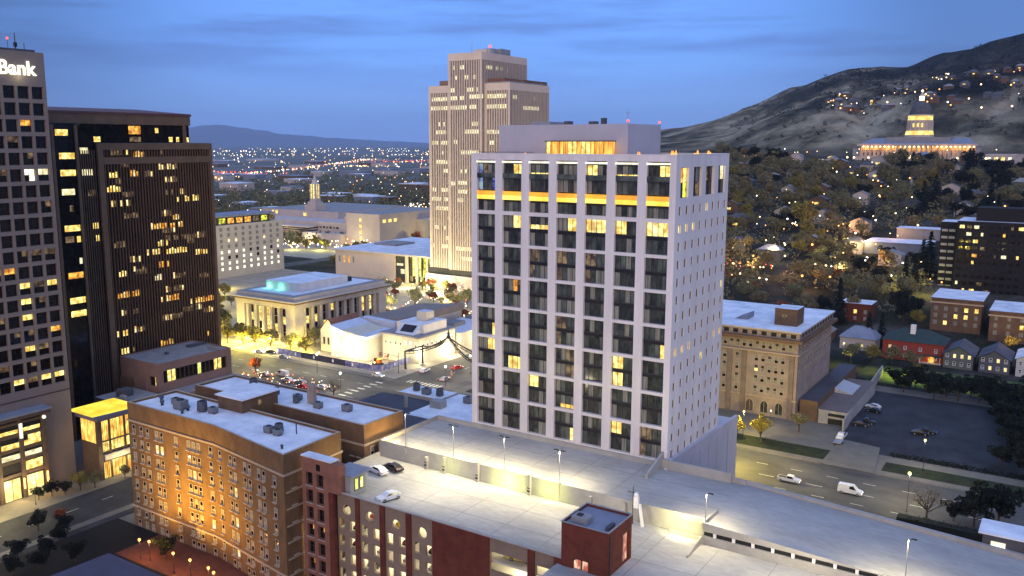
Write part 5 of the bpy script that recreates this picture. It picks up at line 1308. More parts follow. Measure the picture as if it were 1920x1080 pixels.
# conference hall with spire
def conference():
    t = thing('conference_centre', 'vast terraced pale granite hall with a slender lit spire, beyond the grey block', 'building', (-560, 540, 0))
    mb = MB(); mb.box(-640, -515, 560, 690, 0, 17, 'stone_pink'); mb.box(-660, -560, 590, 690, 17, 23, 'stone_pink', 'roof_grey'); mb.box(-560, -515, 545, 559.9, 0, 9, 'stone_pink')
    mb.box(-514.9, -478, 552, 640, 0, 27, 'stone_pink', 'roof_grey'); mb.box(-530, -515, 566, 640, 17, 22, 'stone_pink'); mb.box(-477.9, -470, 600, 700, 0, 20, 'stone'); mb.build('wall', t)
    mb = MB()
    for i in range(5): mb.box(-612 + i * 4, -556, 556 - i * 3 + i, 559.9, 9.2 + i * 1.1 - 1.1, 9.2 + i * 1.1, 'lawn' if i % 2 else 'stone_pink')
    mb.build('roof_terrace', t)
    for k in range(9): MB().box(-566 + k * 4, -563.4 + k * 4, 559.86, 559.96, 11.6, 13.4, 'lit_dim' if k % 2 else 'glass').build('window', t)
    for k in range(4): MB().box(-500, -497.6, 551.86, 551.96, 5 + k * 5, 8 + k * 5, 'lit_yellow').build('window', t)
    for k in range(3): MB().box(-477.98, -477.8, 556 + k * 7, 560 + k * 7, 20, 22.6, 'lit_yellow').build('window', t)
    for k in range(2): MB().box(-646 + k * 5, -643.4 + k * 5, 589.86, 589.96, 18.6, 21.8, 'lit_yellow').build('window', t)
    MB().box(-604, -600, 589.86, 589.96, 18, 20.8, 'lit_yellow').build('window', t)
    mb = MB(); mb.box(-604, -590, 592, 606, 23, 28, 'stone_pink'); mb.box(-602, -592, 594, 604, 28, 31, 'stone_pink'); mb.build('spire_base', t)
    mb = MB(); mb.prism([(-600.5, 595.5), (-593.5, 595.5), (-593.5, 602.5), (-600.5, 602.5)], 31, 34, 'stone'); mb.box(-600, -594, 596, 602, 34, 47, 'lit_yellow')
    for x in (-600.4, -597.6, -594.4): mb.box(x, x + .9, 595.4, 596, 34, 47.4, 'stone')
    for y in (596.4, 598.6, 601): mb.box(-594, -593.4, y, y + .9, 34, 47.4, 'stone')
    mb.lathe((-597, 599, 47.4), [(4, 0), (2.6, 1.5), (1.4, 4), (.2, 8.5)], 'stone', 8); mb.build('spire', t)
    for x in (-620, -585, -550, -500): lamp('POINT', (x, 538, 6), 2600, (1, .85, .5), 1, parent=t)
conference()
# ------------------------------------------------------------ construction corner
def site():
    t = thing('wrapped_building', 'white plastic-wrapped house with a swooping top edge behind the construction fence', 'building', (-241, 256, 0))
    mb = MB(); P = [(-247.5, 254.8), (-229.5, 256.0), (-229.5, 272), (-247.5, 272)]
    mb.prism(P, 0, [11.8, 9.4, 9.8, 12.2], 'wrap_cream'); mb.build('wall', t)
    MB().prism([(-247.8, 254.6), (-238.5, 255.1), (-238.5, 272.3), (-247.8, 272.3)], 9.5, [12.6, 10.0, 10.6, 13.0], 'wrap_blue').prism([(-238.4, 255.1), (-229.2, 255.8), (-229.2, 272.3), (-238.4, 272.3)], 8.6, [9.98, 9.7, 10.2, 10.6], 'wrap_blue').build('roof_sheet', t)
    MB().box(-243.4, -242, 254.9, 255.0, 6.6, 8.2, 'lit_yellow').build('window', t)
    t = thing('gabled_hall', 'cream gabled house front beside the wrapped building', 'house', (-256, 258, 0))
    mb = MB(); mb.box(-257.5, -249, 259, 276, 0, 9, 'wrap_cream'); mb.face([(-257.5, 258.99, 9), (-249, 258.99, 9), (-253.2, 258.99, 13.5)], 'wrap_cream'); mb.build('wall', t)
    mb = MB()
    for s, a in ((-1, -257.9), (1, -248.6)): mb.face([(a, 258.7, 8.7), (-253.25, 258.7, 13.8), (-253.25, 276.2, 13.8), (a, 276.2, 8.7)], 'brick_orange')
    mb.build('roof', t)
    for x in (-256, -253.6, -251.4): MB().box(x, x + 1, 258.9, 258.98, 3, 6, 'glass').build('window', t)
    t = thing('long_brown_roof_building', 'long building with a plain brown roof right behind the construction site', 'building', (-250, 276, 0))
    MB().box(-252, -228, 276.5, 318, 0, 11, 'stone').build('wall', t); MB().prism([(-253, 276), (-227.4, 276), (-227.4, 318.5), (-253, 318.5)], 11.01, [11.3, 14, 14, 11.3], 'roof_brown').build('roof', t)
    t = thing('historic_mansion', 'white mansion with a grey roof, small arched windows and a pale rooftop lantern', 'house', (-228, 262, 0))
    mb = MB(); mb.box(-227, -208.4, 262.5, 286, 0, 10.4, 'wrap_cream'); mb.build('wall', t)
    MB().prism([(-228, 261.6), (-207.6, 261.6), (-207.6, 287), (-228, 287)], 10.41, 11.0, 'roof_grey').box(-224, -210.4, 268, 283, 11.01, 14.6, 'white_wall', 'roof_white').prism([(-221, 263.4), (-211.6, 263.4), (-211.6, 267.9), (-221, 267.9)], 11.02, [11.3, 11.3, 14.6, 14.6], 'wrap_blue').build('roof', t)
    MB().prism([(-219.4, 264.2), (-213, 264.2), (-213, 267.2), (-219.4, 267.2)], 11.4, [12.0, 12.0, 14.2, 14.2], 'glass_black').build('skylight', t)
    MB().box(-218.6, -213.8, 274, 279, 14.61, 18.4, 'wrap_cream', 'wrap_blue').build('lantern_box', t)
    S_ = Face('S', 262.5); E_ = Face('E', -208.4)
    for i in range(7): inst('window', window_mesh(1.2, 2.2, 1, 2, ('lit_dim', 'lit_warm'), 'white_paint', .15), t, S_.p(-225.8 + i * 2.5, 6.6, -.03), 0)
    for i in range(8): inst('window', window_mesh(1.2, 2.2, 1, 2, ('lit_dim', 'lit_warm'), 'white_paint', .15), t, E_.p(264.5 + i * 2.7, 6.6, -.03), E_.rz)
    t = thing('wrapped_annex', 'low annex under bluish-white sheeting behind the mansion', 'building', (-240, 288, 0))
    MB().box(-226, -207, 288, 330, 0, 8.2, 'wrap_cream', 'wrap_blue').prism([(-247, 273), (-229.2, 273), (-229.2, 276), (-247, 276)], 8, [13.2, 12.6, 12.6, 13.2], 'wrap_blue').build('wall', t)
    MB().box(-222, -216, 296, 304, 8.21, 9.8, 'unit_grey').build('roof_machine', t); MB().box(-214, -210, 306, 314, 8.21, 9.4, 'unit_dark').build('roof_machine', t); MB().box(-224, -219, 315, 322, 8.21, 9.2, 'unit_grey').build('roof_machine', t)
    # fence panels round the corner
    t = thing('construction_fence', 'blue and white banner fence wrapping the lit construction corner', 'fence', (-252, 243, 0))
    pts = [(-268, 244.6)]; x = -268.0
    segs = [(x + i * 3.4, 244.6, x + i * 3.4 + 3.3, 244.6) for i in range(15)] + [(-213.6, 246.6 + i * 3.4, -213.6 + .0, 246.6 + i * 3.4 + 3.3) for i in range(18)]
    segs.insert(15, (-217, 244.6, -213.8, 246.4))
    for i, (a, b, c, d) in enumerate(segs):
        m = 'banner_blue' if (i < 4 or 10 < i < 22) else ('banner_dark' if i <= 10 else 'brick_orange')
        mb = MB(); mb.prism([(a, b), (c, d), (c + .06, d + .06), (a + .06, b + .06)], .15, 2.6, m)
        if i % 3 == 0: mb.prism([(a - .02, b - .08), (a + .7, b - .08), (a + .7, b - .02), (a - .02, b - .02)] if abs(b - d) < .1 else [(a + .07, b), (a + .12, b), (a + .12, b + .7), (a + .07, b + .7)], .8, 2.0, 'white_paint')
        mb.build('banner_panel', t)
    for i in range(6):
        x = -264 + i * 9.6; MB().tube((x, 245, 2.6), (x, 245, 3.4), .05, .05, 'grey_metal', 5).ball((x, 245, 3.6), .34, 'b_warm').build('fence_light', t)
    for x, y, e in ((-250, 249, 1600), (-236, 250, 2200), (-222, 252, 3000), (-207, 262, 2600), (-206, 280, 2600), (-206, 300, 2000)): lamp('POINT', (x, y, 4.5), e, (1, .86, .5), .8, parent=t)
    t = thing('excavator', 'small orange excavator working inside the fenced corner', 'excavator', (-221, 253, 0))
    MB().box(-223.5, -219.5, 252, 254.4, .2, .9, 'black').build('tracks', t); MB().box(-222.8, -220.2, 252.2, 254.2, 1.0, 2.6, 'car_orange').box(-222.6, -221.4, 252.1, 253, 1.2, 2.9, 'glass_black').build('cab', t)
    MB().tube((-220.4, 253.2, 2.0), (-217.4, 253.2, 4.4), .22, .2, 'car_orange', 6).tube((-217.4, 253.2, 4.4), (-215.4, 253.2, 2.0), .18, .15, 'car_orange', 6).box(-215.9, -215, 252.8, 253.6, 1.2, 2.1, 'black').build('arm', t)
    t = thing('traffic_signal', 'tall green-grey signal mast with a long arm by the corner of the site', 'traffic light', (-206.5, 247.5, 0))
    MB().tube((-206.5, 247.5, 0), (-206.5, 247.5, 8), .16, .11, 'dark_metal', 7).tube((-206.5, 247.5, 6.6), (-216, 247.5, 7.1), .1, .07, 'dark_metal', 6).build('mast', t)
    for x in (-215.2, -211.4): MB().box(x - .25, x + .25, 247.2, 247.6, 5.9, 7.0, 'black').box(x - .12, x + .12, 247.14, 247.19, 6.55, 6.85, 'b_red').build('signal_head', t)
site()
# arch over the street
def arch():
    t = thing('street_arch', 'dark arch of curved trusses spanning the street, crowned by a finial', 'arch', (-189, 254, 0))
    X = [-206.5, -173.5]; Y = [251.5, 262.0]; zc = 8.0
    for x in X:
        for y in Y: MB().tube((x, y, 0), (x, y, zc), .42, .36, 'dark_metal', 8).box(x - .7, x + .7, y - .7, y + .7, 0, 1, 'stone').build('leg', t)
    ap = Vector((-190, 256.7, 14.4))
    for x in X:
        for y in Y:
            mb = MB(); a = Vector((x, y, zc)); pr = a; pr2 = a - Vector((0, 0, .9))
            for k in range(1, 11):
                s = k / 10; p = a.lerp(ap, s); p.z = zc + (ap.z - zc) * s ** 1.9
                q = p - Vector((0, 0, .9)); mb.tube(pr, p, .28, .28, 'dark_metal', 6); mb.tube(pr2, q, .16, .16, 'dark_metal', 5); mb.tube(q, p, .1, .1, 'dark_metal', 4); pr, pr2 = p, q
            mb.build('curved_truss', t)
        MB().tube((x, Y[0], zc - .2), (x, Y[1], zc - .2), .36, .36, 'dark_metal', 6).build('crossbeam', t)
    MB().lathe((-190, 256.7, 14.2), [(.9, 0), (.8, .6), (.35, 1.0), (.6, 1.5), (.25, 2.2), (.08, 3.2)], 'dark_metal', 10).build('finial', t)
arch()
# ------------------------------------------------------------ state house on the hill
def statehouse():
    z = 67.0; t = thing('domed_statehouse', 'colonnaded hilltop statehouse glowing orange, with a tall lit drum and dark dome', 'statehouse', (-204, 1000, z))
    X0, X1, Y0 = -202, -94, 1000
    mb = MB(); mb.box(X0, X1, Y0 + 3, Y0 + 60, z - 8, z + 15, 'stone'); mb.box(X0 - 3, X1 + 3, Y0, Y0 + 62, z - 8, z + 4, 'stone'); mb.box(-166, -130, Y0 - 5, Y0 + 2.99, z - 8, z + 4.2, 'stone')
    mb.box(X0 - 10, X0 - 3.1, Y0 + 20, Y0 + 50, z - 8, z + 12, 'stone'); mb.build('wall', t)
    mb = MB(); mb.box(X0 - 2, X1 + 2, Y0 - .5, Y0 + 61, z + 15.01, z + 17.2, 'stone'); mb.box(-167, -129, Y0 - 6, Y0 - .51, z + 15.01, z + 17.4, 'stone')
    mb.prism([(X0, Y0 + 2), (X1, Y0 + 2), (X1 - 8, Y0 + 30), (X0 + 8, Y0 + 30)], z + 17.21, [z + 17.4, z + 17.4, z + 23, z + 23], 'roof_blue')
    mb.box(-178, -118, Y0 + 12, Y0 + 45, z + 17.3, z + 24, 'roof_grey'); mb.build('roof', t)
    for i in range(26):
        x = X0 + 2.2 + i * 4.1
        if not -166 < x < -131: MB().tube((x, Y0 + 1.2, z + 4), (x, Y0 + 1.2, z + 15), .75, .65, 'stone', 8).build('column', t)
    for i in range(8): x = -164.5 + i * 4.6; MB().tube((x, Y0 - 4, z + 4.2), (x, Y0 - 4, z + 15), .85, .75, 'stone', 8).build('column', t)
    S_ = Face('S', Y0 - .06); S3 = Face('S', Y0 + 2.94)
    for i in range(25):
        x = X0 + 4 + i * 4.15; MB().box(x, x + 1.8, Y0 + 2.9, Y0 + 2.96, z + 5.5, z + 8.2, 'glass').box(x, x + 1.8, Y0 - .06, Y0 - .01, z - 1, z + 2, 'glass').build('window', t)
    # glowing panels between the columns stand in for uplit wall, a bulb on each
    for i in range(26):
        x = X0 + 4.2 + i * 4.1; yy = Y0 + 1.6 if not -166 < x < -131 else Y0 - 3.0
        MB().box(x - 1.5, x + 1.5, yy, yy + .4, z + 10.6, z + 14.6, 'uplight_glow').ball((x, yy - .2, z + 14.2), .9, 'b_warm', 6, 4).build('uplight_glow', t)
    for i in range(8): x = -164 + i * 4.4; MB().ball((x, Y0 - 5.2, z + 5.0), .8, 'b_warm', 6, 4).build('uplight_glow', t)
    for i in range(10): lamp('POINT', (X0 + 6 + i * 10.6, Y0 - 1.6, z + 12.5), 420, (1, .42, .10), 1, parent=t)
    cx, cy = -149.0, Y0 + 26
    mb = MB(); mb.lathe((cx, cy, z + 17), [(14, 7), (14, 9)], 'stone', 28); mb.lathe((cx, cy, z + 26), [(13, 0), (11.4, 5), (11.4, 19.5), (12.6, 20), (12.6, 20.9), (10.6, 21)], 'stone', 28); mb.build('drum', t)
    for i in range(20):
        a = 2 * math.pi * i / 20; MB().tube((cx + 12.3 * math.cos(a), cy + 12.3 * math.sin(a), z + 30.5), (cx + 12.0 * math.cos(a), cy + 12.0 * math.sin(a), z + 41), .6, .5, 'stone', 6).build('drum_column', t)
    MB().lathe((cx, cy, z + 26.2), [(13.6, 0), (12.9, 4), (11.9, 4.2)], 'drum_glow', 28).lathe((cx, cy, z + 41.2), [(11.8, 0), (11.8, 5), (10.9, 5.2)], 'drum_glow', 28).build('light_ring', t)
    for i in range(3): MB().box(cx - 5 + i * 4, cx - 3.4 + i * 4, cy - 12.6, cy - 11.5, z + 34, z + 38, 'lit_yellow').build('window', t)
    mb = MB(); mb.lathe((cx, cy, z + 47), [(10.8, 0), (10.4, 3.5), (9.0, 7.4), (6.6, 10.8), (3.8, 13.2), (3.0, 13.8)], 'roof_dark', 28); mb.build('dome', t)
    mb = MB(); mb.lathe((cx, cy, z + 60.8), [(3, 0), (2.6, .6)], 'stone', 14); mb.lathe((cx, cy, z + 61.4), [(2.4, 0), (2.4, 4.2)], 'b_warm', 12); mb.lathe((cx, cy, z + 65.6), [(2.9, 0), (1.6, 2), (.6, 3.6)], 'stone', 12); mb.ball((cx, cy, z + 71), 1.2, 'b_warm', 7, 5); mb.build('cupola', t)
    for i, (x, y) in enumerate(((-205, 994), (-190, 990), (-172, 988), (-125, 988), (-108, 990), (-90, 994), (-84, 1000), (-150, 985), (-213, 1000), (-75, 1008))):
        street_lamp(x, y, z - 2, 5, ['lamp left of the statehouse steps', 'lamp before the left half of the statehouse'][i % 2], b='b_warm', e=0, group='lamps along the statehouse terrace', r=1.0)['label'] = 'round lamp on the terrace in front of the orange-lit statehouse'
    t = tag(MB().box(-165, -133, 975, 994, z - 9, z - 1.5, 'stone').box(-160, -138, 968, 974.9, z - 12, z - 3, 'stone').build('terrace_steps'), 'broad pale stone steps below the statehouse front', 'steps')
    t = thing('hilltop_annex', 'long low lit building to the right of the statehouse', 'building', (-84, 1010, z))
    MB().box(-86, -40, 1015, 1050, z - 8, z + 7, 'stone').build('wall', t)
    for i in range(7): MB().box(-84 + i * 6, -81 + i * 6, 1014.9, 1014.98, z + 1, z + 4, 'lit_yellow' if i % 3 else 'lit_white').build('window', t)
    t = thing('round_pavilion', 'small pavilion with a bright yellow dome left of the statehouse', 'pavilion', (-228, 985, z - 2))
    MB().box(-246, -222, 985, 996, z - 8, z + 1, 'stone').build('wall', t); MB().lathe((-226, 988, z + 1), [(5, 0), (4, 2.2), (1, 3.4)], 'lit_yellow', 14).build('dome', t)
statehouse()

# ------------------------------------------------------------ grey-brown club building right of the white tower
def club():
    X0, X1, Y0, Y1, Z = -112, -68.6, 272.4, 315, 27.6
    t = thing('brick_office_block', 'six-storey grey-brown brick block with arched ground-floor windows and a white roof', 'building', (X0, Y0, 0))
    S_ = Face('S', Y0); E_ = Face('E', X1); mb = MB()
    mb.box(X0, X1 - .01, Y0 + .01, Y1, 0, 25.6, 'brick_grey')
    for x in (-101.6, -96.9, -90.4, -85.8, -71.0): mb.box(x, x + 1.5, Y0 - .5, Y0, 0, 20.4, 'pier')
    mb.box(X0, X1 + .5, Y0 - .7, Y0 + .02, 20.4, 20.9, 'stone_trim'); mb.box(X1, X1 + .5, Y0, Y1, 20.4, 20.9, 'stone_trim'); mb.box(X0, X1 + .3, Y0 - .4, Y0, 5.9, 6.3, 'stone_trim')
    mb.build('wall', t)
    mb = MB(); mb.box(X0 - 1, X1 + 1.6, Y0 - 1.6, Y1 + 1, 24.4, 25.4, 'bronze2'); mb.box(X0, X1 + .2, Y0 - .2, Y1, 25.41, 27.5, 'brick_grey', 'roof_white')
    for k in range(14): mb.box(X0 + 2 + k * 3.0, X0 + 3.6 + k * 3.0, Y0 - .26, Y0 - .21, 25.8, 27.0, 'black')
    for k in range(11): mb.box(X1 + .21, X1 + .26, Y0 + 3 + k * 3.6, Y0 + 4.8 + k * 3.6, 25.8, 27.0, 'black')
    mb.build('cornice', t)
    mb = MB(); mb.box(X0, X1 + .8, Y0 - .8, Y1 + .3, 27.51, 28.0, 'stone', 'roof_white'); mb.build('roof', t)
    MB().box(-78.4, -71.4, 280, 288, 28.01, 33.4, 'brick_brown', 'roof_white').box(-76, -74.5, 279.9, 279.98, 30.4, 31.6, 'lit_dim').build('roof_house', t)
    MB().prism([(-92, 283), (-88, 283), (-88, 290), (-92, 290)], 28.01, [28.1, 29.9, 29.9, 28.1], 'roof_blue').build('skylight', t)
    us = [-110.5 + 2.05 * i for i in range(20)]; items = []
    def ok(u): return not any(x - 1.4 < u < x + 2.0 for x in (-101.6, -96.9, -90.4, -85.8, -71.0))
    dk = window_mesh(1.2, 2.1, 1, 2, ('glass_black', 'curtain'), 'frame_light', .1); dm = window_mesh(1.2, 2.1, 1, 2, ('curtain', 'glass'), 'frame_light', .1); ly = window_mesh(1.2, 2.1, 1, 2, ('lit_yellow', 'glass'), 'frame_light', .1)
    for z in (21.6, 17.3, 14.0, 10.7, 7.3):
        for i, u in enumerate(us):
            if z == 21.6 or ok(u): items.append((S_, u, z, -.03, ly if (z, i) == (14.0, 14) else (dk if rnd.random() < .6 else dm)))
    for z in (21.6, 17.0, 13.4):
        for k in range(12): items.append((E_, Y0 + 2 + k * 3.45, z, -.03, dk))
    put_windows(t, items, cap=98)
    for i, x in enumerate((-110.6, -105.6, -95.6, -84.0, -79.4, -74.8)):
        mb = MB(); pr = [(x, 1.0), (x + 2.5, 1.0), (x + 2.5, 3.6), (x + 2.1, 4.5), (x + 1.25, 4.95), (x + .4, 4.5), (x, 3.6)]
        mb.face([(a, Y0 - .06, b) for a, b in pr], 'bronze' if i == 3 else 'glass')
        for k in range(len(pr) - 1): mb.tube((pr[k + 1][0], Y0 - .08, pr[k + 1][1]), (pr[(k + 2) % 7][0], Y0 - .08, pr[(k + 2) % 7][1]), .16, .16, 'stone_trim', 5)
        mb.tube((x + 1.25, Y0 - .08, 1), (x + 1.25, Y0 - .08, 4.9), .06, .06, 'frame_light', 4); mb.build('arched_window', t)
    t = thing('side_wing', 'low dark wing along the side of the grey-brown brick block', 'building', (-68, 276, 0))
    MB().prism([(-67.9, 275), (-62.5, 275), (-62.5, 330), (-67.9, 330)], 0, 6.4, 'brick_brown', 'roof_charcoal').build('wall', t)
    t = thing('glass_porch', 'small porch with a pale ribbed roof beside the dark wing', 'porch', (-62, 296, 0))
    MB().box(-62.2, -57.2, 297, 309, 0, 3.6, 'brick_brown').build('wall', t); MB().prism([(-62.4, 296.6), (-56.9, 296.6), (-56.9, 309.4), (-62.4, 309.4)], 3.7, [5.8, 4.4, 4.4, 5.8], 'roof_slat').build('roof', t)
    t = thing('garage_entrance', 'low concrete parking entrance with two dark openings', 'garage entrance', (-66, 271, 0))
    mb = MB(); mb.box(-62.0, -53.8, 274.6, 318, 0, 4.3, 'concrete', 'roof_pinkish'); mb.prism([(-66.5, 283), (-62.01, 274.6), (-62.01, 318), (-66.5, 318)], 0, 4.3, 'concrete', 'roof_pinkish'); mb.build('wall', t)
    MB().box(-59.2, -54.4, 274.5, 274.58, .1, 1.9, 'black').build('opening', t); MB().box(-59.2, -54.4, 274.5, 274.58, 2.6, 3.5, 'black').build('opening', t)
    t = tag(MB().prism([(-53.6, 268), (-53.2, 268), (-56.2, 345), (-56.6, 345)], 0, 4.0, 'concrete').build('retaining_wall'), 'long pale concrete wall between the garage entrance and the dark parking lot', 'wall')
club()
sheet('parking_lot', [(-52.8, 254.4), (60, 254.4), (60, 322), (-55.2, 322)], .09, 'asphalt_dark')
sheet('driveway', [(-52.6, 238.1), (-39.2, 238.1), (-41.5, 260), (-52.6, 262)], .21, 'pavement')
mb = MB()


# ------------------------------------------------------------ apartment slab, right edge
def slab():
    t = thing('dark_apartment_block', 'tall dark apartment block with stacked balconies and scattered lit windows, right edge of the view', 'building', (-57, 490, 12))
    MB().box(-50.5, -10, 486, 512, 5, 47.6, 'slab_dark', 'roof_white').box(-58.6, -50.51, 494, 510, 5, 46.2, 'slab_dark', 'roof_white').box(-43, -12, 490, 505, 47.61, 54, 'slab_dark').build('wall', t)
    rr = random.Random(9)
    for k in range(10):
        z = 10 + k * 3.5
        for x in (-57.9, -54.6): MB().box(x, x + 2.7, 493.0, 493.9, z, z + .25, 'stone').box(x, x + 2.7, 492.9, 492.98, z + .3, z + 1.2, 'grey_metal').build('balcony', t)
    us = [-49.4 + 3.1 * i for i in range(12)]
    lt = {(2, 0): 'lit_orange', (2, 1): 'lit_yellow', (1, 9): 'lit_pale', (2, 8): 'lit_yellow', (2, 6): 'lit_orange', (2, 5): 'lit_yellow', (2, 10): 'lit_pale', (6, 9): 'lit_orange', (0, 10): 'lit_yellow', (6, 6): 'lit_pale', (3, 9): 'lit_pale'}
    items = []
    for j in range(11):
        for i, u in enumerate(us[:9]):
            m = lt.get((i, j)) or ('glass_black' if rr.random() < .86 else rr.choice(['lit_dim', 'lit_pale', 'lit_yellow']))
            items.append((Face('S', 485.96), u, 9.5 + 3.45 * j, 0, window_mesh(2.2, 1.7, 2, 1, (m, 'glass_black') if rr.random() < .4 else (m,), 'black')))
    put_windows(t, items)
slab()
def low_block(x0, x1, y0, y1, z0, h, wall, roof, label, name='apartment_house', n=5, fl=3, trim=None):
    t = thing(name, label, 'building', (x0, y0, z0))
    MB().box(x0, x1, y0, y1, z0 - 6, z0 + h, wall).build('wall', t)
    MB().box(x0 - .4, x1 + .4, y0 - .4, y1 + .4, z0 + h + .01, z0 + h + .7, wall, roof).build('roof', t)
    if trim: MB().box(x0 - .5, x1 + .5, y0 - .5, y0 - .02, z0 + h - 1.6, z0 + h - 1.0, trim).build('cornice', t)
    for r in range(fl):
        for i in range(n):
            x = x0 + (x1 - x0) * (i + .5) / n; MB().box(x - .7, x + .7, y0 - .06, y0 - .01, z0 + 1 + r * 3.1, z0 + 2.8 + r * 3.1, 'lit_yellow' if rnd.random() < .12 else 'curtain').build('window', t)
    return t
low_block(-51.5, -32, 424, 452, 6, 12, 'brick_brown', 'roof_white', 'flat-roofed dark brick apartment house with a bright white roof', trim='stone_trim')
low_block(-28.5, -5, 418, 446, 5, 10.5, 'brick_brown', 'roof_white', 'dark brick apartment house at the right edge behind the glowing tree', trim='stone_trim')
low_block(-89, -76, 424, 436, 4, 8, 'brick_red', 'roof_white', 'small red brick flat-roofed house between dark trees', n=3, fl=2)
low_block(-104, -70, 548, 572, 22, 6, 'roof_blue', 'roof_white', 'long low building with a double white roof left of the dark apartment block', n=6, fl=1, name='school_hall')
MB_ = low_block(-94, -70, 590, 605, 27, 6, 'roof_blue', 'roof_white', 'white-roofed hall just behind the long low one', n=4, fl=1, name='school_hall')

def house(x, y, z, w_, d_, h, wall, roofm, label, rise=3.2, hip=False, lit_n=.3, porch=False, group=None, simple=False):
    t = thing('house', label, 'house', (x, y, z), group)
    MB().box(x, x + w_, y, y + d_, z - 4, z + h, wall).build('wall', t)
    e = .6; a, b, c, d = x - e, x + w_ + e, y - e, y + d_ + e; zt = z + h; mb = MB()
    if hip:
        r1 = (a + b) / 2 - (b - a) * .18; r2 = (a + b) / 2 + (b - a) * .18; m = (c + d) / 2
        mb.face([(a, c, zt), (b, c, zt), (r2, m, zt + rise), (r1, m, zt + rise)], roofm); mb.face([(b, c, zt), (b, d, zt), (r2, m, zt + rise)], roofm)
        mb.face([(b, d, zt), (a, d, zt), (r1, m, zt + rise), (r2, m, zt + rise)], roofm); mb.face([(a, d, zt), (a, c, zt), (r1, m, zt + rise)], roofm)
    else:
        m = (a + b) / 2
        mb.face([(a, c, zt), (m, c, zt + rise), (m, d, zt + rise), (a, d, zt)], roofm); mb.face([(m, c, zt + rise), (b, c, zt), (b, d, zt), (m, d, zt + rise)], roofm)
        mb.face([(x, y, zt), (x + w_, y, zt), (m, y, zt + rise * .93)], wall); mb.face([(x, y + d_, zt), (x + w_, y + d_, zt), (m, y + d_, zt + rise * .93)], wall)
    mb.build('roof', t)
    if simple:
        if rnd.random() < lit_n: MB().box(x + w_ * .3, x + w_ * .55, y - .05, y, z + 1, z + 2.6, 'lit_yellow').build('window', t)
        return t
    n = 4 if w_ > 9 else 2; rr = random.Random(int(x * 7 + y))
    for r in range(2 if h > 5 else 1):
        for i in range(n):
            u = x + w_ * (i + .5) / n
            inst('window', window_mesh(1.1, 1.6, 1, 2, ('lit_yellow',) if rr.random() < lit_n else ('curtain', 'glass_black'), 'white_paint', .14), t, (u - .55, y - .04, z + 1.1 + r * 3), 0)
    if porch:
        MB().box(x + w_ * .62, x + w_ * .98, y - 2, y, z + 2.9, z + 3.2, roofm).tube((x + w_ * .64, y - 1.9, z), (x + w_ * .64, y - 1.9, z + 2.9), .12, .12, 'white_paint', 6).tube((x + w_ * .96, y - 1.9, z), (x + w_ * .96, y - 1.9, z + 2.9), .12, .12, 'white_paint', 6).box(x + w_ * .62, x + w_ * .98, y - 2, y, z - .2, z + .3, 'concrete').build('porch', t)
        MB().box(x + w_ * .76, x + w_ * .86, y - .06, y - .01, z + .3, z + 2.5, 'lit_orange').build('door', t)
        lamp('POINT', (x + w_ * .8, y - 1.6, z + 2.5), 90, (1, .6, .3), .2, parent=t)
    return t
house(-62, 376, 0, 22, 15, 7.6, 'house_red', 'roof_green', 'large red two-storey house with a dark hipped roof and lit porch', 4.2, True, .15, True)
t = tag(MB().box(-52.8, -51, 380, 382, 7, 13.6, 'white_paint').build('chimney'), 'white chimney block on the red house roof', 'chimney')
house(-39.5, 372, 0, 10, 17, 5.4, 'house_green', 'roof_dark', 'small grey-green gabled house right of the red house', 3.4, False, .5)
house(-27.5, 372, 0, 10, 17, 5.4, 'house_grey', 'roof_dark', 'small grey gabled house, second right of the red house', 3.4)
house(-15.5, 372, 0, 11, 18, 6.5, 'house_white', 'roof_white', 'pale house with a whitish roof at the right edge', 3)
house(-80, 384, 0, 14, 14, 5, 'stone', 'roof_blue', 'house with a broad grey-blue hipped roof left of the red house', 4, True)
house(-98, 392, 0, 12, 11, 4, 'brick_orange', 'roof_brown', 'small orange-brick house among the autumn trees', 3)
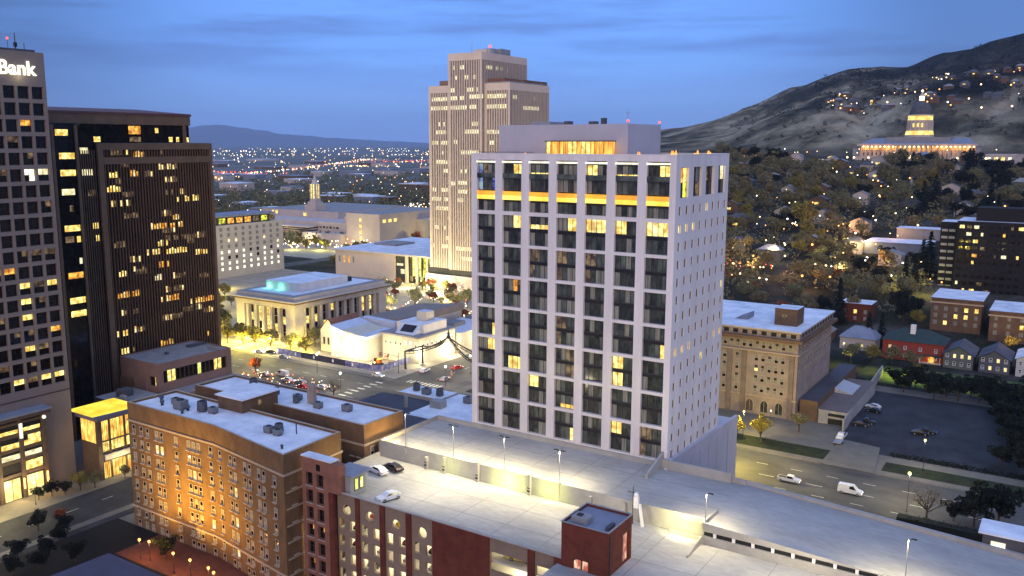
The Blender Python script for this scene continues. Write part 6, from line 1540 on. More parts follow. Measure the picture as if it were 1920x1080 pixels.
# ------------------------------------------------------------ trees
def leaf_cloud(mb, c, rad, n, size, m, rr, flat=1.0):
    for _ in range(n):
        while True:
            p = Vector((rr.uniform(-1, 1), rr.uniform(-1, 1), rr.uniform(-1, 1)))
            if .25 < p.length < 1: break
        q = Vector((c[0] + p.x * rad[0], c[1] + p.y * rad[1], c[2] + p.z * rad[2]))
        a = Vector((rr.gauss(0, 1), rr.gauss(0, 1), rr.gauss(0, 1) * flat)).normalized(); b = a.orthogonal().normalized()
        b = (b * math.cos(rr.uniform(0, 6)) + a.cross(b) * math.sin(rr.uniform(0, 6))).normalized(); s = size * rr.uniform(.6, 1.3)
        d = a.cross(b)
        mb.face([q - b * s, q - d * s * .55, q + b * s, q + d * s * .6], m)
def make_tree(name, kind, seed, h, leafm, n=900, size=.42, dens=8):
    rr = random.Random(seed); t = thing(name, 'tree', 'tree'); tr = MB(); cr_ = MB()
    if kind == 'conifer':
        tr.tube((0, 0, 0), (0, 0, h * .9), .28, .05, 'bark', 6); k = 16
        for i in range(k):
            f_ = i / (k - 1); z = h * (.10 + .88 * f_); rad = h * .21 * (1 - f_) ** .8 + .15
            for j in range(int(8 + 26 * (1 - f_))):
                a = rr.uniform(0, 6.28); r = rad * rr.uniform(.35, 1.05); p = Vector((r * math.cos(a), r * math.sin(a), z - r * .28 + rr.uniform(-.3, .3)))
                o = Vector((math.cos(a), math.sin(a), -.45)).normalized(); s = size * rr.uniform(.8, 1.6); sd_ = o.cross(Vector((0, 0, 1))).normalized()
                cr_.face([p - o * s, p + sd_ * s * .5, p + o * s * 1.1, p - sd_ * s * .5], leafm)
    else:
        th = h * .28; tr.tube((0, 0, 0), (rr.uniform(-.2, .2), 0, th), .26, .19, 'bark', 7); tips = []
        nb = 6 if kind != 'bare' else 9
        for i in range(nb):
            a = 6.28 * i / nb + rr.uniform(-.4, .4); e = rr.uniform(.5, 1.25); L_ = h * rr.uniform(.26, .46)
            p0 = Vector((0, 0, th * rr.uniform(.75, 1))); p1 = p0 + Vector((math.cos(a) * math.cos(e), math.sin(a) * math.cos(e), math.sin(e))) * L_
            tr.tube(p0, p1, .13, .06, 'bark', 5, False); tips.append(p1)
            for j in range(3 if kind != 'bare' else 5):
                p2 = p1 + Vector((rr.uniform(-1, 1), rr.uniform(-1, 1), rr.uniform(.2, 1.2))).normalized() * L_ * rr.uniform(.3, .62)
                tr.tube(p0.lerp(p1, rr.uniform(.5, 1)), p2, .05, .02, 'bark', 4, False); tips.append(p2)
                if kind == 'bare':
                    for _ in range(4):
                        p3 = p2 + Vector((rr.uniform(-1, 1), rr.uniform(-1, 1), rr.uniform(0, 1))).normalized() * L_ * .3; tr.tube(p2, p3, .025, .01, 'bark', 3, False)
        tr.tube((0, 0, th), (rr.uniform(-.3, .3), rr.uniform(-.3, .3), h * .8), .18, .04, 'bark', 5, False); tips.append(Vector((0, 0, h * .78)))
        rr.shuffle(tips); cl_ = tips[:dens]
        for c in cl_:
            r = h * rr.uniform(.12, .21); leaf_cloud(cr_, c, (r, r, r * .8), int(n / dens), size, leafm, rr)
        if kind != 'bare': leaf_cloud(cr_, (0, 0, h * .62), (h * .30, h * .30, h * .26), int(n * .35), size, leafm, rr)
        else: leaf_cloud(cr_, (0, 0, h * .62), (h * .36, h * .36, h * .30), int(n * .12), size * .6, leafm, rr)
    tr.build('trunk', t); cr_.build('crown', t)
    return t
TR = {}
def proto(k):
    if k in TR: return None
    a = {'round': ('broad_tree', 'round', 1, 10, 'leaf', 1000, .40, 10), 'round2': ('broad_tree', 'round', 5, 11, 'leaf', 1000, .42, 12), 'dry': ('thinning_tree', 'round', 2, 10, 'leaf_dry', 800, .34, 12),
         'dry2': ('thinning_tree', 'round', 12, 11, 'leaf_dry', 800, .36, 14), 'bare': ('bare_tree', 'bare', 3, 9, 'leaf_dry', 160, .26, 8), 'autumn': ('autumn_tree', 'round', 4, 8.5, 'leaf_autumn', 800, .36, 10),
         'gold': ('golden_tree', 'round', 6, 10, 'leaf_gold', 1000, .40, 11), 'conifer': ('conifer', 'conifer', 7, 15, 'needle', 0, .85, 0), 'dark': ('dark_tree', 'round', 8, 9, 'needle', 1100, .42, 12)}[k]
    TR[k] = make_tree(*a); return TR[k]
TREES = 0
def tree(k, x, y, s, label, group=None, z=None, rz=None):
    global TREES; TREES += 1
    z = ground_z(x, y) if z is None else z; o = proto(k); rz = rnd.uniform(0, 6.28) if rz is None else rz
    if o is None: o = copy_tree(TR[k], (x, y, z - .1), rz)
    else: o.location = (x, y, z - .1); o.rotation_euler = (0, 0, rz)
    o.scale = (s, s, s * rnd.uniform(.92, 1.1)); o['label'] = label; o['category'] = 'tree'
    if group: o['group'] = group
    elif 'group' in o: del o['group']
    return o
# individual trees near the camera
tree('gold', -71.5, 247.5, .82, 'large pale golden street tree in front of the grey-brown brick block', z=.1)
tree('gold', -78.5, 247.0, .7, 'golden street tree lit yellow beside the white tower corner', z=.1)
tree('dry', -64.5, 262, .7, 'pale brown tree behind the large golden street tree', z=0)
tree('conifer', -70.5, 392, 1.05, 'twin-tipped black conifer behind the grey-blue roofed house', z=0)
tree('conifer', -66.0, 396, .95, 'black conifer touching the twin-tipped one on its right', z=0)
tree('conifer', -64.0, 506, 1.55, 'very tall black conifer left of the dark apartment block')
tree('conifer', -67.5, 509, 1.35, 'tall black conifer behind the one beside the apartment block')
tree('dark', -60.0, 440, 1.1, 'dark spreading tree above the red house')
tree('gold', -56.5, 425, .85, 'yellow-green tree right behind the red house roof')
tree('autumn', -89, 386, .95, 'orange-red autumn tree beside the grey-brown block corner')
tree('round', -84, 372, .8, 'green tree in front of the orange-red autumn tree')
tree('gold', -63, 362, .9, 'bright yellow-green tree left of the red house')
tree('round', -56, 363, .85, 'leafy green tree in front of the red house')
tree('round2', -50, 364, .75, 'green tree before the middle of the red house')
tree('dry', -70, 358, .9, 'thin brown tree at the left end of the lit lawn')
tree('round', -45, 352, .6, 'low tree on the near side of the lit lawn strip')
tree('bare', -23.5, 214.5, .95, 'bare winter tree by the street lamp at the lower right', z=0)
tree('dark', -14, 216, 1.0, 'dark evergreen tree right of the bare winter tree', z=0)
tree('dark', -9.5, 219, 1.15, 'second dark evergreen tree by the small hut', z=0)
tree('dark', -18.2, 217, .6, 'low dark evergreen between the bare tree and the taller evergreens', z=0)
tree('gold', -19.5, 407, .75, 'small tree glowing orange in front of the right-hand apartment house')
lamp('POINT', (-19.5, 403, 9), 900, (1, .6, .2), .6)
for i, (x, y, s) in enumerate(((-46, 326, .8), (-40, 330, .9), (-33, 328, .8), (-26, 332, .9), (-19, 329, .85), (-12, 333, .9), (-6, 328, .9), (-50, 333, .7), (-2, 322, .9), (-36, 336, .8), (-22, 338, .8), (-8, 340, .9), (-29, 324, 1.0), (-43, 331, 1.0), (-16, 324, 1.1), (-23, 326, 1.0), (-36, 322, .8))):
    tree('dark', x, y, s, 'black evergreen behind the dark lot, ' + ('below the red house' if x < -38 else ('below the two gabled houses' if x < -17 else 'towards the right edge')) + (', back row' if y > 331 else (', middle row' if y > 326.5 else ', front row')), 'evergreens behind the dark parking lot')
for i, (x, y, s) in enumerate(((-12, 262, .8), (-6, 258, 1.0), (-9, 270, 1.1), (-4, 280, 1.2), (-10, 284, 1.0), (-2, 268, 1.2), (-13, 292, .9), (-5, 295, 1.2), (-15, 303, 1.0), (-8, 306, 1.2), (1, 290, 1.3), (-18, 314, 1.0), (-1, 310, 1.3), (-11, 316, 1.2), (-3, 249, .8), (2, 255, 1.0))): tree('dark', x, y, s, 'dark tree right of the dark lot, ' + ('near the sidewalk' if y < 264 else ('level with the parked cars' if y < 293 else 'at the back')) + (', outer edge' if x > -7 else ', next to the asphalt'), 'dark trees at the right end of the lot')
tree('autumn', -186.5, 103.5, .42, 'small pinkish-orange lit tree before the glowing doors of the tower', z=.1)
for i, (x, y, k, s, l) in enumerate(((-199.8, 116.5, 'gold', .55, 'yellow-lit tree beside the blank tower wall'), (-198.3, 119.5, 'dry', .5, 'thin tree with a pale crown next to the yellow-lit one'), (-202, 110.5, 'dark', .45, 'dark tree right of the glowing doors'), (-202.5, 107.5, 'dark', .42, 'dark tree in front of the glowing doors'),
        (-200.5, 113, 'dark', .45, 'dark tree between the doors and the yellow-lit tree'), (-197.8, 127.5, 'round', .42, 'small green tree in front of the glass atrium'), (-186, 98, 'dark', .55, 'dark tree standing in the road median at the lower left'), (-181, 101, 'dark', .45, 'dark tree right of the median tree'))):
    tree(k, x, y, s, l, z=.1)
tree('dark', -151.0, 105.4, .55, 'tall black tree before the orange-lit hotel front', z=.1)
for i, (x, y) in enumerate(((-172, 92), (-168, 88), (-176, 97), (-165, 94), (-170, 84), (-176, 88), (-177, 80))): tree('dark', x, y, .5, ['black tree in the unlit yard nearest the hotel corner', 'black tree in the yard, second row from the hotel', 'black tree in the yard closest to the road', 'black tree beside the purplish roof corner', 'black tree lowest in the unlit yard', 'black tree midway along the yard fence line', 'black tree at the bottom left of the yard'][i], 'black trees in the unlit yard', z=.1)
tree('autumn', -252, 219, .75, 'vivid orange tree glowing beside the queue of cars', z=0)
lamp('POINT', (-252, 215.5, 5), 1200, (1, .5, .12), .5)
tree('bare', -205.5, 212, .75, 'bare tree at the corner above the white shop roofs', z=0)
for i, (x, y, k, s) in enumerate(((-300, 246, 'gold', .8), (-292, 247.5, 'gold', .85), (-284, 247, 'gold', .8), (-309, 248, 'round', .9), (-318, 250, 'round', 1), (-277, 249.5, 'round', .75), (-266, 250, 'dry', .8), (-261, 254, 'gold', .6), (-327, 252, 'gold', .9), (-335, 254, 'round', .9), (-322, 262, 'gold', .9), (-330, 268, 'round', .9), (-264, 262, 'dry', .8), (-266, 270, 'dry', .8), (-313, 253, 'gold', 1.0), (-296, 250.5, 'round', .8), (-281, 252.6, 'gold', .7), (-320, 257, 'gold', 1.1), (-340, 262, 'gold', 1.0), (-346, 256, 'round', 1.1), (-258, 250.5, 'gold', .7), (-352, 266, 'gold', 1.0))):
    tree(k, x, y, s * 1.15, ['yellow-green lit tree', 'glowing street tree'][i % 2] + (' left of the colonnaded building' if x < -308 else (' before its left half' if x < -288 else (' before the right half of its columned front' if x > -270 - 18 and x < -266 else ' between the columns and the gabled house'))), 'lit trees round the colonnaded building', z=0)
for x, y in ((-305, 243), (-290, 244), (-322, 246), (-338, 250), (-276, 245.5), (-262, 250)): lamp('POINT', (x, y, 4), 6800, (1, .78, .10), .6)
rr = random.Random(31)
for i in range(90):
    x = rr.uniform(-345, -210); y = rr.uniform(328, 412)
    if x < -262 and y < 325: continue
    tree(rr.choice(['autumn', 'dry', 'dry2', 'gold', 'autumn']), x, y, rr.uniform(.6, 1.0), 'autumn tree on the lit plaza, ' + ('west' if x < -300 else ('middle' if x < -255 else 'east')) + ' end, ' + ('nearest the glass colonnade' if y > 385 else ('centre row' if y > 355 else 'nearest the construction site')), 'autumn trees on the lit plaza', z=0)
for i in range(18): lamp('POINT', (rr.uniform(-335, -215), rr.uniform(325, 412), 5.5), 6500, (1, .86, .45), .6)
for i, (x, y) in enumerate(((-470, 620), (-478, 600), (-462, 640), (-455, 610), (-448, 650), (-466, 585), (-440, 600))): tree('autumn', x, y, 1.5, 'rust-red tree beside the beige ribbed tower', 'rust-red trees left of the beige tower', z=0)
lamp('POINT', (-452, 590, 9), 5000, (1, .8, .15), 1)
for i in range(12): tree(rr.choice(['gold', 'round']), rr.uniform(-540, -470), rr.uniform(500, 535), rr.uniform(.7, 1.0), 'bright yellow-lit tree before the terraced hall', 'yellow-lit trees before the terraced hall', z=0)
for x, y in ((-525, 500), (-505, 510), (-485, 515)): lamp('POINT', (x, y, 5), 3500, (1, .9, .2), 1)
def zone(x, y):
    a = math.degrees(math.atan2(-x, y)); d = math.hypot(x, y)
    h = 'hugging the white tower edge' if a > 17.3 else ('left of the big yellow-green tree' if a > 15.2 else ('around the big yellow-green tree' if a > 12.6 else ('in line with the statehouse wing' if a > 10 else ('straight below the dome' if a > 7 else ('above the dark apartment block' if a > 4.8 else 'at the right edge')))))
    v = 'foot of the slope' if d < 540 else ('low on the slope' if d < 640 else ('halfway up the slope' if d < 760 else ('high on the slope' if d < 880 else 'top of the slope')))
    return v + ', ' + h
def vzone(x, y):
    a = math.degrees(math.atan2(-x, y)); d = math.hypot(x, y)
    h = 'beside the beige ribbed tower' if a < 40 else ('right of the lit spire' if a < 44 else ('behind the lit spire' if a < 47 else ('left of the lit spire' if a < 50 else 'beside the bronze tower')))
    v = 'nearest' if d < 950 else ('just beyond the nearest' if d < 1300 else ('midway out' if d < 1900 else ('far out near the highway' if d < 2900 else 'farthest, near the horizon')))
    return v + ', ' + h
for i in range(34):
    x, y = (rr.uniform(-425, -350), rr.uniform(262, 345)) if i < 20 else (rr.uniform(-450, -385), rr.uniform(440, 520))
    tree(rr.choice(['gold', 'round', 'dry', 'gold']), x, y, rr.uniform(.7, 1.1), 'lit tree ' + ('between the bronze tower and the colonnaded building' if i < 20 else 'between the plaza building and the terraced hall') + (', near row' if (y < 300 or 440 < y < 475) else ', far row'), 'lit trees between the civic blocks', z=0)
for x, y in ((-360, 280), (-380, 300), (-400, 320), (-345, 300), (-415, 340), (-400, 460), (-420, 480), (-440, 510), (-430, 450)): lamp('POINT', (x, y, 6), 4200, (1, .80, .12), .8)
# the wooded bench right of the white tower: every tree its own object
pl = []
rr = random.Random(44)
while len(pl) < 235:
    ang = R(rr.uniform(2.5, 19.8)); d = 430 + 560 * rr.random() ** .85; x, y = -d * math.sin(ang), d * math.cos(ang)
    if y < 415 or y > 985: continue
    if x > -62 and y < 520: continue
    if y > 872 and -265 < x < -55: continue
    if -110 < x < -65 and 540 < y < 610 or (y > 960 and -215 < x < -85): continue
    if any((x - a) ** 2 + (y - b) ** 2 < 60 for a, b in pl): continue
    pl.append((x, y))
GW = 'trees on the wooded slope below the statehouse'
for x, y in pl:
    k = rr.choice(['round', 'round2', 'dry', 'dry2', 'dry', 'round', 'dark', 'gold']) if y > 480 else rr.choice(['dry', 'dry2', 'autumn', 'round', 'dry'])
    if x > -100: k = rr.choice(['dark', 'dark', 'round', 'dry', 'conifer'])
    s = rr.uniform(.8, 1.25) * (1 + max(0, (y - 500)) / 900)
    s *= 1.14
    tree(k, x, y, s, {'round': 'olive green tree', 'round2': 'olive green tree', 'dry': 'grey-brown tree', 'dry2': 'grey-brown tree', 'dark': 'near-black tree',
                      'gold': 'yellowish tree', 'autumn': 'rusty tree', 'conifer': 'black conifer'}[k] + ', ' + zone(x, y), GW)
for x, y, s in ((-140.5, 868, 1.25), (-137.2, 872, 1.15), (-129, 866, 1.25)): tree('conifer', x, y, s, 'black conifer standing in front of the statehouse steps', 'conifers before the statehouse')
tree('gold', -150, 590, 2.3, 'big rounded yellow-green tree in the middle of the wooded slope')
# ------------------------------------------------------------ wooded slope filler, valley woods
def woods(name, pts, rad, n, size, leafm, seed, label, cat='woods'):
    rr = random.Random(seed); mb = MB()
    for x, y, s in pts:
        z = ground_z(x, y); r = rad * s
        leaf_cloud(mb, (x, y, z + r * .7), (r * 1.2, r * 1.2, r * .8), n, size * s, leafm, rr)
    o = mb.build(name, kind='stuff'); o['label'] = label; o['category'] = cat
rr = random.Random(8)
def wedge(n, a0, a1, d0, d1, p=1):
    out = []
    for _ in range(n):
        a = R(rr.uniform(a0, a1)); d = d0 + (d1 - d0) * rr.random() ** p; out.append((-d * math.sin(a), d * math.cos(a), rr.uniform(.7, 1.2)))
    return out
woods('slope_undergrowth', [p for p in wedge(1500, 1.5, 20.5, 440, 1150, .8) if not (p[1] > 880 and -285 < p[0] < -50) and not (p[0] > -62 and p[1] < 516) and not (-110 < p[0] < -65 and 535 < p[1] < 612)], 4.6, 30, 1.0, 'leaf_dry', 3, 'grey-brown thicket covering the slope between the single trees')
woods('hill_brush', wedge(420, 1, 19, 1250, 2450, .9), 3.0, 7, 2.0, 'leaf_dusk', 14, 'sparse brush dotting the bare hill')
for x, y, l in ((-112, 2590, 'taller radio mast on the hill ridge near the right edge'), (-150, 2585, 'shorter radio mast left of the taller one on the ridge')):
    zz = ground_z(x, y); tag(MB().tube((x, y, zz - 3), (x, y, zz + (34 if x > -120 else 24)), 1.2, .5, 'dark_metal', 5).box(x - 3, x + 3, y - 1, y + 1, zz - 3, zz + 4, 'roof_dark').build('radio_mast'), l, 'mast')
woods('hillside_scrub', wedge(420, -1, 14, 1500, 2300, .8), 6.5, 16, 2.0, 'needle', 4, 'dark scrub and gardens round the hillside houses')
woods('valley_woods', wedge(1500, 36, 58, 760, 1500, 1) + wedge(700, 36, 58, 1500, 2600, 1), 6.5, 22, 2.0, 'leaf', 5, 'grey-green tree canopy spread over the valley suburbs')
# ------------------------------------------------------------ houses on the slope and the hillside
GH = 'small houses scattered on the wooded slope'
rr = random.Random(77); hs = []
while len(hs) < 44:
    a = R(rr.uniform(3, 19.3)); d = rr.uniform(520, 940); x, y = -d * math.sin(a), d * math.cos(a)
    if (x > -62 and y < 530) or (-112 < x < -62 and 535 < y < 615) or any((x - p) ** 2 + (y - q) ** 2 < 500 for p, q in hs): continue
    hs.append((x, y)); house(x, y, ground_z(x, y) + 1.2, rr.uniform(9, 14), rr.uniform(8, 12), rr.uniform(4, 6.5), rr.choice(['house_grey', 'house_white', 'brick_brown', 'stone']), rr.choice(['roof_dark', 'roof_blue', 'roof_grey']), 'small pitched-roof house half hidden among trees on the slope', 2.8, rr.random() < .4, .5, group=GH, simple=True)['label'] = 'small pitched-roof house, ' + zone(x, y)
GN = 'houses of the hillside neighbourhood above the statehouse'
for i in range(60):
    a = R(rr.uniform(1.5, 13.6)); d = rr.uniform(1480, 1780); x, y = -d * math.sin(a), d * math.cos(a)
    h_ = house(x, y, ground_z(x, y) + 1.5, rr.uniform(9, 15), rr.uniform(8, 11), rr.uniform(4, 6), rr.choice(['house_grey', 'brick_brown', 'brick_brown']), rr.choice(['roof_dark', 'roof_dark', 'roof_grey']), 'distant house with a light in it on the dark hillside', 3, True, .3, group=GN, simple=True)
    h_['label'] = 'dark hillside house ' + ('in the upper rows' if d > 1690 else ('in the middle rows' if d > 1580 else 'in the lowest row')) + (', right of the dome' if a < R(7.5) else (', just left of the dome' if a < R(9.6) else (', near the bright yellow building' if a < R(11.6) else ', at the left end of the neighbourhood')))
house(-318, 1640, ground_z(-318, 1640) + 3, 24, 12, 6, 'lit_yellow', 'roof_white', 'brightly lit yellow building on the hillside left of the dome', 2, True, simple=True)

# ------------------------------------------------------------ street lamps of the slope, valley buildings, far lights
GS = 'street lamps among the trees of the slope'
rr = random.Random(55)
for i in range(70):
    if i < 36: a = R(rr.uniform(10, 19.5)); d = rr.uniform(450, 640)
    else: a = R(rr.uniform(2.5, 19.5)); d = rr.uniform(640, 1000)
    x, y = -d * math.sin(a), d * math.cos(a)
    if (x > -62 and y < 520) or (y > 965 and -210 < x < -90): continue
    street_lamp(x, y, ground_z(x, y), rr.uniform(9, 13), 'bright street lamp, ' + zone(x, y), b=rr.choice(['b_warm', 'b_warm', 'b_white', 'b_orange']), e=0, group=GS, r=rr.uniform(.34, .58))
for i in range(16):
    a = R(rr.uniform(9, 19)); d = rr.uniform(470, 620); x, y = -d * math.sin(a), d * math.cos(a)
    lamp('POINT', (x, y, ground_z(x, y) + 8), 2500, rr.choice([(1, .7, .3), (1, .45, .15), (1, .85, .4)]), 1)
for x, y in ((-72, 480), (-60, 470)): lamp('POINT', (x, y, 18), 2600, (1, .85, .1), 1)
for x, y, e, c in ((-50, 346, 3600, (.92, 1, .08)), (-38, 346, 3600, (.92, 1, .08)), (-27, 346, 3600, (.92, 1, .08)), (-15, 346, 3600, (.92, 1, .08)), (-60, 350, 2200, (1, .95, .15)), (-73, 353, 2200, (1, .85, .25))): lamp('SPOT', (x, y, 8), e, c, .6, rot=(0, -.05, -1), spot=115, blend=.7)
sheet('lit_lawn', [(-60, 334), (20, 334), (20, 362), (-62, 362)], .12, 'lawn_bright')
GB = 'low pale-roofed buildings across the valley'
for i in range(70):
    a = R(rr.uniform(36, 55)); d = rr.choice([rr.uniform(760, 1300), rr.uniform(1300, 2600), rr.uniform(1900, 4500)]); x, y = -d * math.sin(a), d * math.cos(a); s = d / 1200
    w_, d_, h = rr.uniform(14, 40) * s, rr.uniform(14, 30) * s, rr.uniform(5, 10) * min(1.4, s)
    t = thing('valley_building', 'low pale-roofed valley building, ' + vzone(x, y), 'building', (x, y, 0), GB)
    MB().box(x, x + w_, y, y + d_, 0, h, rr.choice(['stone', 'brick_brown', 'roof_blue', 'stone_pink'])).build('wall', t); MB().box(x - .5, x + w_ + .5, y - .5, y + d_ + .5, h + .01, h + 1, rr.choice(['roof_white', 'roof_grey', 'roof_blue', 'roof_white'])).build('roof', t)
def lights(name, pts, label):
    mb = MB()
    for x, y, z, r, m in pts:
        mb.face([(x, y, z + r), (x + r, y, z), (x, y - r, z)], m); mb.face([(x, y, z + r), (x, y - r, z), (x - r, y, z)], m)
        mb.face([(x, y, z - r), (x, y - r, z), (x + r, y, z)], m); mb.face([(x, y, z - r), (x - r, y, z), (x, y - r, z)], m)
        mb.face([(x, y, z + r), (x - r, y, z), (x, y + r, z)], m); mb.face([(x, y, z + r), (x, y + r, z), (x + r, y, z)], m)
        mb.face([(x, y, z - r), (x, y + r, z), (x - r, y, z)], m); mb.face([(x, y, z - r), (x + r, y, z), (x, y + r, z)], m)
    o = mb.build(name, kind='stuff'); o['label'] = label; o['category'] = 'city lights'
P = []
for i in range(520):
    a = R(rr.uniform(35, 57)); u = rr.random(); d = 850 * (9500 / 850) ** u
    P.append((-d * math.sin(a), d * math.cos(a), 9, d / 1100 * rr.uniform(.25, .85), rr.choice(['b_white', 'b_white', 'b_warm', 'b_warm', 'b_orange'])))
for i in range(620):        # far band of white lights along the lake shore and airport
    a = R(rr.uniform(35, 57)); d = rr.choice([rr.uniform(7800, 8800), rr.uniform(5400, 6200), rr.uniform(10500, 12500)])
    if rr.random() < .45: P.append((-d * math.sin(a), d * math.cos(a), 12, d / 1100 * rr.uniform(.25, .75), rr.choice(['b_white', 'b_warm'])))
hw = [(-1500, 1180), (-1797, 1591), (-1959, 1900), (-2191, 2225), (-2384, 2537), (-2700, 3000), (-2842, 3208)]
for (a, b), (c, d) in zip(hw, hw[1:]):
    for k in range(34):
        s = rr.random(); P.append((a + (c - a) * s + rr.gauss(0, 14), b + (d - b) * s + rr.gauss(0, 14), 9, rr.uniform(1.0, 2.6), rr.choice(['b_orange', 'b_warm', 'b_warm', 'b_red', 'b_white'])))
for c in ((-1953, 1580, 'b_red'), (-1830, 1600, 'b_red'), (-2448, 2932, 'b_red'), (-2400, 2900, 'b_orange'), (-2000, 1600, 'b_orange'), (-2465, 3175, 'b_red'), (-2060, 2250, 'b_warm'), (-2100, 2300, 'b_warm')):
    for k in range(18): P.append((c[0] + rr.gauss(0, 55), c[1] + rr.gauss(0, 38), 8, rr.uniform(1.0, 2.6), c[2]))
for i in range(110): P.append((rr.uniform(-720, -590), rr.uniform(760, 900), 8, rr.uniform(.6, 1.2), rr.choice(['b_warm', 'b_white'])))
lights('valley_lights', P, 'countless white, amber and red lights of the valley and its highway')
P = []
for i in range(62):
    a = R(rr.choice([rr.uniform(7, 13.3), rr.uniform(1, 8)])); d = rr.uniform(1470, 1700) if a > R(7) else rr.uniform(1350, 1800); x, y = -d * math.sin(a), d * math.cos(a)
    P.append((x, y, ground_z(x, y) + 6, rr.uniform(.6, 1.7), rr.choice(['b_white', 'b_warm', 'b_warm', 'b_orange'])))
for i in range(90):
    a = R(rr.uniform(2, 20)); d = rr.uniform(470, 1100); x, y = -d * math.sin(a), d * math.cos(a)
    P.append((x, y, ground_z(x, y) + rr.uniform(3, 9), rr.uniform(.3, .7), rr.choice(['b_white', 'b_warm', 'b_orange'])))
for i in range(90): P.append((rr.uniform(-215, -120), rr.uniform(488, 520), ground_z(-150, 500) + 1.5, rr.uniform(.3, .6), rr.choice(['b_red', 'b_red', 'b_orange', 'b_warm'])))
lights('hillside_lights', P, 'scattered lights of the dark hillside and the streets on the slope')
P = []
for i in range(260): P.append((rr.uniform(-340, -210), rr.uniform(325, 412), rr.uniform(1, 6), rr.uniform(.25, .6), rr.choice(['b_warm', 'b_warm', 'b_white', 'b_red'])))
for i in range(110): P.append((rr.uniform(-560, -450), rr.uniform(490, 550), rr.uniform(1, 6), rr.uniform(.4, .9), rr.choice(['b_warm', 'b_orange', 'b_white'])))
for i in range(70): P.append((rr.uniform(-252, -210), rr.uniform(209, 220), rr.uniform(.7, 2.0), rr.uniform(.14, .3), rr.choice(['b_warm', 'b_white', 'b_red', 'b_orange'])))
lights('plaza_lights', P, 'strings of little lights on the plaza and along the queue of cars')

# ------------------------------------------------------------ street lamps and small things near by
street_lamp(-27.9, 216.5, 0, 9.5, 'tall street lamp with a bright head beside the bare winter tree', b='b_yellow', e=1600, col=(1, .86, .35), r=.38)
street_lamp(-28.8, 247.0, .1, 8.5, 'street lamp on the verge beyond the street at the right', b='b_yellow', e=900, col=(1, .88, .45), r=.3)
street_lamp(-76.5, 247.0, .1, 8.0, 'street lamp among the golden trees beside the white tower', b='b_yellow', e=3200, col=(1, .80, .22), r=.3)
street_lamp(-73.0, 262.0, .1, 5.0, 'small lamp near the arched windows of the grey-brown block', b='b_warm', e=300, col=(1, .8, .4), r=.25)
lamp('POINT', (-72, 222, 9), 11000, (1, .76, .12), .5)
lamp('POINT', (-60, 232, 9), 1400, (1, .80, .35), .5)
lamp('POINT', (-30, 228, 9), 1500, (1, .78, .45), .5)
lamp('POINT', (-47, 214, 9), 1000, (1, .84, .5), .5)
for i, (x, y, l) in enumerate(((-206.5, 216.5, 'bright white cluster lamp at the near corner of the crossing'), (-233, 232, 'tall cluster lamp between the cars and the fence'), (-256, 222, 'white lamp left of the orange tree'), (-268, 241, 'lamp at the left end of the construction fence'), (-182, 244, 'lamp near the right leg of the street arch'), (-184, 262, 'lamp beyond the right leg of the street arch'))):
    street_lamp(x, y, .1, 7.0, l, b='b_white', e=1300, col=(1, .88, .62), r=.42, group='cluster lamps round the crossing')
for i, (x, y, e) in enumerate(((-215, 222, 1100), (-245, 226, 1100), (-190, 235, 1800), (-190, 280, 5000), (-190, 310, 5000), (-275, 226, 1300), (-300, 230, 1600), (-290, 330, 4000), (-245, 246, 2500))): lamp('POINT', (x, y, 9), e, (1, .80, .42), .6)
for x, y, l in ((-200.3, 105.5, 'tall globe lamp beside the yellow-lit tree'), (-206.2 + 4, 97, 'lamp post at the left edge by the glowing doors'), (-186, 86, 'street lamp at the far lower left corner')):
    street_lamp(x, y, .16, 5.5, l, b='b_warm', e=420, col=(1, .82, .4), r=.3)
lamp('POINT', (-198, 95, 6), 1300, (1, .84, .3), .5); lamp('POINT', (-192, 90, 6), 700, (1, .8, .4), .5); lamp('POINT', (-197, 125, 5), 250, (1, .8, .4), .5)
lamp('POINT', (-180.5, 119, 5), 160, (1, .9, .45), .5)
t = tag(MB().box(-28.5, 20, 206, 208.6, 0, 2.6, 'hedge').build('hedge'), 'long black hedge between the ramp and the street', 'hedge')
rr = random.Random(2)
mb = MB()
for i in range(1400): leaf_cloud(mb, (rr.uniform(-28.5, 20), rr.uniform(206, 208.6), rr.uniform(.6, 2.9)), (.6, .6, .5), 1, .3, 'needle', rr)
t = tag(mb.build('hedge_sprigs'), 'black leafy top of the hedge between the ramp and the street', 'hedge'); t['kind'] = 'stuff'
mb = MB()
for i in range(1500): leaf_cloud(mb, (rr.uniform(-38, 10), rr.uniform(254.2, 256), rr.uniform(.1, 1.1)), (.5, .5, .4), 1, .3, 'needle', rr)
t = tag(mb.build('low_hedge'), 'low dark hedge edging the near side of the dark parking lot', 'hedge'); t['kind'] = 'stuff'
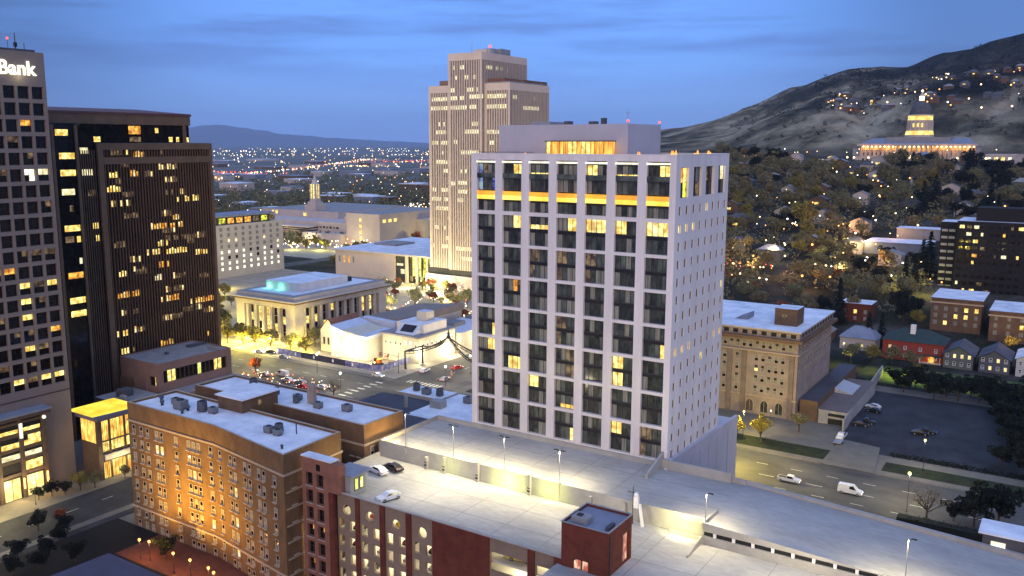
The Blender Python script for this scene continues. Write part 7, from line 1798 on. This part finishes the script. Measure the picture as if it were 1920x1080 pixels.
t = thing('deck_kiosk', 'small dark kiosk with a pale roof and one bright window, right edge of the ramp', 'kiosk', (-9, 154, 15))
MB().box(-8.6, 4, 153.0, 158, 12, 24.2, 'roof_dark').build('wall', t); MB().box(-9.2, 4.6, 152.6, 158.6, 24.21, 24.5, 'roof_white').build('roof', t); MB().box(-7.4, -5.4, 152.9, 152.98, 21.6, 23.2, 'lit_white').build('window', t)
# traffic cones near the gate
for i, (x, y) in enumerate(((-190.5, 259), (-188.2, 256), (-186.0, 252))):
    t = tag(MB().box(x - .35, x + .35, y - .35, y + .35, .09, .15, 'car_orange').tube((x, y, .15), (x, y, 1.25), .26, .05, 'car_orange', 8).tube((x, y, .6), (x, y, .85), .2, .14, 'white_paint', 8).build('traffic_cone'), ['traffic cone farthest up the street beyond the arch', 'middle traffic cone beyond the arch', 'traffic cone nearest the crossing'][i], 'traffic cone', 'traffic cones beyond the arch')
# pedestrians on the deck? none. flat roof in the lower left corner
t = tag(MB().prism([(-146, 60), (-118, 60), (-118, 88.6), (-144.6, 88.9)], 0, 9.8, 'brick_brown', 'roof_purple').prism([(-140, 66), (-134, 66), (-134, 78), (-140, 78)], 9.81, 11.2, 'roof_dark').build('low_flat_roof_building'), 'low building with a purplish-grey flat roof below the hotel, bottom left', 'building')
# ------------------------------------------------------------ haze over the valley
def haze():
    mb = MB(); mb.box(-30500, 1500, -200, 33500, -3, 1250, 'haze')
    m = bpy.data.materials.new('haze_air'); m.use_nodes = True; n = m.node_tree.nodes; l = m.node_tree.links
    for q in list(n): n.remove(q)
    o = n.new('ShaderNodeOutputMaterial'); v = n.new('ShaderNodeVolumePrincipled')
    v.inputs['Color'].default_value = (.58, .74, 1, 1); v.inputs['Density'].default_value = HAZE_D; v.inputs['Anisotropy'].default_value = .1
    l.new(v.outputs[0], o.inputs['Volume']); M['haze'] = m
    ob = mb.build('haze', kind='stuff'); ob['label'] = 'thin blue dusk haze over the valley'; ob['category'] = 'haze'
HAZE_D = 3.4e-5
haze()
print('TREES', TREES, 'OBJ', len(bpy.data.objects))
